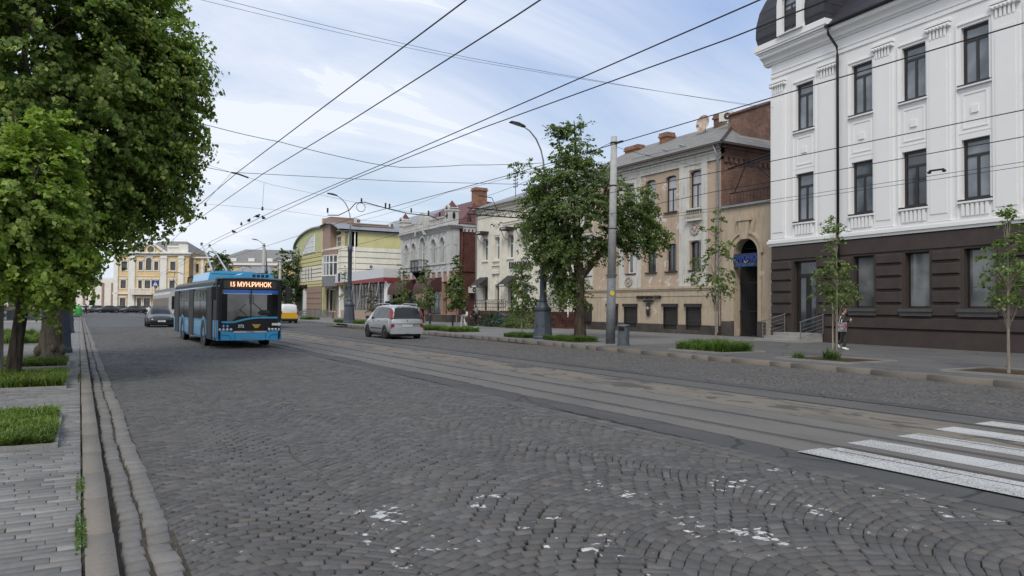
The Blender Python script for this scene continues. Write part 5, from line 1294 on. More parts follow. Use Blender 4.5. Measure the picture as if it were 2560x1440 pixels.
platetext(V, Tm(-.05, 0, .70, -1), 'AB 4155 BX', .085)
q = MB(); q.prism([(0,.075),(.045,0),(0,-.075),(-.045,0)], -.006, .006, 'x'); o = q.build('emblem', M_CHR, V); o.location = (-.0, 0, .96)
q = MB(); q.box((.19,-.5,1.62),(.32,.5,1.69)); q.build('spoiler', M_SILV, V); P_(V, 'brake_light', M_RED, ((.185,-.25,1.615),(.2,.25,1.635)))

# ================================================================== black saloon behind the trolleybus (heading toward the camera)
def saloon_st(L=4.75):
    return [(0,.45,.75,.80,.72,.55),(.08,.30,.88,.94,.84,.62),(.45,.24,.95,1.02,.89,.66),(.85,.22,.97,1.10,.90,.64),(1.45,.2,.96,1.40,.905,.60),(2.1,.2,.95,1.46,.91,.60),(2.7,.2,.94,1.44,.91,.60),(3.15,.2,.92,1.26,.91,.60),(3.55,.2,.90,.99,.905,.66),(4.1,.22,.80,.88,.89,.64),(L-.15,.26,.68,.75,.82,.6),(L,.34,.58,.62,.68,.5)]
def saloon(label, loc, heading, paint, group=None, front=True, cat='car'):
    V = car('parked_car' if group else 'saloon_car', label, cat, loc, heading, 1.82, saloon_st(), paint, (.95, 3.75), {'side': [4,5,6], 'windscreen': [6,7], 'rear_window': [3,4]}, M_RIM, group, .33)
    for s in (-1, 1):
        q = MB(); q.add([(4.62,s*.45,.62),(4.55,s*.80,.64),(4.2,s*.885,.76),(4.35,s*.60,.80),(4.5,s*.45,.74)], [(0,1,3,4),(1,2,3)]); q.build('headlight', M_LENS, V)
        q = MB(); q.add([(.0,s*.40,.80),(-.0,s*.72,.80),(.3,s*.90,.86),(.3,s*.88,.98),(.06,s*.72,.94),(.05,s*.40,.93)], [(0,1,4,5),(1,2,3,4)]); q.build('tail_light', M_RED, V)
        q = MB(); q.ball((3.2,s*1.0,1.0),(.07,.11,.07),8,6); q.build('mirror', paint, V)
        P_(V, 'door_handle', M_CHR, ((1.75,s*.905,.82),(1.92,s*.925,.85)), ((2.7,s*.905,.82),(2.87,s*.925,.85)))
    q = MB(); q.add([(4.72,-.38,.45),(4.72,.38,.45),(4.66,.42,.68),(4.66,-.42,.68)],[(0,1,2,3)]); q.box((4.70,-.7,.28),(4.74,.7,.40)); q.build('grille', M_TRIM, V)
    P_(V, 'grille_bar', M_CHR, ((4.66,-.42,.67),(4.70,.42,.70)))
    platetext(V, Tm(4.76, 0, .46, 1), 'AB 8291', .09); platetext(V, Tm(-.02, 0, .62, -1), 'AB 5630', .09)
    return V
saloon('black saloon car following close behind the blue trolleybus', (5.35, 64.8, 0), R_(-91), M_BLKC)

# cars standing in a row along the far side of the square
F0 = Vector((math.sin(R_(30.3)), math.cos(R_(30.3)), 0)); R0v = Vector((math.cos(R_(30.3)), -math.sin(R_(30.3)), 0))
lot = [(-92.6,M_CWHT,150,'white car first in the row on the square'),(-90.0+.4,M_GREYC,149,'dark grey car second in the row on the square'),(-86.9,M_BLKC,147,'black car in the middle of the row on the square, below the yellow palace'),(-84.6,M_GREYC,153,'dark car half hidden behind the black middle car of the row'),(-81.4,M_BLKC,146,'black car right of the middle in the row, under the balcony'),(-79.2,M_GREYC,154,'dark car just left of the small white car in the row'),(-77.3,M_CWHT,150,'small white car at the right end of the row, beside the saloon')]
pc = None
for k, (lat, pm, dep, lb) in enumerate(lot):
    lat2 = lat*dep/165; p = F0*dep+R0v*lat2
    rz = R_(149.7 if k % 3 else 165)
    saloon(lb, (p.x, p.y, 0), rz+R_(25), pm, 'cars parked across the square')

# ================================================================== blue trolleybus
M_BBLU = carpaint('bus_blue', (.03, .36, .68)); M_BBL2 = carpaint('bus_blue_side', (.085, .33, .58))
M_BBK = mat('bus_black', (.010, .010, .011), .4, 0, .05, 2, spec=.35); M_BGL = glassmat('bus_glass', (.008, .009, .010), .12, .12, (.03, .03, .028))
def bus():
    # local +x forward; front face at x=0
    B = empty('trolleybus', (5.77, 30.1, 0), R_(-88.7), 'blue and black trolleybus on route 15 coming toward the camera', 'trolleybus')
    L, H, W2 = 11.9, 2.72, 1.265
    def ring(x, w, z0, zt, r=.22):
        side = [(w*.96,z0),(w,z0+.12),(w,.80),(w,1.08),(w*.995,2.30),(w*.98,2.38),(w*.975,2.43)]+[(w*.975-r+r*math.cos(a), zt-r+r*math.sin(a)*1.) for a in (R_(20),R_(50),R_(80))]+[(w*.4,zt+.02),(0,zt+.03)]
        return [(x,-y,z) for y, z in side]+[(x,y,z) for y, z in side[::-1][1:]]
    xs = [(-L,.96,.32),(-L+.12,1.,.30),(-9,1.,.30),(-6,1.,.30),(-3,1.,.30),(-.45,1.,.30),(-.12,.975,.30),(-.02,.93,.32)]
    S = [ring(x, W2*w, z0, H-(.03 if x > -.1 or x < -L+.05 else 0)) for x, w, z0 in xs]; n = len(S[0])
    v = [p for s in S for p in s]; f = []; mi = []
    half = (n+1)//2
    for i in range(len(S)-1):
        for k in range(n-1):
            kk = k if k < half-1 else n-2-k
            f.append((i*n+k,(i+1)*n+k,(i+1)*n+k+1,i*n+k+1))
            mi.append(0 if kk < 3 else (1 if kk != 5 else 2))
        f.append((i*n+n-1,(i+1)*n+n-1,(i+1)*n,i*n)); mi.append(1)
    f.append(tuple(range(n))); mi.append(1); f.append(tuple((len(S)-1)*n+k for k in range(n))[::-1]); mi.append(1)
    mb = MB(); mb.v = v; mb.f = f; mb.mi = mi; mb.build('body', [M_BBL2, M_BBK, M_BBL2], B)
    # side windows and doors on both flanks
    for sd in (-1, 1):
        y = sd*(W2+.008)
        wins = [(-2.2,-1.55),(-4.9,-2.35)] if sd > 0 else []
        segs = [(-11.5,-10.9),(-9.6,-7.3),(-5.6,-4.1),(-4.0,-2.2)] if sd < 0 else [(-11.4,-9.6),(-9.5,-7.7),(-7.6,-5.8),(-5.7,-3.9),(-3.8,-2.0),(-1.9,-.5)]
        if sd < 0: segs = [(-11.6,-11.3),(-9.75,-8.3),(-8.2,-6.8),(-5.25,-3.65),(-3.55,-2.15)]
        for a, b in segs:
            q = MB(); q.box((a,y-.004,1.12),(b,y+.004,2.26)); w = q.build('side_window', M_BGL, B)
            q = MB(); q.box((a+.05,y-.01,1.85),(b-.05,y+.01,1.87)); q.box(((a+b)/2-.012,y-.01,1.87),((a+b)/2+.012,y+.01,2.24)); q.build('window_bar', M_TRIM, w)
        if sd < 0:
            for a, b in ((-11.2,-9.9),(-6.65,-5.35),(-1.95,-.75)):
                q = MB(); q.box((a,y-.02,.34),(b,y+.006,2.36)); d = q.build('door', M_TRIM, B)
                q = MB()
                for x0, x1 in ((a+.07,(a+b)/2-.04),((a+b)/2+.04,b-.07)): q.box((x0,y-.004,.5),(x1,y+.012,2.28)) if sd > 0 else q.box((x0,y-.012,.5),(x1,y+.0,2.28))
                q.build('door_glass', M_BGL, d)
                q = MB(); q.box(((a+b)/2-.02,y-.02,.36),((a+b)/2+.02,y+.0,2.32)); q.build('door_seal', M_GREYP, d)
    for x, nm in ((-2.75,'front'),(-8.65,'rear')):
        for sd in (-1, 1):
            a = MB(); Mx = Matrix.Translation((x, sd*W2, .47)) @ Matrix.Rotation(R_(-90*sd), 4, 'X'); a.lathe([(.62,-.05),(.62,.012),(.3,.012)], (0,0), 24, M=Mx, cap=False); a.build('wheel_arch', M_TRIM, B)
            a = MB(); N = 12
            for k in range(N):
                t0, t1 = PI*k/N, PI*(k+1)/N
                a.add([(x+.60*math.cos(t0), sd*(W2+.02), .47+.60*math.sin(t0)),(x+.60*math.cos(t1), sd*(W2+.02), .47+.60*math.sin(t1)),(x+.72*math.cos(t1), sd*(W2+.014), .47+.74*math.sin(t1)),(x+.72*math.cos(t0), sd*(W2+.014), .47+.74*math.sin(t0))], [(0,1,2,3)])
            a.build('arch_trim', M_BBL2, B)
            wheel(B, x, sd*(W2-.13), .47, .27, mat('bus_rim', (.09,.17,.26), .5, .3), sd)
    # front
    x = .0
    q = MB(); N = 12; yy = [-W2*.96+2*W2*.96*k/N for k in range(N+1)]; cx = lambda y: .06-.16*(abs(y)/W2)**3
    def strip(z0, z1, dx=0, ya=-1.22, yb=1.22, f0=None, f1=None, N=14):
        q = MB()
        for k in range(N):
            a, b = ya+(yb-ya)*k/N, ya+(yb-ya)*(k+1)/N
            za0 = f0(a) if f0 else z0; zb0 = f0(b) if f0 else z0; za1 = f1(a) if f1 else z1; zb1 = f1(b) if f1 else z1
            q.quad((cx(a)+dx,a,za0),(cx(b)+dx,b,zb0),(cx(b)+dx,b,zb1),(cx(a)+dx,a,za1))
        return q
    sk = MB()
    for k in range(14):
        a, b = -1.22+2.44*k/14, -1.22+2.44*(k+1)/14
        sk.quad((cx(a)-.002,a,.32),(cx(b)-.002,b,.32),(cx(b)-.002,b,2.68),(cx(a)-.002,a,2.68)); sk.quad((cx(a)-.002,a,2.68),(cx(b)-.002,b,2.68),(-.3,b,2.74),(-.3,a,2.74))
    for s in (-1.22, 1.22): sk.quad((cx(s)-.002,s,.32),(-.3,s*1.03,.32),(-.3,s*1.03,2.7),(cx(s)-.002,s,2.68))
    sk.build('front_panel', M_BBK, B)
    # seen from the front, image right is local -y... the driver sits at local +y
    bm = lambda y: .70-.05*math.cos(y*1.2)
    strip(.31, .66, .02, f1=lambda y: .60+.10*min(1,abs(y)/1.1)**2).build('bumper', M_BBLU, B)
    P_(B, 'bumper_panel', M_BBL2, ((.082,-.32,.36),(.095,.32,.47)))
    q = MB()
    for s in (-1, 1): q.tube([(.065,s*.7,.36),(.06,s*.78,.50),(-.0,s*1.08,.53)], .008, 4); q.tube([(.085,s*.58,.33),(.085,s*.58,.60)], .006, 4)
    q.build('bumper_seam', M_TRIM, B)
    strip(.60, .67, .03, -.62, .62).build('chrome_bar', M_CHR, B)
    textmesh('maker_lettering', 'SOLARIS', .075, M_TRIM, B, Tm(.105, 0, .635, 1), .002)
    for s in (-1, 1):
        h = strip(.64, .80, .018, s*.64 if s > 0 else -1.18, 1.18 if s > 0 else -.64, N=5).build('headlight', M_TRIM, B)
        for k in range(4):
            q = MB(); y = s*(.72+.13*k); q.ball((cx(y)+.02, y, .72),(.02,.055,.06),10,6); q.build('lamp', M_LENS, h)
    fl = lambda y: 1.02+.10*math.exp(-((y-.05)/.55)**2)+(.03 if y > .5 else 0)
    st_ = lambda y: (.975 if y < -.62 else (.975+.18*math.sin(min(1,(y+.62)/1.0)*PI/2) if y > -.62 else .975))
    # the light blue line sweeps up from the passenger side toward the driver's side
    strip(0, 0, .012, f0=lambda y: st_(y), f1=lambda y: st_(y)+.07, N=24).build('blue_stripe', mat('stripe_blue', (.06,.36,.58), .35), B)
    ws = strip(1.22, 2.26, .010, -1.16, 1.16, f0=lambda y: 1.06 if y < -.62 else 1.24).build('windscreen', glassmat('windscreen_glass', (.10,.095,.085), .05, .9, (.27,.255,.22)), B)  # lighter beige in the glass colour stands in for reflected scenery
    strip(2.13, 2.26, .014, -.98, -.02).build('sun_strip', mat('sun_strip_blue', (.02,.12,.50), .25, coat=.5), ws); strip(2.13, 2.26, .014, .03, 1.14).build('sun_strip', MATS['sun_strip_blue'], ws)
    strip(2.095, 2.13, .014, -.98, -.02).build('sun_strip_edge', mat('sun_strip_pale', (.35,.55,.80), .3), ws); strip(2.095, 2.13, .014, .03, .8).build('sun_strip_edge', MATS['sun_strip_pale'], ws)
    P_(ws, 'pillar', M_TRIM, ((.05,-.015,1.18),(.085,.025,2.26)))
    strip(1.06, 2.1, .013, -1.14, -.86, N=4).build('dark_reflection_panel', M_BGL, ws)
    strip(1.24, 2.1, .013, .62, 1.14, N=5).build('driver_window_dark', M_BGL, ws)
    # driver and steering wheel visible as dark shapes low in the glass
    q = MB(); q.ball((.02,.45,1.38),(.06,.33,.16),12,6); q.build('dashboard', M_TRIM, ws)
    q = MB(); q.tube([(.075,-.1,1.22),(.085,-.42,1.5),(.085,-.2,1.72)], .012, 5); q.tube([(.075,.35,1.22),(.085,.5,1.4),(.085,.1,1.75)], .012, 5); q.tube([(.08,-.04,1.72),(.08,-.05,2.08)], .012, 4); q.tube([(.08,.08,1.72),(.08,.08,2.05)], .012, 4); q.build('wiper', M_BLACKS, ws)
    ds = strip(2.31, 2.62, .012, -1.0, .98).build('destination_display', mat('display_grey', (.055,.05,.047), .35), B)
    textmesh('destination_text', '15 МУН.РИНОК', .25, mat('led_orange', (.9,.5,.3), .5, emit=(1.,.50,.27,1.6)), ds, Tm(.082, -.02, 2.465, 1), .003, bold=.005, sx=.86)
    textmesh('fleet_number', '372', .155, M_WHT, B, Tm(.10, -.36, .85, 1), .002, bold=.005)
    q = MB(); q.prism([(.17,.07),(-.17,.07),(-.06,-.08),(.06,-.08)], .088, .094, 'x'); o = q.build('emblem', mat('emblem_gold', (.55,.33,.04), .4, .3), B); o.location = (0,.22,.86)
    q = MB(); q.box((.03,.82,.88),(.07,1.08,.97)); q.prism([(1.08,.84),(1.20,.925),(1.08,1.01)], .0, .045, 'x'); q.build('arrow_sticker', M_WHT, B)
    for y in (-.98, -.84):
        q = MB(); q.lathe([(.0,0),(.062,0),(.062,.012),(0,.012)], (0,0), 16, M=Matrix.Translation((cx(y)+.01,y,.86))@Matrix.Rotation(R_(90),4,'Y')); o = q.build('access_sticker', mat('sticker_blue', (.03,.12,.40), .5), B)
        q = MB(); X = cx(y)+.024; q.box((X,y-.012,.82),(X+.004,y+.012,.875)); q.ball((X,y,.89),(.003,.013,.013),6,4); q.build('symbol', M_WHT, o)
    for s in (-1, 1):
        q = MB(); q.tube([(-.05,s*1.2,2.5),(.18,s*1.38,2.45),(.2,s*1.40,2.3)], .025, 5); q.box((.12,s*1.30,1.85),(.26,s*1.48,2.36)); q.build('mirror', M_TRIM, B)
    # roof equipment
    q = MB(); q.prism([(-1.05,2.72),(1.05,2.72),(.98,3.06),(.6,3.12),(-.6,3.12),(-.98,3.06)], -7.4, -3.2, 'x'); q.build('battery_box', M_BBLU, B)
    q = MB(); q.box((-3.195,-.9,2.98),(-3.19,.9,3.0)); q.build('box_seam', M_TRIM, B)
    q = MB(); q.prism([(-.25,2.73),(1.1,2.73),(1.08,2.88),(.95,2.95),(-.1,2.95),(-.25,2.88)], -2.3, -.9, 'x'); ac = q.build('ac_unit', M_BBLU, B)
    q = MB()
    for k in range(4): q.box((-.895,.25+.17*k,2.80),(-.89,.37+.17*k,2.91))
    q.build('vent', M_TRIM, ac)
    q = MB(); q.prism([(.2,2.95),(1.0,2.95),(1.0,3.04),(.4,3.0)], -2.2, -2.0, 'x'); q.build('ac_cover', mat('navy_cover', (.02,.04,.10), .5), ac)
    q = MB(); q.tube([(-9.2,-1.0,2.74),(-9.0,-1.0,3.0),(-7.9,-1.0,3.04)], .03, 5); q.tube([(-9.2,.6,2.74),(-9.0,.6,3.0),(-7.9,.6,3.04)], .03, 5); q.tube([(-9,-1,3.0),(-9,.6,3.0)], .03, 5); q.box((-8.9,-.6,2.74),(-7.9,.5,2.9)); q.build('roof_frame', M_TRIM, B)
    q = MB(); q.box((-7.0,-.6,3.1),(-6.2,.6,3.18)); q.build('pole_base', M_GREYP, B)
    iv = B.matrix_world.inverted() if False else (Matrix.Translation((5.77,30.1,0))@Matrix.Rotation(R_(-88.7),4,'Z')).inverted()
    for base, tip in (((-6.4,-.33,3.2), (6.62,50.4,5.5)), ((-6.4,.33,3.2), (7.25,51.5,5.5))):
        t = iv @ Vector(tip); b = Vector(base); m1 = b.lerp(t, .5)+Vector((0,0,.12)); q = MB(); q.tube([b, m1, t], [.05,.04,.028], 6); po = q.build('trolley_pole', mat('pole_grey', (.42,.43,.43), .5, .3), B)
        q = MB(); q.box(tuple(t+Vector((-.12,-.05,-.06))), tuple(t+Vector((.12,.05,.12)))); q.build('pole_head', M_TRIM, po); q = MB(); q.ball(base,(.12,.1,.12),8,6); q.tube([b, b+Vector((.2,0,.3))],.03,5); q.build('pole_joint', M_GREYP, po)
    return B
bus()

# ================================================================== grey tram (left) and blue white tram (right), yellow van
def tram(label, loc, rz, L, up, low, z1=1.0):
    B = empty('tram', loc, rz, label, 'tram'); W = 1.1
    q = MB(); q.prism([(-W,.35),(W,.35),(W,z1),(-W,z1)], -L, 0, 'x'); q.build('lower_body', low, B)
    q = MB(); q.prism([(-W,z1),(W,z1),(W*.98,2.7),(W*.86,2.95),(-W*.86,2.95),(-W*.98,2.7)], -L, .0, 'x'); q.build('body', up, B)
    q = MB(); q.box((-L+.5,-W*.8,2.95),(-.6,W*.8,3.3)); q.build('roof_box', mat('tram_roof_grey', (.26,.26,.26), .6), B)
    for sd in (-1,1):
        n = int(L/1.25)
        for k in range(n):
            x = -L+.5+k*1.25; q = MB(); q.box((x,sd*W*.985-.02*0,1.25),(x+.95,sd*(W+.012),2.35)); w = q.build('side_window', M_BGL, B)
            q = MB(); q.box((x+.3,sd*(W+.0),1.25),(x+.34,sd*(W+.018),2.35)); q.build('window_bar', M_TRIM, w)
    for x in (.01, -L-.01):
        q = MB(); q.box((x-.01,-.85,1.25),(x+.01,.85,2.5)); q.build('windscreen', M_BGL, B)
    q = MB()
    for x in (-2, -3.6, -L+2, -L+3.6): q.box((x-.35,-.95,.02),(x+.35,.95,.4))
    q.build('bogie', M_TRIM, B)
    q = MB(); q.tube([(-L*.35,-.5,3.3),(-L*.35-.9,0,4.3),(-L*.35+.1,0,5.0)], .03, 4); q.tube([(-L*.35,.5,3.3),(-L*.35-.9,0,4.3)], .03, 4); q.tube([(-L*.35+.1,-.8,4.85),(-L*.35+.1,-.5,5.0),(-L*.35+.1,.5,5.0),(-L*.35+.1,.8,4.85)], .03, 4); q.build('pantograph', M_IRON, B)
    return B
tram('pale grey tram standing behind the black saloon car and the trolleybus', (8.45, 77.3, 0), R_(-90), 18, mat('tram_grey', (.42,.42,.41), .5), mat('tram_pale', (.50,.50,.50), .5))
tram('white tram with blue grey skirt half hidden behind the right side of the trolleybus', (11.72, 70.2, 0), R_(90), 14.5, mat('tram_white', (.55,.58,.57), .5), mat('tram_blue', (.10,.17,.25), .5), 1.35)
def van():
    st = [(0,.45,1.0,1.3,.78,.7),(.05,.34,1.05,1.62,.82,.66),(.2,.3,1.05,1.80,.84,.68),(1.2,.25,1.05,1.84,.84,.70),(2.4,.25,1.03,1.80,.84,.70),(2.9,.25,1.0,1.55,.84,.68),(3.4,.25,.95,1.05,.83,.7),(3.9,.3,.8,.85,.78,.6),(4.0,.36,.6,.65,.66,.5)]
    V = car('delivery_van', 'small white and yellow delivery van driving away beyond the trolleybus', 'van', (17.55, 72.6, 0), R_(88), 1.68, st, M_CWHT, (.7,3.3), {'side': [4], 'windscreen': [5]}, wr=.31)
    q = MB(); q.box((-.015,-.74,.45),(.06,.74,1.02)); q.box((.2,-.85,.5),(3.0,-.842,1.0)); q.box((.2,.842,.5),(3.0,.85,1.0)); q.build('yellow_panel', carpaint('van_yellow', (.66,.36,.02)), V)
    P_(V, 'bumper', M_TRIM, ((-.08,-.8,.28),(.1,.8,.45))); P_(V, 'rear_window', M_CGL, ((.03,.05,1.2),(.04,.3,1.42)), ((.03,-.35,1.2),(.04,-.1,1.42)))
    for s in (-1,1): P_(V, 'tail_light', M_RED, ((-.02,s*.7,.85),(.08,s*.82,1.15)))
van()

# ================================================================== street furniture
M_LAMPB = mat('lamp_post_blue', (.065, .078, .10), .5, .2, .15, 4, .15, 30)
M_GALV = mat('galvanised_arm', (.33, .33, .33), .5, .6)
def lamp_post(loc, rz, label, h_arm=11.4, lean=0, group='ornamental lamp posts'):
    L = empty('street_lamp', loc, rz, label, 'street lamp', group)
    q = MB(); q.lathe([(.50,0),(.50,.12),(.47,.16),(.38,1.36),(.41,1.40),(.44,1.46),(.44,1.52)], (0,0), 8, M=Matrix.Rotation(R_(22.5),4,'Z')); b = q.build('base', M_LAMPB, L)
    q = MB()
    for a in range(8):
        Mx = Matrix.Rotation(a*PI/4,4,'Z')
        for k in range(2):
            pts = [Mx@Vector((.435-.07*(.5+.25*math.sin(t))+.0, (.05+.09*t/5)*math.cos(t*1.3)*1, .72+(.05+.09*t/5)*math.sin(t*1.3))) for t in [j*.6 for j in range(9)]]
            q.tube(pts, .014, 4)
            break
    q.build('scroll_relief', M_LAMPB, b)
    q = MB(); q.lathe([(.36,1.52),(.33,1.56),(.33,1.62),(.22,1.78),(.2,1.84),(.24,1.88),(.19,1.95),(.17,2.2),(.165,5.9),(.21,5.94),(.21,6.3),(.17,6.34),(.11,6.5),(.10,7.4),(.08,7.5)], (0,0), 14); q.build('shaft', M_LAMPB, L, True)
    q = MB(); q.lathe([(.24,3.0),(.24,3.12)], (0,0), 10); q.box((-.55,-.03,3.0),(.55,.03,3.05)); q.build('collar', M_LAMPB, L)
    pts = [(0,0,7.3),(0,0,9.2)]+[(0,-2.4*(1-math.cos(t)), 9.2+2.1*math.sin(t)) for t in [R_(15*k) for k in range(1,6)]]+[(0,-2.5,11.28)]
    pts = [(0,0,7.3),(0,-.0,8.3),(0,-.06,8.9),(0,-.2,9.4),(0,-.48,9.9),(0,-.85,10.25),(0,-1.2,10.42)]
    q = MB(); q.tube(pts, [.06,.05,.045,.04,.04,.035,.035], 8); q.build('arm', M_GALV, L, True)
    q = MB(); DZ = Matrix.Translation((0,.86,-.96)); q.M = DZ; q.add([(-.13,-2.0,11.36),(.13,-2.0,11.36),(.17,-2.35,11.42),(.14,-2.85,11.5),(-.14,-2.85,11.5),(-.17,-2.35,11.42),(-.09,-2.05,11.44),(.09,-2.05,11.44),(.11,-2.4,11.54),(.09,-2.8,11.56),(-.09,-2.8,11.56),(-.11,-2.4,11.54)], [(0,1,7,6),(1,2,8,7),(2,3,9,8),(3,4,10,9),(4,5,11,10),(5,0,6,11),(6,7,8,9,10,11)[::-1],(0,5,4,3,2,1)]); lh = q.build('lamp_head', M_TRIM, L)
    q = MB(DZ); q.add([(-.12,-2.2,11.38),(.12,-2.2,11.38),(.12,-2.75,11.47),(-.12,-2.75,11.47)], [(0,1,2,3)]); q.build('lens', mat('lamp_lens', (.5,.5,.48), .3), lh)
    return L
l1 = lamp_post((19.85,30.9,.13), R_(-90), 'ornamental blue grey lamp post beside the big lime tree in front of the cream shop')
copy_tree(l1, (21.5,66.5,.13), R_(-90), 'ornamental lamp post with a cable loop, standing before the modern pavilion', None, 1.12)
copy_tree(l1, (21.9,103.8,.1), R_(-90), 'far slim lamp post near the lime green building, above the trolleybus roof')
copy_tree(l1, (-.62,27.9,.1), R_(90), 'dark lamp post just behind the thick lime trunk on the left pavement')
copy_tree(l1, (-.65,47.,.1), R_(90), 'second dark lamp post further along the left kerb')
def concrete_pole(loc, h, label, band=True, r=.165, lean=(.15,0)):
    L = empty('concrete_pole', loc, 0, label, 'pole', 'concrete poles'); Mx = Matrix.Shear('XY', 4, (lean[0]/h, lean[1]/h))
    q = MB(); z0 = 2.85 if band else .01
    if band: q.lathe([(r*1.25,0),(r*1.15,z0)], (0,0), 12, M=Mx); q.build('painted_foot', mat('pole_dark_grey', (.14,.15,.16), .7, 0, .3, 3), L, True); q = MB()
    q.lathe([(r*1.15,z0),(r*.82,h)], (0,0), 12, M=Mx); q.build('shaft', mat('pole_concrete', (.36,.36,.35), .85, 0, .15, 3, .3, 30), L, True)
    q = MB()
    for z in (6.9, 5.0, h-.3): q.lathe([(r*1.05,z),(r*1.05,z+.05)], (0,0), 12, M=Mx)
    q.box((-.05,-.6,h-.35),(.05,.2,h-.28), M=Mx); q.build('clamp', M_IRON, L)
    return L
cp = concrete_pole((20.02,25.72,.13), 9.1, 'grey concrete pole with yellow dot beside the litter bin')
q = MB(); q.lathe([(0,0),(.11,0),(.11,.015),(0,.015)], (0,0), 14, M=Matrix.Translation((-.05,-.17,2.2))@Matrix.Rotation(R_(-14),4,'Z')@Matrix.Rotation(R_(90),4,'X')); q.build('yellow_disc', mat('yellow_disc', (.6,.45,.05), .5), cp)
concrete_pole((21.35,103.,.1), 10., 'concrete pole next to the slim lamp above the trolleybus roof', False, .22, (0,0))
concrete_pole((25.6,112.,.1), 8.4, 'shorter concrete pole in front of the dark tree left of the green building', False, .22, (0,0))
# litter bin
B = empty('litter_bin', (19.6,24.3,.135), R_(-60), 'blue grey steel litter bin beside the concrete pole', 'litter bin')
mbin = mat('bin_paint', (.085,.10,.115), .5, .2, .15, 5)
q = MB(); q.lathe([(.24,.06),(.24,.80)], (0,0), 20, cap=False); q.lathe([(.05,.80),(.24,.80)], (0,0), 20, cap=False); q.build('body', mbin, B, True)
q = MB(); q.lathe([(.275,.80),(.275,.84),(.2,.88),(.001,.90)], (0,0), 20, cap=False); q.lathe([(.275,.80),(.01,.80)], (0,0), 20, cap=False); q.build('lid', mbin, B, True)
q = MB(); q.lathe([(.27,0),(.27,.05),(.15,.07)], (0,0), 20); q.build('foot', mbin, B)
q = MB(); q.box((-.12,-.255,.62),(.12,-.2,.76)); q.build('opening', M_VOID, B)
# bollards
M_BOL = mat('bollard_dark', (.03,.032,.034), .5, .3)
bo = empty('bollard', (24.0,53.9,.17), 0, 'dark bollard with steel cap, left one in front of the ornate house', 'bollard', 'dark bollards on the right pavement')
q = MB(); q.lathe([(.075,0),(.07,.85),(.075,.86)], (0,0), 10); q.build('post', M_BOL, bo); q = MB(); q.lathe([(.08,.86),(.08,.93),(.04,.97)], (0,0), 10); q.build('cap', M_CHR, bo)
copy_tree(bo, (25.7,53.3,.17), None, 'dark bollard with steel cap between the two planted saplings and the ornate house')
copy_tree(bo, (26.6,88.5,.17), None, 'farthest dark bollard, left of the ornamental lamp post')
copy_tree(bo, (23.4,61.,.17), None, 'dark bollard just above the bonnet of the silver minivan')
# stone bench blocks on the left square
q = MB(); q.box((-6.0,86,.1),(-3.4,87.2,1.0)); o = q.build('planter_box', mat('bench_grey', (.12,.12,.125), .8)); tag(o, 'long dark grey stone planter across the left square', 'planter')
q = MB(); q.box((-6.1,85.95,1.004),(-3.3,87.25,1.3)); o = q.build('planter_rim', mat('bench_top', (.40,.34,.25), .8)); o.parent = bpy.data.objects['planter_box']
q = MB(); q.box((-30,76,.10),(-.2,79,.102)); o = q.build('yellow_strip', mat('yellowish_paving', (.36,.30,.18), .8)); tag(o, kind='structure')
# pedestrian crossing sign above the tram
t = empty('crossing_sign', (9.4,118,0), R_(90), 'blue pedestrian crossing sign above the grey tram roof', 'sign')
q = MB(); q.tube([(0,0,0),(0,0,5.2)], .05, 6); q.build('post', M_GREYP, t)
M_ = Matrix(((0,-1,0,0),(1,0,0,0),(0,0,1,0),(0,0,0,1)))
q = MB(); q.box((-.03,-.48,4.3),(-.0,.48,5.2)); o1 = q.build('panel', mat('sign_deep_blue', (.02,.06,.22), .5), t); q = MB(); q.prism([(-.3,4.45),(.3,4.45),(0,5.05)], -.04,-.031,'x'); q.build('triangle', M_WHT, t)
# window handrail near trolleybus etc.

# ================================================================== people
def skin_tree(name, joints, edges, m, parent, sub=1):
    me = bpy.data.meshes.new(name); me.from_pydata([j[:3] for j in joints], edges, []); o = bpy.data.objects.new(name, me); COL.objects.link(o)
    bpy.context.view_layer.objects.active = o
    md = o.modifiers.new('skin', 'SKIN'); md.use_smooth_shade = True
    if not me.skin_vertices: bpy.ops.object.select_all(action='DESELECT'); 
    sv = me.skin_vertices[0].data if me.skin_vertices else None
    for i, j in enumerate(joints):
        r = j[3]; sv[i].radius = r if hasattr(r, '__len__') else (r, r)
    sv[0].use_root = True
    s = o.modifiers.new('sub', 'SUBSURF'); s.levels = sub; s.render_levels = sub
    dg = bpy.context.evaluated_depsgraph_get(); new = bpy.data.meshes.new_from_object(o.evaluated_get(dg)); bpy.data.objects.remove(o)
    new.name = name; new.materials.clear(); new.materials.append(m)
    ob = bpy.data.objects.new(name, new); COL.objects.link(ob); ob.parent = parent; return ob
M_SKIN = mat('skin', (.48, .30, .22), .55, 0, .06)
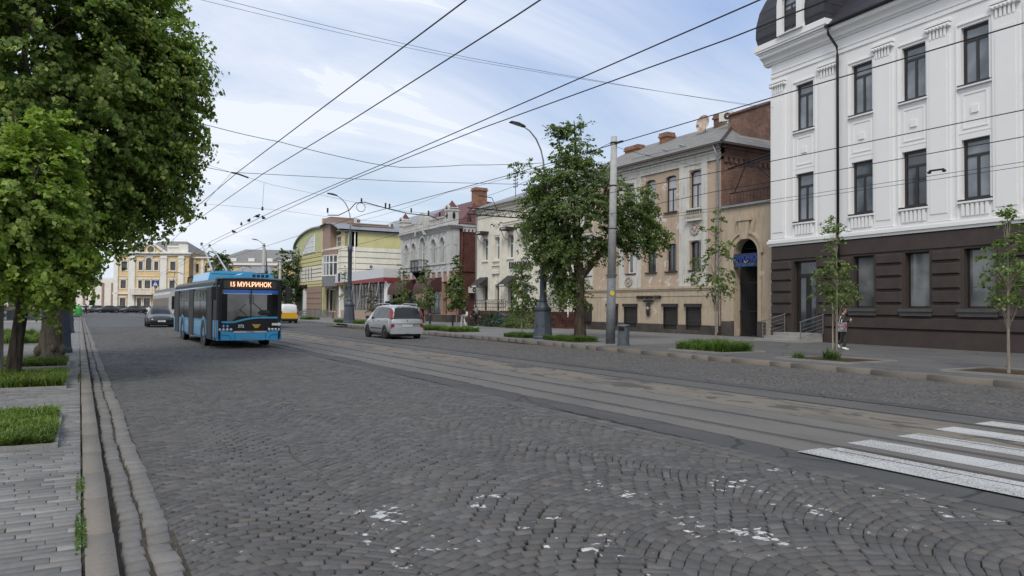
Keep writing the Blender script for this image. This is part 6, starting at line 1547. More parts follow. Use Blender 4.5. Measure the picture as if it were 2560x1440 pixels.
def person(loc, rz, label, pose, H, top, pants, shoe, hairm, hood=None, cap=None, girl=True, sleeve=1., hairlen=.0):
    """local: +x facing direction, y left, z up; pose = dict of joint positions for H=1.7"""
    P = empty('person', loc, rz, label, 'person'); P.scale = (H/1.7,)*3
    J = dict(pelvis=(0,0,.93), waist=(0,0,1.08), chest=(0,0,1.28), neck=(0,0,1.43), head=(.015,0,1.50), crown=(.02,0,1.64),
             shl=(0,.17,1.38), shr=(0,-.17,1.38), ell=(-.03,.22,1.12), elr=(-.03,-.22,1.12), wrl=(.03,.23,.88), wrr=(.03,-.23,.88),
             hpl=(0,.09,.9), hpr=(0,-.09,.9), knl=(.03,.10,.5), knr=(.03,-.10,.5), anl=(0,.10,.09), anr=(0,-.10,.09), tol=(.14,.11,.03), tor=(.14,-.11,.03))
    J.update(pose)
    R = dict(pelvis=(.13,.10), waist=(.115,.085), chest=(.135,.10), neck=.05, head=.065, crown=.075, shl=.058, shr=.058, ell=.042, elr=.042, wrl=.028, wrr=.028, hpl=.09, hpr=.09, knl=.058, knr=.058, anl=.04, anr=.04, tol=.03, tor=.03)
    E_ = [('pelvis','waist'),('waist','chest'),('chest','neck'),('neck','head'),('head','crown'),('chest','shl'),('shl','ell'),('ell','wrl'),('chest','shr'),('shr','elr'),('elr','wrr'),('pelvis','hpl'),('hpl','knl'),('knl','anl'),('anl','tol'),('pelvis','hpr'),('hpr','knr'),('knr','anr'),('anr','tor')]
    def mk(name, keys, m, k=1., add=0., edges=E_, over={}):
        ks = [q for q in J if q in keys]; ix = {q: i for i, q in enumerate(ks)}
        js = []
        for q in ks:
            r = over.get(q, R[q]); r = tuple(v*k+add for v in r) if hasattr(r, '__len__') else r*k+add
            js.append((*J[q], r))
        return skin_tree(name, js, [(ix[a], ix[b]) for a, b in edges if a in ix and b in ix], m, P)
    body = mk('body', set(J), M_SKIN, .92)
    # hands with fingers, face details merged as children of the body
    hd = MB()
    for w, e in (('wrl','ell'), ('wrr','elr')):
        a = Vector(J[w]); dirv = (a-Vector(J[e])).normalized(); side = dirv.cross(Vector((1,0,0))); side = side.normalized() if side.length > .1 else Vector((0,0,1)); nrm = dirv.cross(side)
        hd.tube([a, a+dirv*.05, a+dirv*.09], [.026,.036,.032], 8)
        for k in range(5):
            o_ = (k-1.5)*.017; ln = (.06,.072,.075,.065,.045)[k]
            if k == 4: hd.tube([a+dirv*.03-side*.03, a+dirv*.06-side*.055+nrm*.01, a+dirv*.085-side*.06+nrm*.02], [.012,.010,.008], 5)
            else: b0 = a+dirv*.088+side*o_; hd.tube([b0, b0+dirv*ln*.55+nrm*.006, b0+dirv*ln*.9+nrm*.03], [.0095,.009,.007], 5)
    hd.build('hands', M_SKIN, body, True)
    c = (Vector(J['head'])+Vector(J['crown']))/2; f = (Vector(J['crown'])-Vector(J['head'])).normalized()
    hs = MB(); hs.ball((c.x, c.y, c.z+.0), (.088,.072,.112), 14, 10); hs.add([(c.x+.082,-.012+c.y,c.z-.03),(c.x+.082,.012+c.y,c.z-.03),(c.x+.108,c.y,c.z-.03),(c.x+.080,c.y,c.z+.02)],[(0,1,2),(0,2,3),(2,1,3)]); 
    for s in (-1,1): hs.ball((c.x,c.y+s*.075,c.z-.01),(.02,.012,.03),6,4)
    hs.build('head', M_SKIN, body, True)
    eb = MB(); 
    for s in (-1,1): eb.ball((c.x+.078,c.y+s*.03,c.z+.01),(.010,.016,.009),6,4)
    eb.box((c.x+.078,c.y-.02,c.z-.062),(c.x+.085,c.y+.02,c.z-.055)); eb.build('face_features', M_TRIM, body)
    hr = MB(); hr.ball((c.x-.022,c.y,c.z+.03),(.088,.084,.105),14,8)
    if hairlen: hr.tube([(c.x-.06,c.y,c.z+.03),(c.x-.09,c.y,c.z-.1),(c.x-.08,c.y,c.z-.1-hairlen)], [.06,.06,.035], 8)
    hr.build('hair', hairm, P, True)
    if cap: q = MB(); q.ball((c.x-.0,c.y,c.z+.045),(.1,.09,.09),14,8); q.box((c.x+.06,c.y-.06,c.z+.03),(c.x+.16,c.y+.06,c.z+.045)); q.build('cap', cap, P, True)
    mk('trousers', {'pelvis','hpl','hpr','knl','knr','anl','anr'}, pants, 1.1, .012, over={'knl':.066,'knr':.066,'anl':.055,'anr':.055})
    mk('jacket', {'pelvis','waist','chest','shl','shr','ell','elr','wrl','wrr'} if sleeve else {'pelvis','waist','chest','shl','shr'}, top, 1.12, .015)
    sh = MB()
    for a, t in (('anl','tol'), ('anr','tor')): A = Vector(J[a]); T = Vector(J[t]); d = (T-A); sh.tube([A-d*.35+Vector((0,0,-.04)), A+d*.2+Vector((0,0,-.02)), T+d*.35], [.045,.05,.035], 8)
    sh.build('shoes', shoe, P, True)
    if hood: q = MB(); q.ball((c.x-.09,c.y,c.z-.14),(.09,.12,.09),12,8); q.build('hood', hood, P, True)
    return P
M_BLKCL = mat('black_cloth', (.012,.012,.013), .85, 0, .2); M_GRNCL = mat('dark_green_cloth', (.035,.038,.034), .8, 0, .2)
M_HAIR = mat('brown_hair', (.04,.02,.014), .6, 0, .2); M_WSH = mat('white_shoe', (.70,.70,.68), .6); M_LGT = mat('light_grey_cloth', (.42,.43,.43), .85)
M_BRWC = mat('brown_jacket', (.07,.05,.045), .7); M_HOODW = mat('cream_hood', (.60,.56,.47), .9)
# woman waiting by the brown wall, arms folded, one foot drawn back
PW = person((25.3,18.1,.17), R_(-62), 'woman in dark clothes with sunglasses and patterned tote bag, arms folded by the brown wall', dict(ell=(.05,.23,1.16), elr=(.06,-.23,1.15), wrl=(.24,-.02,1.17), wrr=(.24,.05,1.21), knr=(.10,-.09,.52), anr=(.02,-.09,.09), tor=(.16,-.1,.03), knl=(.02,.09,.52), anl=(-.22,.1,.20), tol=(-.16,.1,.08), head=(.03,0,1.50), crown=(.06,0,1.63)), 1.60, M_GRNCL, M_GRNCL, M_WSH, M_HAIR)
q = MB(); q.box((.125,-.07,1.575),(.145,.07,1.61)); q.box((.02,-.08,1.59),(.13,-.076,1.6)); q.build('sunglasses', M_BLACKS, PW)
q = MB(); q.ball((-.06,0,1.68),(.05,.05,.04),8,6); q.build('hair_bun', M_HAIR, PW)
def bag_mat():
    m, nt, b = newmat('patterned_bag'); v = _n(nt, 'ShaderNodeTexVoronoi', Scale=18.); nt.links.new(coords(nt), v.inputs['Vector'])
    s = nt.nodes.new('ShaderNodeSeparateColor'); nt.links.new(v.outputs['Color'], s.inputs[0]); nt.links.new(ramp(nt, s.outputs[0], [(.0,(.30,.08,.12)),(.35,(.08,.09,.09)),(.6,(.42,.16,.22)),(.8,(.06,.28,.24)),(1,(.4,.35,.36))]), b.inputs['Base Color']); return m
PB = empty('tote_bag', (25.3,18.1,.17), R_(-62), 'patterned pink and green tote bag on the shoulder of the waiting woman', 'bag'); PB.scale = (1.6/1.7,)*3
q = MB(); q.box((-.21,-.31,.74),(.17,-.27,1.12)); q.build('bag_body', bag_mat(), PB)
q = MB(); q.tube([(-.12,-.29,1.1),(-.08,-.26,1.3),(-.02,-.16,1.46),(-.0,-.2,1.3),(-.04,-.29,1.1)], .014, 5); q.build('strap', M_WSH, PB)
walk1 = dict(knl=(.12,.09,.52), anl=(.16,.09,.09), tol=(.30,.1,.05), knr=(.02,-.09,.5), anr=(-.24,-.09,.13), tor=(-.12,-.1,.04), ell=(-.10,.23,1.12), wrl=(.02,.24,.92), elr=(.03,-.22,1.12), wrr=(.14,-.22,.93))
walk2 = dict(knr=(.12,-.09,.52), anr=(.14,-.09,.09), tor=(.28,-.1,.05), knl=(.0,.09,.5), anl=(-.2,.09,.12), tol=(-.08,.1,.04), ell=(.02,.24,1.12), wrl=(.14,.27,.93), elr=(-.10,-.26,1.12), wrr=(-.08,-.33,.92))
p2 = person((25.45,50.9,.17), R_(95), 'person seen from behind in brown jacket, cream hood and light trousers with a white bag', walk1, 1.66, M_BRWC, M_LGT, M_WSH, M_HAIR, M_HOODW, None)
q = MB(); q.ball((-.1,-.22,.98),(.16,.08,.22),10,8); q.tube([(-.05,-.16,1.15),(-.02,.02,1.46),(.1,-.1,1.2)],.014,4); b = q.build('shoulder_bag', M_WSH, None, True); b.location = (25.45,50.9,.17); b.rotation_euler = (0,0,R_(95)); tag(b, 'white shoulder bag carried by the person with the cream hood', 'bag')
p3 = person((24.5,47.1,.17), R_(95), 'person in black with pale cap and grey backpack walking away', walk2, 1.68, M_BLKCL, M_BLKCL, M_WSH, M_HAIR, None, M_LGT)
q = MB(); q.ball((-.19,0,1.2),(.09,.13,.2),12,8); b = q.build('backpack', mat('backpack_grey', (.16,.16,.17), .8), None, True); b.location = (24.5,47.1,.17); b.rotation_euler = (0,0,R_(95)); tag(b, 'small grey backpack worn by the person in black', 'backpack')
person((24.3,56.2,.17), R_(120), 'person in black clothes walking just right of the silver minivan', walk1, 1.62, M_BLKCL, mat('navy_cloth', (.02,.022,.035), .8), M_WSH, M_HAIR)
person((.95,146.,.0), R_(10), 'tiny far pedestrian in black striding across the square beside the parked white car', walk1, 1.75, M_BLKCL, M_BLKCL, M_BLKCL, M_HAIR)
q = MB(); q.lathe([(.5,0),(.55,.2),(.5,1.0),(.4,1.15),(.1,1.5)], (0,0), 12); o = q.build('green_container', mat('green_plastic', (.08,.45,.08), .5)); o.location = (-.1,128,0); tag(o, 'bright green waste container far along the left pavement', 'container')
# ------------------------------------------------------------------ vegetation
def leafmat(name, dark, mid, light, trans=.35):
    m, nt, b = newmat(name); b.inputs['Roughness'].default_value = .5; b.inputs['Specular IOR Level'].default_value = .35
    g = nt.nodes.new('ShaderNodeNewGeometry')
    c = ramp(nt, g.outputs['Random Per Island'], [(0, dark), (.5, mid), (.9, light), (1., tuple(v*1.35 for v in light))])
    c = mixc(nt, 1., c, ramp(nt, noise(nt, coords(nt), .9, 4, .6), [(.3, .65), (.7, 1.3)]), 'MULTIPLY')
    nt.links.new(c, b.inputs['Base Color'])
    t = nt.nodes.new('ShaderNodeBsdfTranslucent'); nt.links.new(mixc(nt, 1., c, (1.3, 1.5, .5), 'MULTIPLY'), t.inputs['Color'])
    mx = nt.nodes.new('ShaderNodeMixShader'); mx.inputs[0].default_value = trans
    out = nt.nodes['Material Output']; nt.links.new(b.outputs[0], mx.inputs[1]); nt.links.new(t.outputs[0], mx.inputs[2]); nt.links.new(mx.outputs[0], out.inputs[0])
    return m
M_LF1 = leafmat('lime_leaf_dark', (.095,.15,.038), (.155,.225,.058), (.34,.38,.12), .5)
M_LF2 = leafmat('lime_leaf_bright', (.13,.20,.04), (.22,.31,.06), (.36,.43,.12), .5)
M_LF3 = leafmat('street_leaf', (.07,.11,.045), (.115,.165,.065), (.25,.29,.12), .45)
M_LF5 = leafmat('sapling_leaf', (.085,.13,.045), (.135,.195,.07), (.24,.30,.12), .45)
M_LF4 = leafmat('distant_leaf', (.05,.085,.03), (.08,.125,.045), (.14,.18,.07))
M_CON = leafmat('conifer', (.022,.042,.026), (.035,.065,.036), (.07,.11,.06), .15)
M_CONB = leafmat('blue_conifer', (.05,.08,.085), (.08,.12,.12), (.13,.17,.17), .1)
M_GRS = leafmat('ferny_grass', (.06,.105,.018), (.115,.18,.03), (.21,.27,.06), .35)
M_GRSD = leafmat('ferny_grass_darker', (.06,.11,.02), (.10,.17,.035), (.16,.24,.06), .4)  # slightly deeper green of the plants in the right-hand beds and kerb joint
def barkmat(name, c1, c2, sc=1.):
    m, nt, b = newmat(name); b.inputs['Roughness'].default_value = .95; b.inputs['Specular IOR Level'].default_value = .15
    o = coords(nt, 'Object', (9*sc, 9*sc, 1.3*sc)); n = noise(nt, o, 1.6, 8, .7, .5)
    nt.links.new(ramp(nt, n, [(.35, c1), (.62, c2)]), b.inputs['Base Color']); bump(nt, b, n, 1., .05); return m
M_BARK = barkmat('lime_bark', (.05,.042,.034), (.17,.142,.112))
M_BARKG = barkmat('smooth_grey_bark', (.14,.12,.10), (.30,.265,.22), .6)
M_BARKD = barkmat('dark_bark', (.025,.02,.017), (.10,.08,.062))
M_SAP = barkmat('sapling_bark', (.18,.15,.12), (.36,.31,.25), .7)
def leaves(centers, rads, per, size, flat=.6, seed=0, droop=.35):
    """many small folded leaves around cluster centres -> V,F arrays"""
    r = np.random.RandomState(seed); n = len(centers); N = n*per
    c = np.repeat(centers, per, 0); rad = np.repeat(rads, per)
    # each cluster is a drooping spray of two or three twigs fanning outward
    cc0 = centers.mean(0); out = centers-cc0; out[:,2] *= .35; out /= np.linalg.norm(out, axis=1, keepdims=True)+1e-6
    K = 3; tw = out[:,None,:]*.9+r.normal(0,.55,(n,K,3)); tw[:,:,2] *= .6; tw /= np.linalg.norm(tw, axis=2, keepdims=True)
    ci = np.repeat(np.arange(n), per); ki = r.randint(0,K,N); tv = tw[ci,ki]; t_ = r.uniform(0,1,(N,1))**.8
    d = r.normal(size=(N,3)); d /= np.linalg.norm(d, axis=1, keepdims=True); d *= (r.uniform(0,1,(N,1))**.5)
    d[:,2] *= flat
    p = c+tv*t_*rad[:,None]*1.9+d*rad[:,None]*.52*(1.1-.55*t_); p[:,2] -= (t_[:,0]**2)*rad*.75
    cc_ = centers.mean(0); go = c-cc_; go /= np.linalg.norm(go, axis=1, keepdims=True)+1e-6
    up = r.normal(0,.5,(N,3))+np.array([0,0,.45])+d*.4+go*.75; up /= np.linalg.norm(up, axis=1, keepdims=True)
    t = r.normal(size=(N,3)); t[:,2] -= droop; t -= (t*up).sum(1)[:,None]*up; t /= np.linalg.norm(t, axis=1, keepdims=True)
    b = np.cross(up, t); s = size*r.uniform(.6,1.25,(N,1))
    tip = p+t*s*.6-up*s*.12; base = p-t*s*.5; l = p+b*s*.42+up*s*.10-t*s*.06; q = p-b*s*.42+up*s*.10-t*s*.06
    V = np.stack([base,q,tip,l],1).reshape(-1,3); F = np.arange(N*4).reshape(-1,4)
    return V, F
def crown_points(blobs, n, seed, shell=.35):
    """blobs: (x,y,z,rx,ry,rz,weight); cluster centres, biased to the outside"""
    r = np.random.RandomState(seed); w = np.array([b[6] for b in blobs], float); w /= w.sum(); out = []; rad = []
    ids = r.choice(len(blobs), n, p=w)
    for i in ids:
        x,y,z,rx,ry,rz,_ = blobs[i]; d = r.normal(size=3); d /= np.linalg.norm(d); k = r.uniform(shell,1.)**.6
        out.append((x+d[0]*rx*k, y+d[1]*ry*k, z+d[2]*rz*k))
    return np.array(out)
def branches(mb, trunk, tips, r0, seed, every=1, sag=.25):
    rr = random.Random(seed); tp = [Vector(p) for p in trunk]
    for k in range(0, len(tips), every):
        t = Vector(tips[k]); 
        cand = [p for p in tp if p.z < t.z-.15*(t-p).length] or [tp[0]]
        s = min(cand, key=lambda p: (p-t).length+rr.uniform(0,.6)); ln = (t-s).length
        if ln < .2: continue
        mid = s.lerp(t, .5)+Vector((rr.uniform(-.1,.1)*ln, rr.uniform(-.1,.1)*ln, sag*ln*.4))
        q1 = s.lerp(mid, .5)+Vector((rr.uniform(-.04,.04)*ln,rr.uniform(-.04,.04)*ln,.03*ln))
        q2 = mid.lerp(t, .5)+Vector((rr.uniform(-.04,.04)*ln,rr.uniform(-.04,.04)*ln,.05*ln))
        ra = max(.008, r0*min(1, ln/4)*rr.uniform(.5,1)); mb.tube([s,q1,mid,q2,t], [ra,ra*.8,ra*.6,ra*.4,ra*.2], 5, cap=False)
def tree(name, label, loc, trunk, trad, limbs, blobs, ncl, crad, per, lsize, lm, bm, seed, group=None, flat=.6, every=3, br=.07, shell=.35, cat='tree', droop=.35, seg=12):
    T = empty(name, loc, 0, label, cat, group)
    m = MB(); m.tube(trunk, trad, seg, cap=False)
    nodes = list(trunk[len(trunk)//3:])
    for pts, ra in limbs: m.tube(pts, ra, 8, cap=False); nodes += pts[1:]
    m.build('trunk', bm, T, True)
    c = crown_points(blobs, ncl, seed, shell); rad = np.random.RandomState(seed+1).uniform(.6, 1.3, len(c))*crad
    b = MB(); branches(b, nodes, c, br, seed, every); b.build('branches', bm, T, True)
    V, F = leaves(c, rad, per, lsize, flat, seed+2, droop); npmesh('crown', V, F, lm, T)
    return T
# big lime tree at the left (crown runs out of the frame)
tree('lime_tree', 'huge dark green lime tree with thick burred trunk at the left kerb', (-.62,23.,.1),
     [(0,0,-.1),(0,0,.35),(.02,0,.9),(.0,.05,2.0),(.03,.1,3.2),(0,.1,4.6),(.1,.2,6.5),(.0,.3,8.5),(.1,.2,10.5)], [.36,.31,.25,.22,.22,.21,.17,.12,.06],
     [([(0,.1,3.),(.9,-.3,4.6),(2.,-.8,6.0),(3.0,-1.4,7.2)],[.2,.15,.1,.05]), ([(0,.1,3.2),(-1.2,-.4,4.8),(-2.6,-.6,6.4)],[.2,.14,.06]), ([(0,.1,4),(.4,1.4,5.8),(1.2,2.6,7.6)],[.18,.12,.05]),
      ([(.0,.1,5.),(1.2,-.2,6.8),(2.4,-.3,9.0)],[.15,.1,.04]), ([(0,.1,4.2),(-.4,-1.6,5.8),(-.6,-3,7.4)],[.16,.11,.05]), ([(0,.1,3.4),(1.0,.1,4.0),(2.2,-.1,4.6)],[.13,.09,.04])],
     [(-.2,-.2,8.0,3.5,3.6,3.9,9),(1.35,-.6,6.9,1.95,2.1,2.2,3.2),(1.6,-.4,5.05,1.55,1.5,1.25,2.0),(1.25,-.6,9.1,1.4,1.8,1.8,2.5),(-2.4,-.4,6.2,2.3,2.4,2.6,1.6),(.0,-2.,5.6,2.3,1.5,2.2,1.8),(.7,-.3,3.9,1.1,1.2,.6,.7),(-1.0,-.6,11.5,3.0,3,2.0,1.4),(-1.2,-2.6,9.8,1.6,1.4,1.9,1.6),(-1.5,-3.4,9.0,1.3,1.0,1.8,1.3),(-.7,-3.2,10.6,1.2,1.0,1.0,.9),(2.2,-1.2,7.9,.95,1.2,.7,.7),(2.2,-.8,5.6,.9,1.0,.5,.5),(1.6,-.6,10.2,.8,1.1,.8,.6),(2.5,-.6,6.6,.6,.8,.5,.35)],
     1900, .42, 110, .115, M_LF1, M_BARK, 11, flat=.6, every=4, shell=.28)
# burrs on its trunk
for x, y, z, r in ((.23,-.12,.35,.13),(-.25,-.1,.32,.14),(.06,-.25,.4,.11),(.2,.12,.6,.1),(.18,-.15,.95,.09),(-.18,.18,.4,.13)):
    q = MB(); q.ball((x,y,z),(r,r,r*1.2),10,6); q.build('burr', M_BARK, bpy.data.objects['lime_tree'], True)
# two younger bright limes in front
tree('lime_tree', 'bright green young lime tree with leaning trunk in the nearer grass patch', (-1.15,18.3,.1),
     [(0,0,0),(.06,0,.8),(.16,0,1.7),(.18,-.1,2.6),(.1,-.2,3.6),(0,-.3,4.6),(-.1,-.3,5.4)], [.15,.125,.11,.10,.08,.05,.02],
     [([(.15,0,1.9),(.8,-.4,2.6),(1.3,-.8,3.3)],[.06,.04,.02]), ([(.15,0,2.1),(-.6,-.6,2.9),(-1.2,-1,3.8)],[.06,.04,.02]), ([(.15,-.1,2.4),(.3,-1,3.2),(.4,-1.7,4.0)],[.06,.04,.02])],
     [(-.15,-.4,3.4,1.1,1.4,1.45,4),(-.1,-.6,4.3,.85,1.0,.75,2.0),(.15,-.7,3.1,.7,1.,1.0,1.4),(.25,-.5,2.35,.55,.8,.45,.8),(.1,-.6,2.3,1.2,1.1,.55,1.5),(-.9,-.8,3.6,1.2,1.2,1.5,1.6),(.75,-.7,3.4,.35,.5,.25,.3),(.85,-.6,2.6,.35,.5,.25,.3),(.4,-.8,4.95,.5,.6,.35,.4),(.55,-.6,4.1,.4,.5,.3,.35),(.6,-.5,1.9,.35,.5,.2,.25)],
     430, .30, 120, .105, M_LF2, M_BARKD, 21, 'young lime trees on the left pavement', flat=.6, every=3, br=.04, shell=.2, droop=.6)
tree('lime_tree', 'bright green young lime tree with pale upright trunk at the left edge', (-1.50,19.2,.1),
     [(0,0,0),(.0,0,1.2),(.03,0,2.2),(.1,0,3.2),(.15,0,4.3),(.15,.1,5.4)], [.13,.11,.10,.09,.06,.02],
     [([(.0,0,2.2),(.5,-.3,3.0),(.9,-.5,3.8)],[.05,.03,.02]), ([(.0,0,2.6),(-.6,.2,3.4),(-1.,.3,4.1)],[.05,.03,.02])],
     [(.1,0,3.9,1.1,1.2,1.2,4),(-.3,.2,3.2,1.3,1.3,.9,2)], 200, .30, 110, .105, M_LF2, M_BARKG, 22, 'young lime trees on the left pavement', flat=.6, every=3, br=.04, shell=.2, droop=.6)
# the tree in front of the shop on the right
tree('street_tree', 'tall open crowned tree with forked dark trunk between the lamp post and the concrete pole', (20.75,29.0,.13),
     [(0,0,-.05),(0,0,.3),(-.05,0,1.2),(-.05,0,2.4),(-.1,0,3.4),(-.15,.1,4.6),(-.1,.2,6.0),(-.2,.2,7.6),(-.2,.2,9.4),(-.3,.2,10.6)], [.36,.30,.25,.24,.24,.20,.16,.11,.06,.02],
     [([(0,0,3.0),(.7,-.7,4.2),(1.6,-1.6,5.4),(2.4,-2.3,6.6)],[.18,.14,.09,.04]), ([(-.1,0,4.),(-.8,1.0,5.4),(-1.2,1.9,6.8)],[.14,.1,.04]), ([(-.1,.1,5.),(.9,-.4,6.6),(1.5,-.6,8.4)],[.12,.08,.03]), ([(-.1,0,4.4),(-1.0,.4,5.4),(-1.8,.8,7.8)],[.1,.07,.03])],
     [(-.3,.2,6.7,2.0,2.4,1.9,5),(1.6,-1.5,5.9,1.4,1.5,1.8,2.8),(-1.2,1.1,5.6,1.1,1.4,1.7,2.0),(-.3,.1,8.6,1.3,1.4,1.3,1.9),(-.6,.3,10.0,.7,.8,.5,.5),(-1.3,.9,7.4,.9,1.1,.9,.9),(-.7,.5,3.5,.6,.8,.8,.6),(-.5,.4,2.6,.4,.45,.6,.5),(-.5,.5,4.6,.9,1.0,.8,.7),(-.9,.4,4.3,1.2,1.2,.9,1.6),(-2.2,1.5,8.3,.4,.45,.35,.08),(2.3,-2.2,4.9,.8,.9,.8,.8),(.5,-.6,4.6,.8,.8,.6,.6),(-.1,.1,2.4,.45,.5,.9,.5)],
     760, .38, 80, .115, M_LF3, M_BARKD, 31, flat=.6, every=4, br=.05, shell=.1)
# saplings along the right kerb
def sapling(loc, h, w, label, seed, tied=False, dens=1., z0=.42, lf=None, ls=.085, bm=None):
    r = random.Random(seed); bl = []
    n = 7
    for k in range(n):
        t = k/(n-1); z = h*(z0+(1-z0)*t*.97); rr = w*r.uniform(.75,1.2)*(.95*math.sin(PI*min(1,(t*.72+.24)))**.8*(1-t*.45)+.04); bl.append((r.uniform(-.12,.12)*w, r.uniform(-.12,.12)*w, z, rr, rr, h*.07, max(.25, rr*2)))
    tr = [(0,0,-.05),(r.uniform(-.02,.02),0,h*.25),(r.uniform(-.04,.04),r.uniform(-.04,.04),h*.5),(0,0,h*.75),(0,0,h*1.02)]
    return tree('sapling', label, loc, tr, [.040,.034,.027,.018,.005], [], bl, int(46*dens), .17*max(1,w*.9), int(24*max(1., dens)), ls, lf or M_LF5, bm or M_SAP, seed, 'young street trees on the right pavement', flat=.6, every=1, br=.011, shell=.1, seg=8)
sapling((20.3,19.8,.14), 5.5, .95, 'sapling with lobed leaves in the grass bed before the arched gateway', 41, dens=1.5, z0=.40)
sapling((20.25,14.72,.14), 4.3, .72, 'thin staked sapling in a framed soil bed, left of the waiting woman', 42, dens=1.35, z0=.46)
q = MB(); q.tube([(20.17,14.80,.1),(20.18,14.8,2.0)], .022, 5); o = q.build('tree_stake', M_SAP); tag(o, 'wooden stake tied beside the thin sapling near the waiting woman', 'stake')
sapling((19.85,9.62,.14), 4.0, .66, 'thin pale stemmed sapling at the right edge of the picture', 43, dens=1.3, z0=.48)
sapling((19.9,33.0,.14), 3.9, .95, 'bushy sapling in front of the cream shop letters', 44, dens=2.2, z0=.40)
sapling((25.0,51.2,.17), 5.2, 1.05, 'dense yellow green sapling beside the two people walking away', 45, dens=3., z0=.34, ls=.12)
sapling((24.4,55.8,.17), 5.0, .95, 'dark leaved sapling before the maroon awning', 46, dens=1.8, z0=.36, ls=.12)
sapling((24.1,60.0,.17), 4.9, .95, 'sapling directly above the silver minivan roof', 47, dens=1.6, z0=.34, ls=.12)
sapling((24.6,68.8,.15), 4.0, .85, 'brownish thin sapling in front of the glass pavilion', 48, dens=1., z0=.3, ls=.12, lf=leafmat('brownish_leaf', (.06,.05,.03),(.10,.075,.045),(.15,.12,.07)))
sapling((25.3,80.0,.15), 6.0, .9, 'thin sapling with bare top left of the second lamp post', 49, dens=.9, z0=.36, ls=.12)
# far trees
def bush_tree(name, loc, w, h, z0, label, seed, lm=None, ls=.3, n=120, per=40, cr=.6, group=None):
    r = random.Random(seed); bl = [(r.uniform(-.5,.5)*w, r.uniform(-.5,.5)*w, z0+(h-z0)*r.uniform(.15,.85), w*r.uniform(.35,.6), w*r.uniform(.35,.6), (h-z0)*r.uniform(.2,.35), 1) for _ in range(9)]
    return tree(name, label, loc, [(0,0,-.3),(0,0,z0+.3),(0,0,h*.7)], [.22,.18,.06], [], bl, n, cr, per, ls, lm or M_LF4, M_BARKD, seed, group, flat=.6, every=6, br=.06, shell=.2)
bush_tree('distant_tree', (28.2,119.,0), 2.3, 9.5, 1.2, 'dark tree left of the lime green building, above the yellow van', 51, n=150, cr=.7)
bush_tree('distant_tree', (26.6,124.,0), 1.8, 7.0, .8, 'smaller dark tree just beyond the end of the trolleybus', 52, cr=.6)
bush_tree('distant_tree', (20.2,131.,0), 2.2, 10.2, 4., 'tree top peeping over the trolleybus roof box', 53, cr=.6)
for k, (x, y, w, h) in enumerate(((-4,120,5,9),(-12,100,5,10),(-9,84,4.5,9),(-16,128,6,12),(-24,110,6,12))):
    bush_tree('park_tree', (x,y,0), w, h, 1.2, ('round park tree behind the young limes','wide park tree beyond the stone planter','park tree at the left end of the square','tall park tree furthest back on the left','leftmost park tree outside the crossing')[k], 60+k, ls=.4, n=130, per=36, cr=1., group='park trees beyond the left square')
# conifers beside the shop
def shrub(loc, w, h, label, seed, lm=M_CON, n=60, pts=1.):
    bl = [(0,0,h*.35,w*.5,w*.5,h*.34,3),(0,0,h*.7,w*.3,w*.3,h*.26,1)]
    c = crown_points(bl, n, seed, .3); V, F = leaves(c, np.full(len(c), .17*max(w,h)), 46, .075, .8, seed, -.5); T = empty('shrub', loc, 0, label, 'shrub', 'low conifers in front of the cream shop')
    npmesh('foliage', V, F, lm, T); m = MB(); m.tube([(0,0,0),(0,0,h*.7)], [.05,.02], 6); 
    for k in range(5): a = k*1.3; m.tube([(0,0,.1),(w*.3*math.cos(a),w*.3*math.sin(a),h*.5)], [.03,.01], 5)
    m.build('stem', M_BARKD, T); return T
for k, (x, y, w, h, lb, lm) in enumerate(((28.0,53.0,1.7,1.1,'low dark conifer right of the person in black',M_CON),(28.2,51.3,1.8,1.3,'second low green conifer from the left',M_CON),(28.6,49.6,2.0,1.75,'blue grey spreading conifer',M_CONB),(28.2,48.0,1.7,1.3,'dark conifer right of the blue grey one',M_CON),(28.9,46.4,2.4,3.0,'tall dark conifer behind the bushy sapling',M_CON),(27.6,46.6,1.5,1.3,'bright low conifer at the foot of the tall one',M_LF3),(27.8,44.6,1.8,1.4,'rightmost green conifer next to the lamp post base',M_LF3),(27.9,50.3,1.5,1.2,'low conifer in front of the blue grey one',M_CON))):
    shrub((x,y,.15), w, h, lb, 80+k, lm)
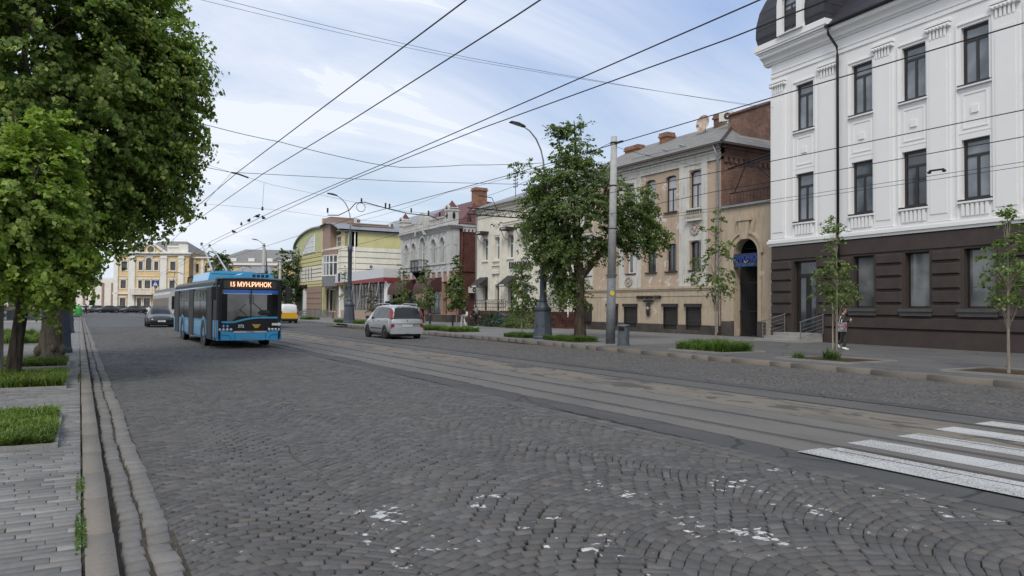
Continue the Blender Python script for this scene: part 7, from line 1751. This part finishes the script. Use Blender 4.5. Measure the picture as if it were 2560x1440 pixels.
# ferny ground plants in the tree beds
def grass(name, poly, h, n, label, seed, lm, z=.1, spr=.10, ls=1.):
    (x0,y0),(x1,y1) = poly; r = np.random.RandomState(seed); nt_ = max(4, n//90)
    tx = r.uniform(x0,x1,nt_); ty = r.uniform(y0,y1,nt_); k = r.randint(0,nt_,n)
    bx = np.clip(tx[k]+r.normal(0,spr,n), x0, x1); by = np.clip(ty[k]+r.normal(0,spr,n), y0, y1)
    hh = h*r.uniform(.45,1.15,n)*(.75+.5*r.uniform(0,1,nt_)[k]); a = r.uniform(0,2*PI,n); l = r.uniform(.1,.7,n)*hh
    b = np.stack([bx,by,np.full(n,z)],1); tip = b+np.stack([np.cos(a)*l,np.sin(a)*l,hh],1); mid = (b+tip)/2+np.stack([-np.cos(a)*l*.15,-np.sin(a)*l*.15,hh*.12],1)
    w = np.stack([-np.sin(a),np.cos(a),np.zeros(n)],1)*.006*(1+h)
    V = np.concatenate([np.stack([b-w,b+w,mid+w*.9,mid-w*.9],1).reshape(-1,3), np.stack([mid-w*.9,mid+w*.9,tip+w*.2,tip-w*.2],1).reshape(-1,3)])
    # feathery leaflets
    N2 = n*7; kk = r.randint(0,n,N2); t = r.uniform(.35,1.,N2)[:,None]; p = b[kk]*(1-t)+tip[kk]*t; d = r.normal(size=(N2,3)); d[:,2] = np.abs(d[:,2])*.6; d /= np.linalg.norm(d,axis=1,keepdims=True); d *= .055*(1+h)*.8*ls
    s = np.cross(d, np.array([0,0,1.])); s = s/(np.linalg.norm(s,axis=1,keepdims=True)+1e-6)*.005
    V2 = np.stack([p-s,p+s,p+d+s*.4,p+d-s*.4],1).reshape(-1,3); V = np.concatenate([V,V2]); F = np.arange(len(V)).reshape(-1,4)
    return tag(npmesh(name, V, F, lm), label, None, None, 'stuff')
def bed(x0, y0, x1, y1, z, frame, soil=True):
    m = MB(); m.quad((x0,y0,z+.006),(x1,y0,z+.006),(x1,y1,z+.006),(x0,y1,z+.006)); tag(m.build('soil', M_SOIL), kind='structure')
    if frame:
        m = MB(); w = .07; m.box((x0-w,y0-w,z-.03),(x1+w,y0,z+.04)); m.box((x0-w,y1,z-.03),(x1+w,y1+w,z+.04)); m.box((x0-w,y0,z-.03),(x0,y1,z+.04)); m.box((x1,y0,z-.03),(x1+w,y1,z+.04)); tag(m.build('bed_edging', M_EDGE), kind='structure')
for k, (x0,y0,x1,y1,n,h) in enumerate(((-2.6,9.5,-.24,12.1,9500,.13),(-3.2,16.0,-.24,18.8,7000,.17),(-3.4,21.2,-.24,23.6,3600,.15),(-4.6,33.5,-1.35,36.5,1800,.3),(-4.8,40,-1.4,44,1500,.3))):
    bed(x0,y0,x1,y1,.105,True); grass('grass_patch', ((x0,y0),(x1,y1)), h, n*2, 'feathery green plants in a bed on the left pavement', 90+k, M_GRS, .11)
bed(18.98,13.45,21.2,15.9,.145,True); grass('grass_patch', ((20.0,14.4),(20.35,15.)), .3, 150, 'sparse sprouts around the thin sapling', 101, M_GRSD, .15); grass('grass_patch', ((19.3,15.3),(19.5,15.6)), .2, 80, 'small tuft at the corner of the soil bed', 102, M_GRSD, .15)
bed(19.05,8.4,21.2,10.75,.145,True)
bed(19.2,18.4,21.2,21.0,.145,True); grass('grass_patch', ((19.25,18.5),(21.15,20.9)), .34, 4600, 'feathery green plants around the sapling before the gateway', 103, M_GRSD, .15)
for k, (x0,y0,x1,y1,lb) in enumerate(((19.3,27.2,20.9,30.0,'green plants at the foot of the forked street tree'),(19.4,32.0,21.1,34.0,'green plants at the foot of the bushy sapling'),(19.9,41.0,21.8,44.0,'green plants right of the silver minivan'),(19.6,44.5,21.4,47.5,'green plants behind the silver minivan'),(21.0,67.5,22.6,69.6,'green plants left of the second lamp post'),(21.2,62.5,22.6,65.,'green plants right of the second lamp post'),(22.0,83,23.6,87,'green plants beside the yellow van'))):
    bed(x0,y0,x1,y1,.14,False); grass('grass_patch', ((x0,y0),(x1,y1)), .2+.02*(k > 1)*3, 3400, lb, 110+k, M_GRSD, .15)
grass('grass_patch', ((.02,5.2),(.06,22.)), .012, 700, 'weeds in the joint beside the left kerb', 130, M_GRSD, .090, .18, .35)

# ------------------------------------------------------------------ overhead wires
M_WIRE = mat('wire_black', (.02,.021,.024), .6, .3)
def wire(pts, r, label, group='overhead contact wires', name='overhead_wire', sub=8, sag=0.):
    P = [Vector(p) for p in pts]; out = []
    for a, b in zip(P[:-1], P[1:]):
        for k in range(sub): t = k/sub; q = a.lerp(b, t); q.z -= 4*sag*t*(1-t); out.append(q)
    out.append(P[-1]); m = MB(); m.tube(out, r*.82, 5); return tag(m.build(name, M_WIRE), label, 'wire', group)
z = 5.8
wire([(4.5,-10,z),(4.42,8.8,z),(4.3,15.5,z),(4.17,24,z),(4.2,44,z),(5.0,75,z),(6.5,110,z)], .014, 'leftmost trolley wire over the near lane')
wire([(5.3,-10,z),(5.27,9,z),(5.15,16,z),(4.9,24,z),(4.85,44,z),(5.7,75,z),(7.1,110,z)], .014, 'second trolley wire from the left over the near lane')
wire([(7.9,-10,z),(7.77,7,z),(7.56,19,z),(7.25,32,z),(7.3,51,z),(8.5,80,z),(9.5,120,z)], .014, 'trolley wire touched by the left pole of the blue trolleybus')
wire([(8.9,-10,z),(8.5,8,z),(7.95,15,z),(7.6,24,z),(7.65,51,z),(9.0,80,z),(10.,120,z)], .014, 'trolley wire touched by the right pole of the blue trolleybus')
wire([(11.6,-10,z),(11.6,8,z),(11.5,20,z),(11.0,32,z),(11.2,66,z),(12.,110,z)], .014, 'contact wire over the far tram track')
wire([(16.7,-10,z),(16.6,12,z),(16.4,20,z),(15.3,32,z),(16.,48,z),(17.5,80,z)], .014, 'nearer trolley wire over the far lane')
wire([(19.0,-10,z),(19.2,12,z),(19.2,19,z),(20.0,26,z)], .014, 'farther trolley wire over the far lane, crossing the white building')
wire([(22.2,-6,z),(22.4,13,z),(22.4,20,z),(22.0,29,z)], .010, 'upper of two thin wires low across the white building')
wire([(22.9,-6,z),(23.1,13,z),(23.1,20,z),(22.6,29,z)], .010, 'lower of two thin wires low across the white building')
g2 = 'span wires across the street'
wire([(-6,26,12.6),(4,26,11.85),(13.1,26,11.55),(29.8,26,12.0)], .010, 'upper long span wire rising from the brick chimney to the upper left', g2, 'span_wire', 8, .06)
wire([(-6,25.2,12.0),(4,25.2,11.35),(13.1,25.2,11.15),(30.,25.2,11.8)], .008, 'lower long span wire rising from the brick chimney to the upper left', g2, 'span_wire', 8, .06)
wire([(1.,31,9.2),(4.36,31,8.7),(7,31,8.4),(10.4,31,7.98),(12.3,31,7.9),(15.4,31,8.33),(19.8,31,8.9)], .016, 'thick black cable sagging from the left tree to the lamp post', g2, 'span_wire', 4, .03)
wire([(4,66,14.6),(10.8,66,12.96),(14.3,66,12.19),(18.1,66,11.72),(21.6,66,11.28),(26.4,66,10.8),(31.3,66,10.7)], .014, 'span wire with insulator loops at the second lamp post', g2, 'span_wire', 4, .0)
wire([(0,66,10.4),(8.5,66,10.1),(15,66,10.03),(20.5,66,9.65),(31.3,66,9.6)], .012, 'lower span wire before the second lamp post', g2, 'span_wire', 4, .0)
wire([(20.1,25.7,9.0),(24,45,9.3),(31,60,10.2)], .014, 'wire from the concrete pole to the cream shop roof', g2, 'span_wire', 6, .15)
wire([(20.1,25.7,8.8),(31.1,31.5,10.0)], .012, 'service wire from the concrete pole to the beige house', g2, 'span_wire', 8, .1)
wire([(20.2,25.7,6.9),(16.4,20,5.9)], .012, 'short pull-off wire from the concrete pole', g2, 'span_wire', 4, .0)
wire([(20.0,25.7,7.0),(10,25.7,6.3),(4.2,25.7,6.05),(-.6,25.7,6.6)], .011, 'span wire from the concrete pole over the tram tracks', g2, 'span_wire', 4, .0)
wire([(20.0,25.7,5.9),(27,33,6.6),(31.1,40,7.2)], .03, 'thick dark cable bundle along the beige house', g2, 'span_wire', 6, .1)
wire([(20.1,25.7,8.9),(21.8,46,9.6),(21.5,66,9.4)], .012, 'wire from the concrete pole to the second lamp post', g2, 'span_wire', 6, .2)
# feeder cable loop with insulators at the second lamp post
m = MB(); L = [(19.2,66,9.9),(20.2,66,9.95),(21.2,66,10.5),(21.8,66,11.2),(22.6,66,11.35),(25,66,10.9),(27,66,10.6),(29.3,66,10.55),(30.2,66,10.2)]
m.tube(L, .045, 6); m.tube([(22.3+.42*math.cos(a), 66, 10.85+.42*math.sin(a)) for a in [2*PI*k/14 for k in range(15)]], .03, 5); tag(m.build('feeder_cable', M_WIRE), 'thick looping feeder cable with a ring at the second lamp post', 'cable')
for k, (x, zz) in enumerate(((22.35,11.5),(24.7,11.25),(25.1,11.2),(27.3,10.95),(29.1,10.85),(30.3,10.8),(19.2,10.35))):
    m = MB(); m.lathe([(.05,-.25),(.11,-.18),(.05,-.1),(.11,-.02),(.05,.05),(.11,.12),(.04,.2)], (x,66), 8, M=None); o = m.build('insulator', M_IRON); o.data.transform(Matrix.Translation((0,0,zz))); tag(o, ('insulator above the cable ring','left one of the insulator pair','right one of the insulator pair','insulator nearer the lamp in the last three','middle of the last three insulators','insulator nearest the ornate house','insulator hanging under the lamp arm')[k], 'insulator', 'insulators on the span wire')
# droppers over the trolleybus wires
for k, (x0, zz, x1, y1, z1) in enumerate(((10.8,12.9,7.4,60,5.9),(14.3,12.2,8.2,60,5.9))):
    pass
for k, (xa, za, xb, zb) in enumerate(((10.9,12.9,8.9,10.2),(13.6,12.3,13.5,10.2))):
    m = MB(); m.tube([(xa,66,za),(xb,66,zb)], .012, 4); m.lathe([(.06,zb-.3),(.12,zb-.2),(.06,zb-.1),(.1,zb)], (xb,66), 8); tag(m.build('wire_dropper', M_WIRE), ('left','right')[k]+' hanging dropper between the two span wires', 'dropper', 'droppers between the span wires')
m = MB(); m.tube([(10.9,66,12.93),(11.5,66,12.85),(12.3,66,12.62)], .07, 6); tag(m.build('tension_clamp', M_IRON), 'thick tension clamp on the upper span wire', 'clamp')
# lattice bracket arm reaching from the first lamp post over the road
m = MB()
for zz in (6.05, 6.35): m.tube([(19.8,30.9,zz),(15.6,30.9,zz-.02)], .03, 5)
for k in range(12): x = 19.6-.33*k; m.tube([(x,30.9,6.05),(x-.17,30.9,6.35),(x-.33,30.9,6.05)], .016, 4)
m.tube([(17.2,30.9,6.35),(16.9,30.9,6.9),(16.2,30.9,6.95)], .02, 4); m.lathe([(.12,5.7),(.05,6.0)], (15.7,30.9), 8); tag(m.build('bracket_arm', M_IRON), 'black lattice bracket with insulators reaching from the lamp post toward the road', 'bracket')
# pair insulator hanging on the wires before the white building
m = MB(); m.tube([(22.4,12.6,5.95),(22.4,13.05,5.96)], .03, 6); m.ball((22.4,12.6,5.90),(.05,.07,.045),8,5); m.ball((22.4,13.05,5.91),(.05,.07,.045),8,5); tag(m.build('wire_switch', M_IRON), 'black section insulator on the thin wires in front of the white building', 'insulator')
# birds on the trolley wires
M_BIRD = mat('bird_dark', (.015,.015,.017), .8)
bd = None
for k, (x, y) in enumerate(((7.24,36.5),(7.25,38.6),(7.25,40.6),(7.62,37.),(7.63,45.))):
    if bd is None:
        bd = empty('bird', (x,y,z+.02), R_(20), 'bird', 'bird', 'birds sitting on the trolley wires'); m = MB(); m.ball((0,0,.10),(.12,.06,.07),8,6); m.tube([(-.08,0,.09),(-.22,0,.03)],[.03,.012],5); m.ball((.09,0,.18),(.045,.04,.045),8,5); m.tube([(.12,0,.18),(.17,0,.17)],[.012,.004],4); m.build('body', M_BIRD, bd, True); b = bd
    else: b = copy_tree(bd, (x,y,z+.02), R_(20+30*k))
    b['label'] = ('rightmost bird of the row on the wire touched by the left pole','middle bird of the row on the wire touched by the left pole','leftmost bird of the row on the wire touched by the left pole','nearer bird on the wire touched by the right pole','farther bird on the wire touched by the right pole')[k]
bpy.context.view_layer.update()
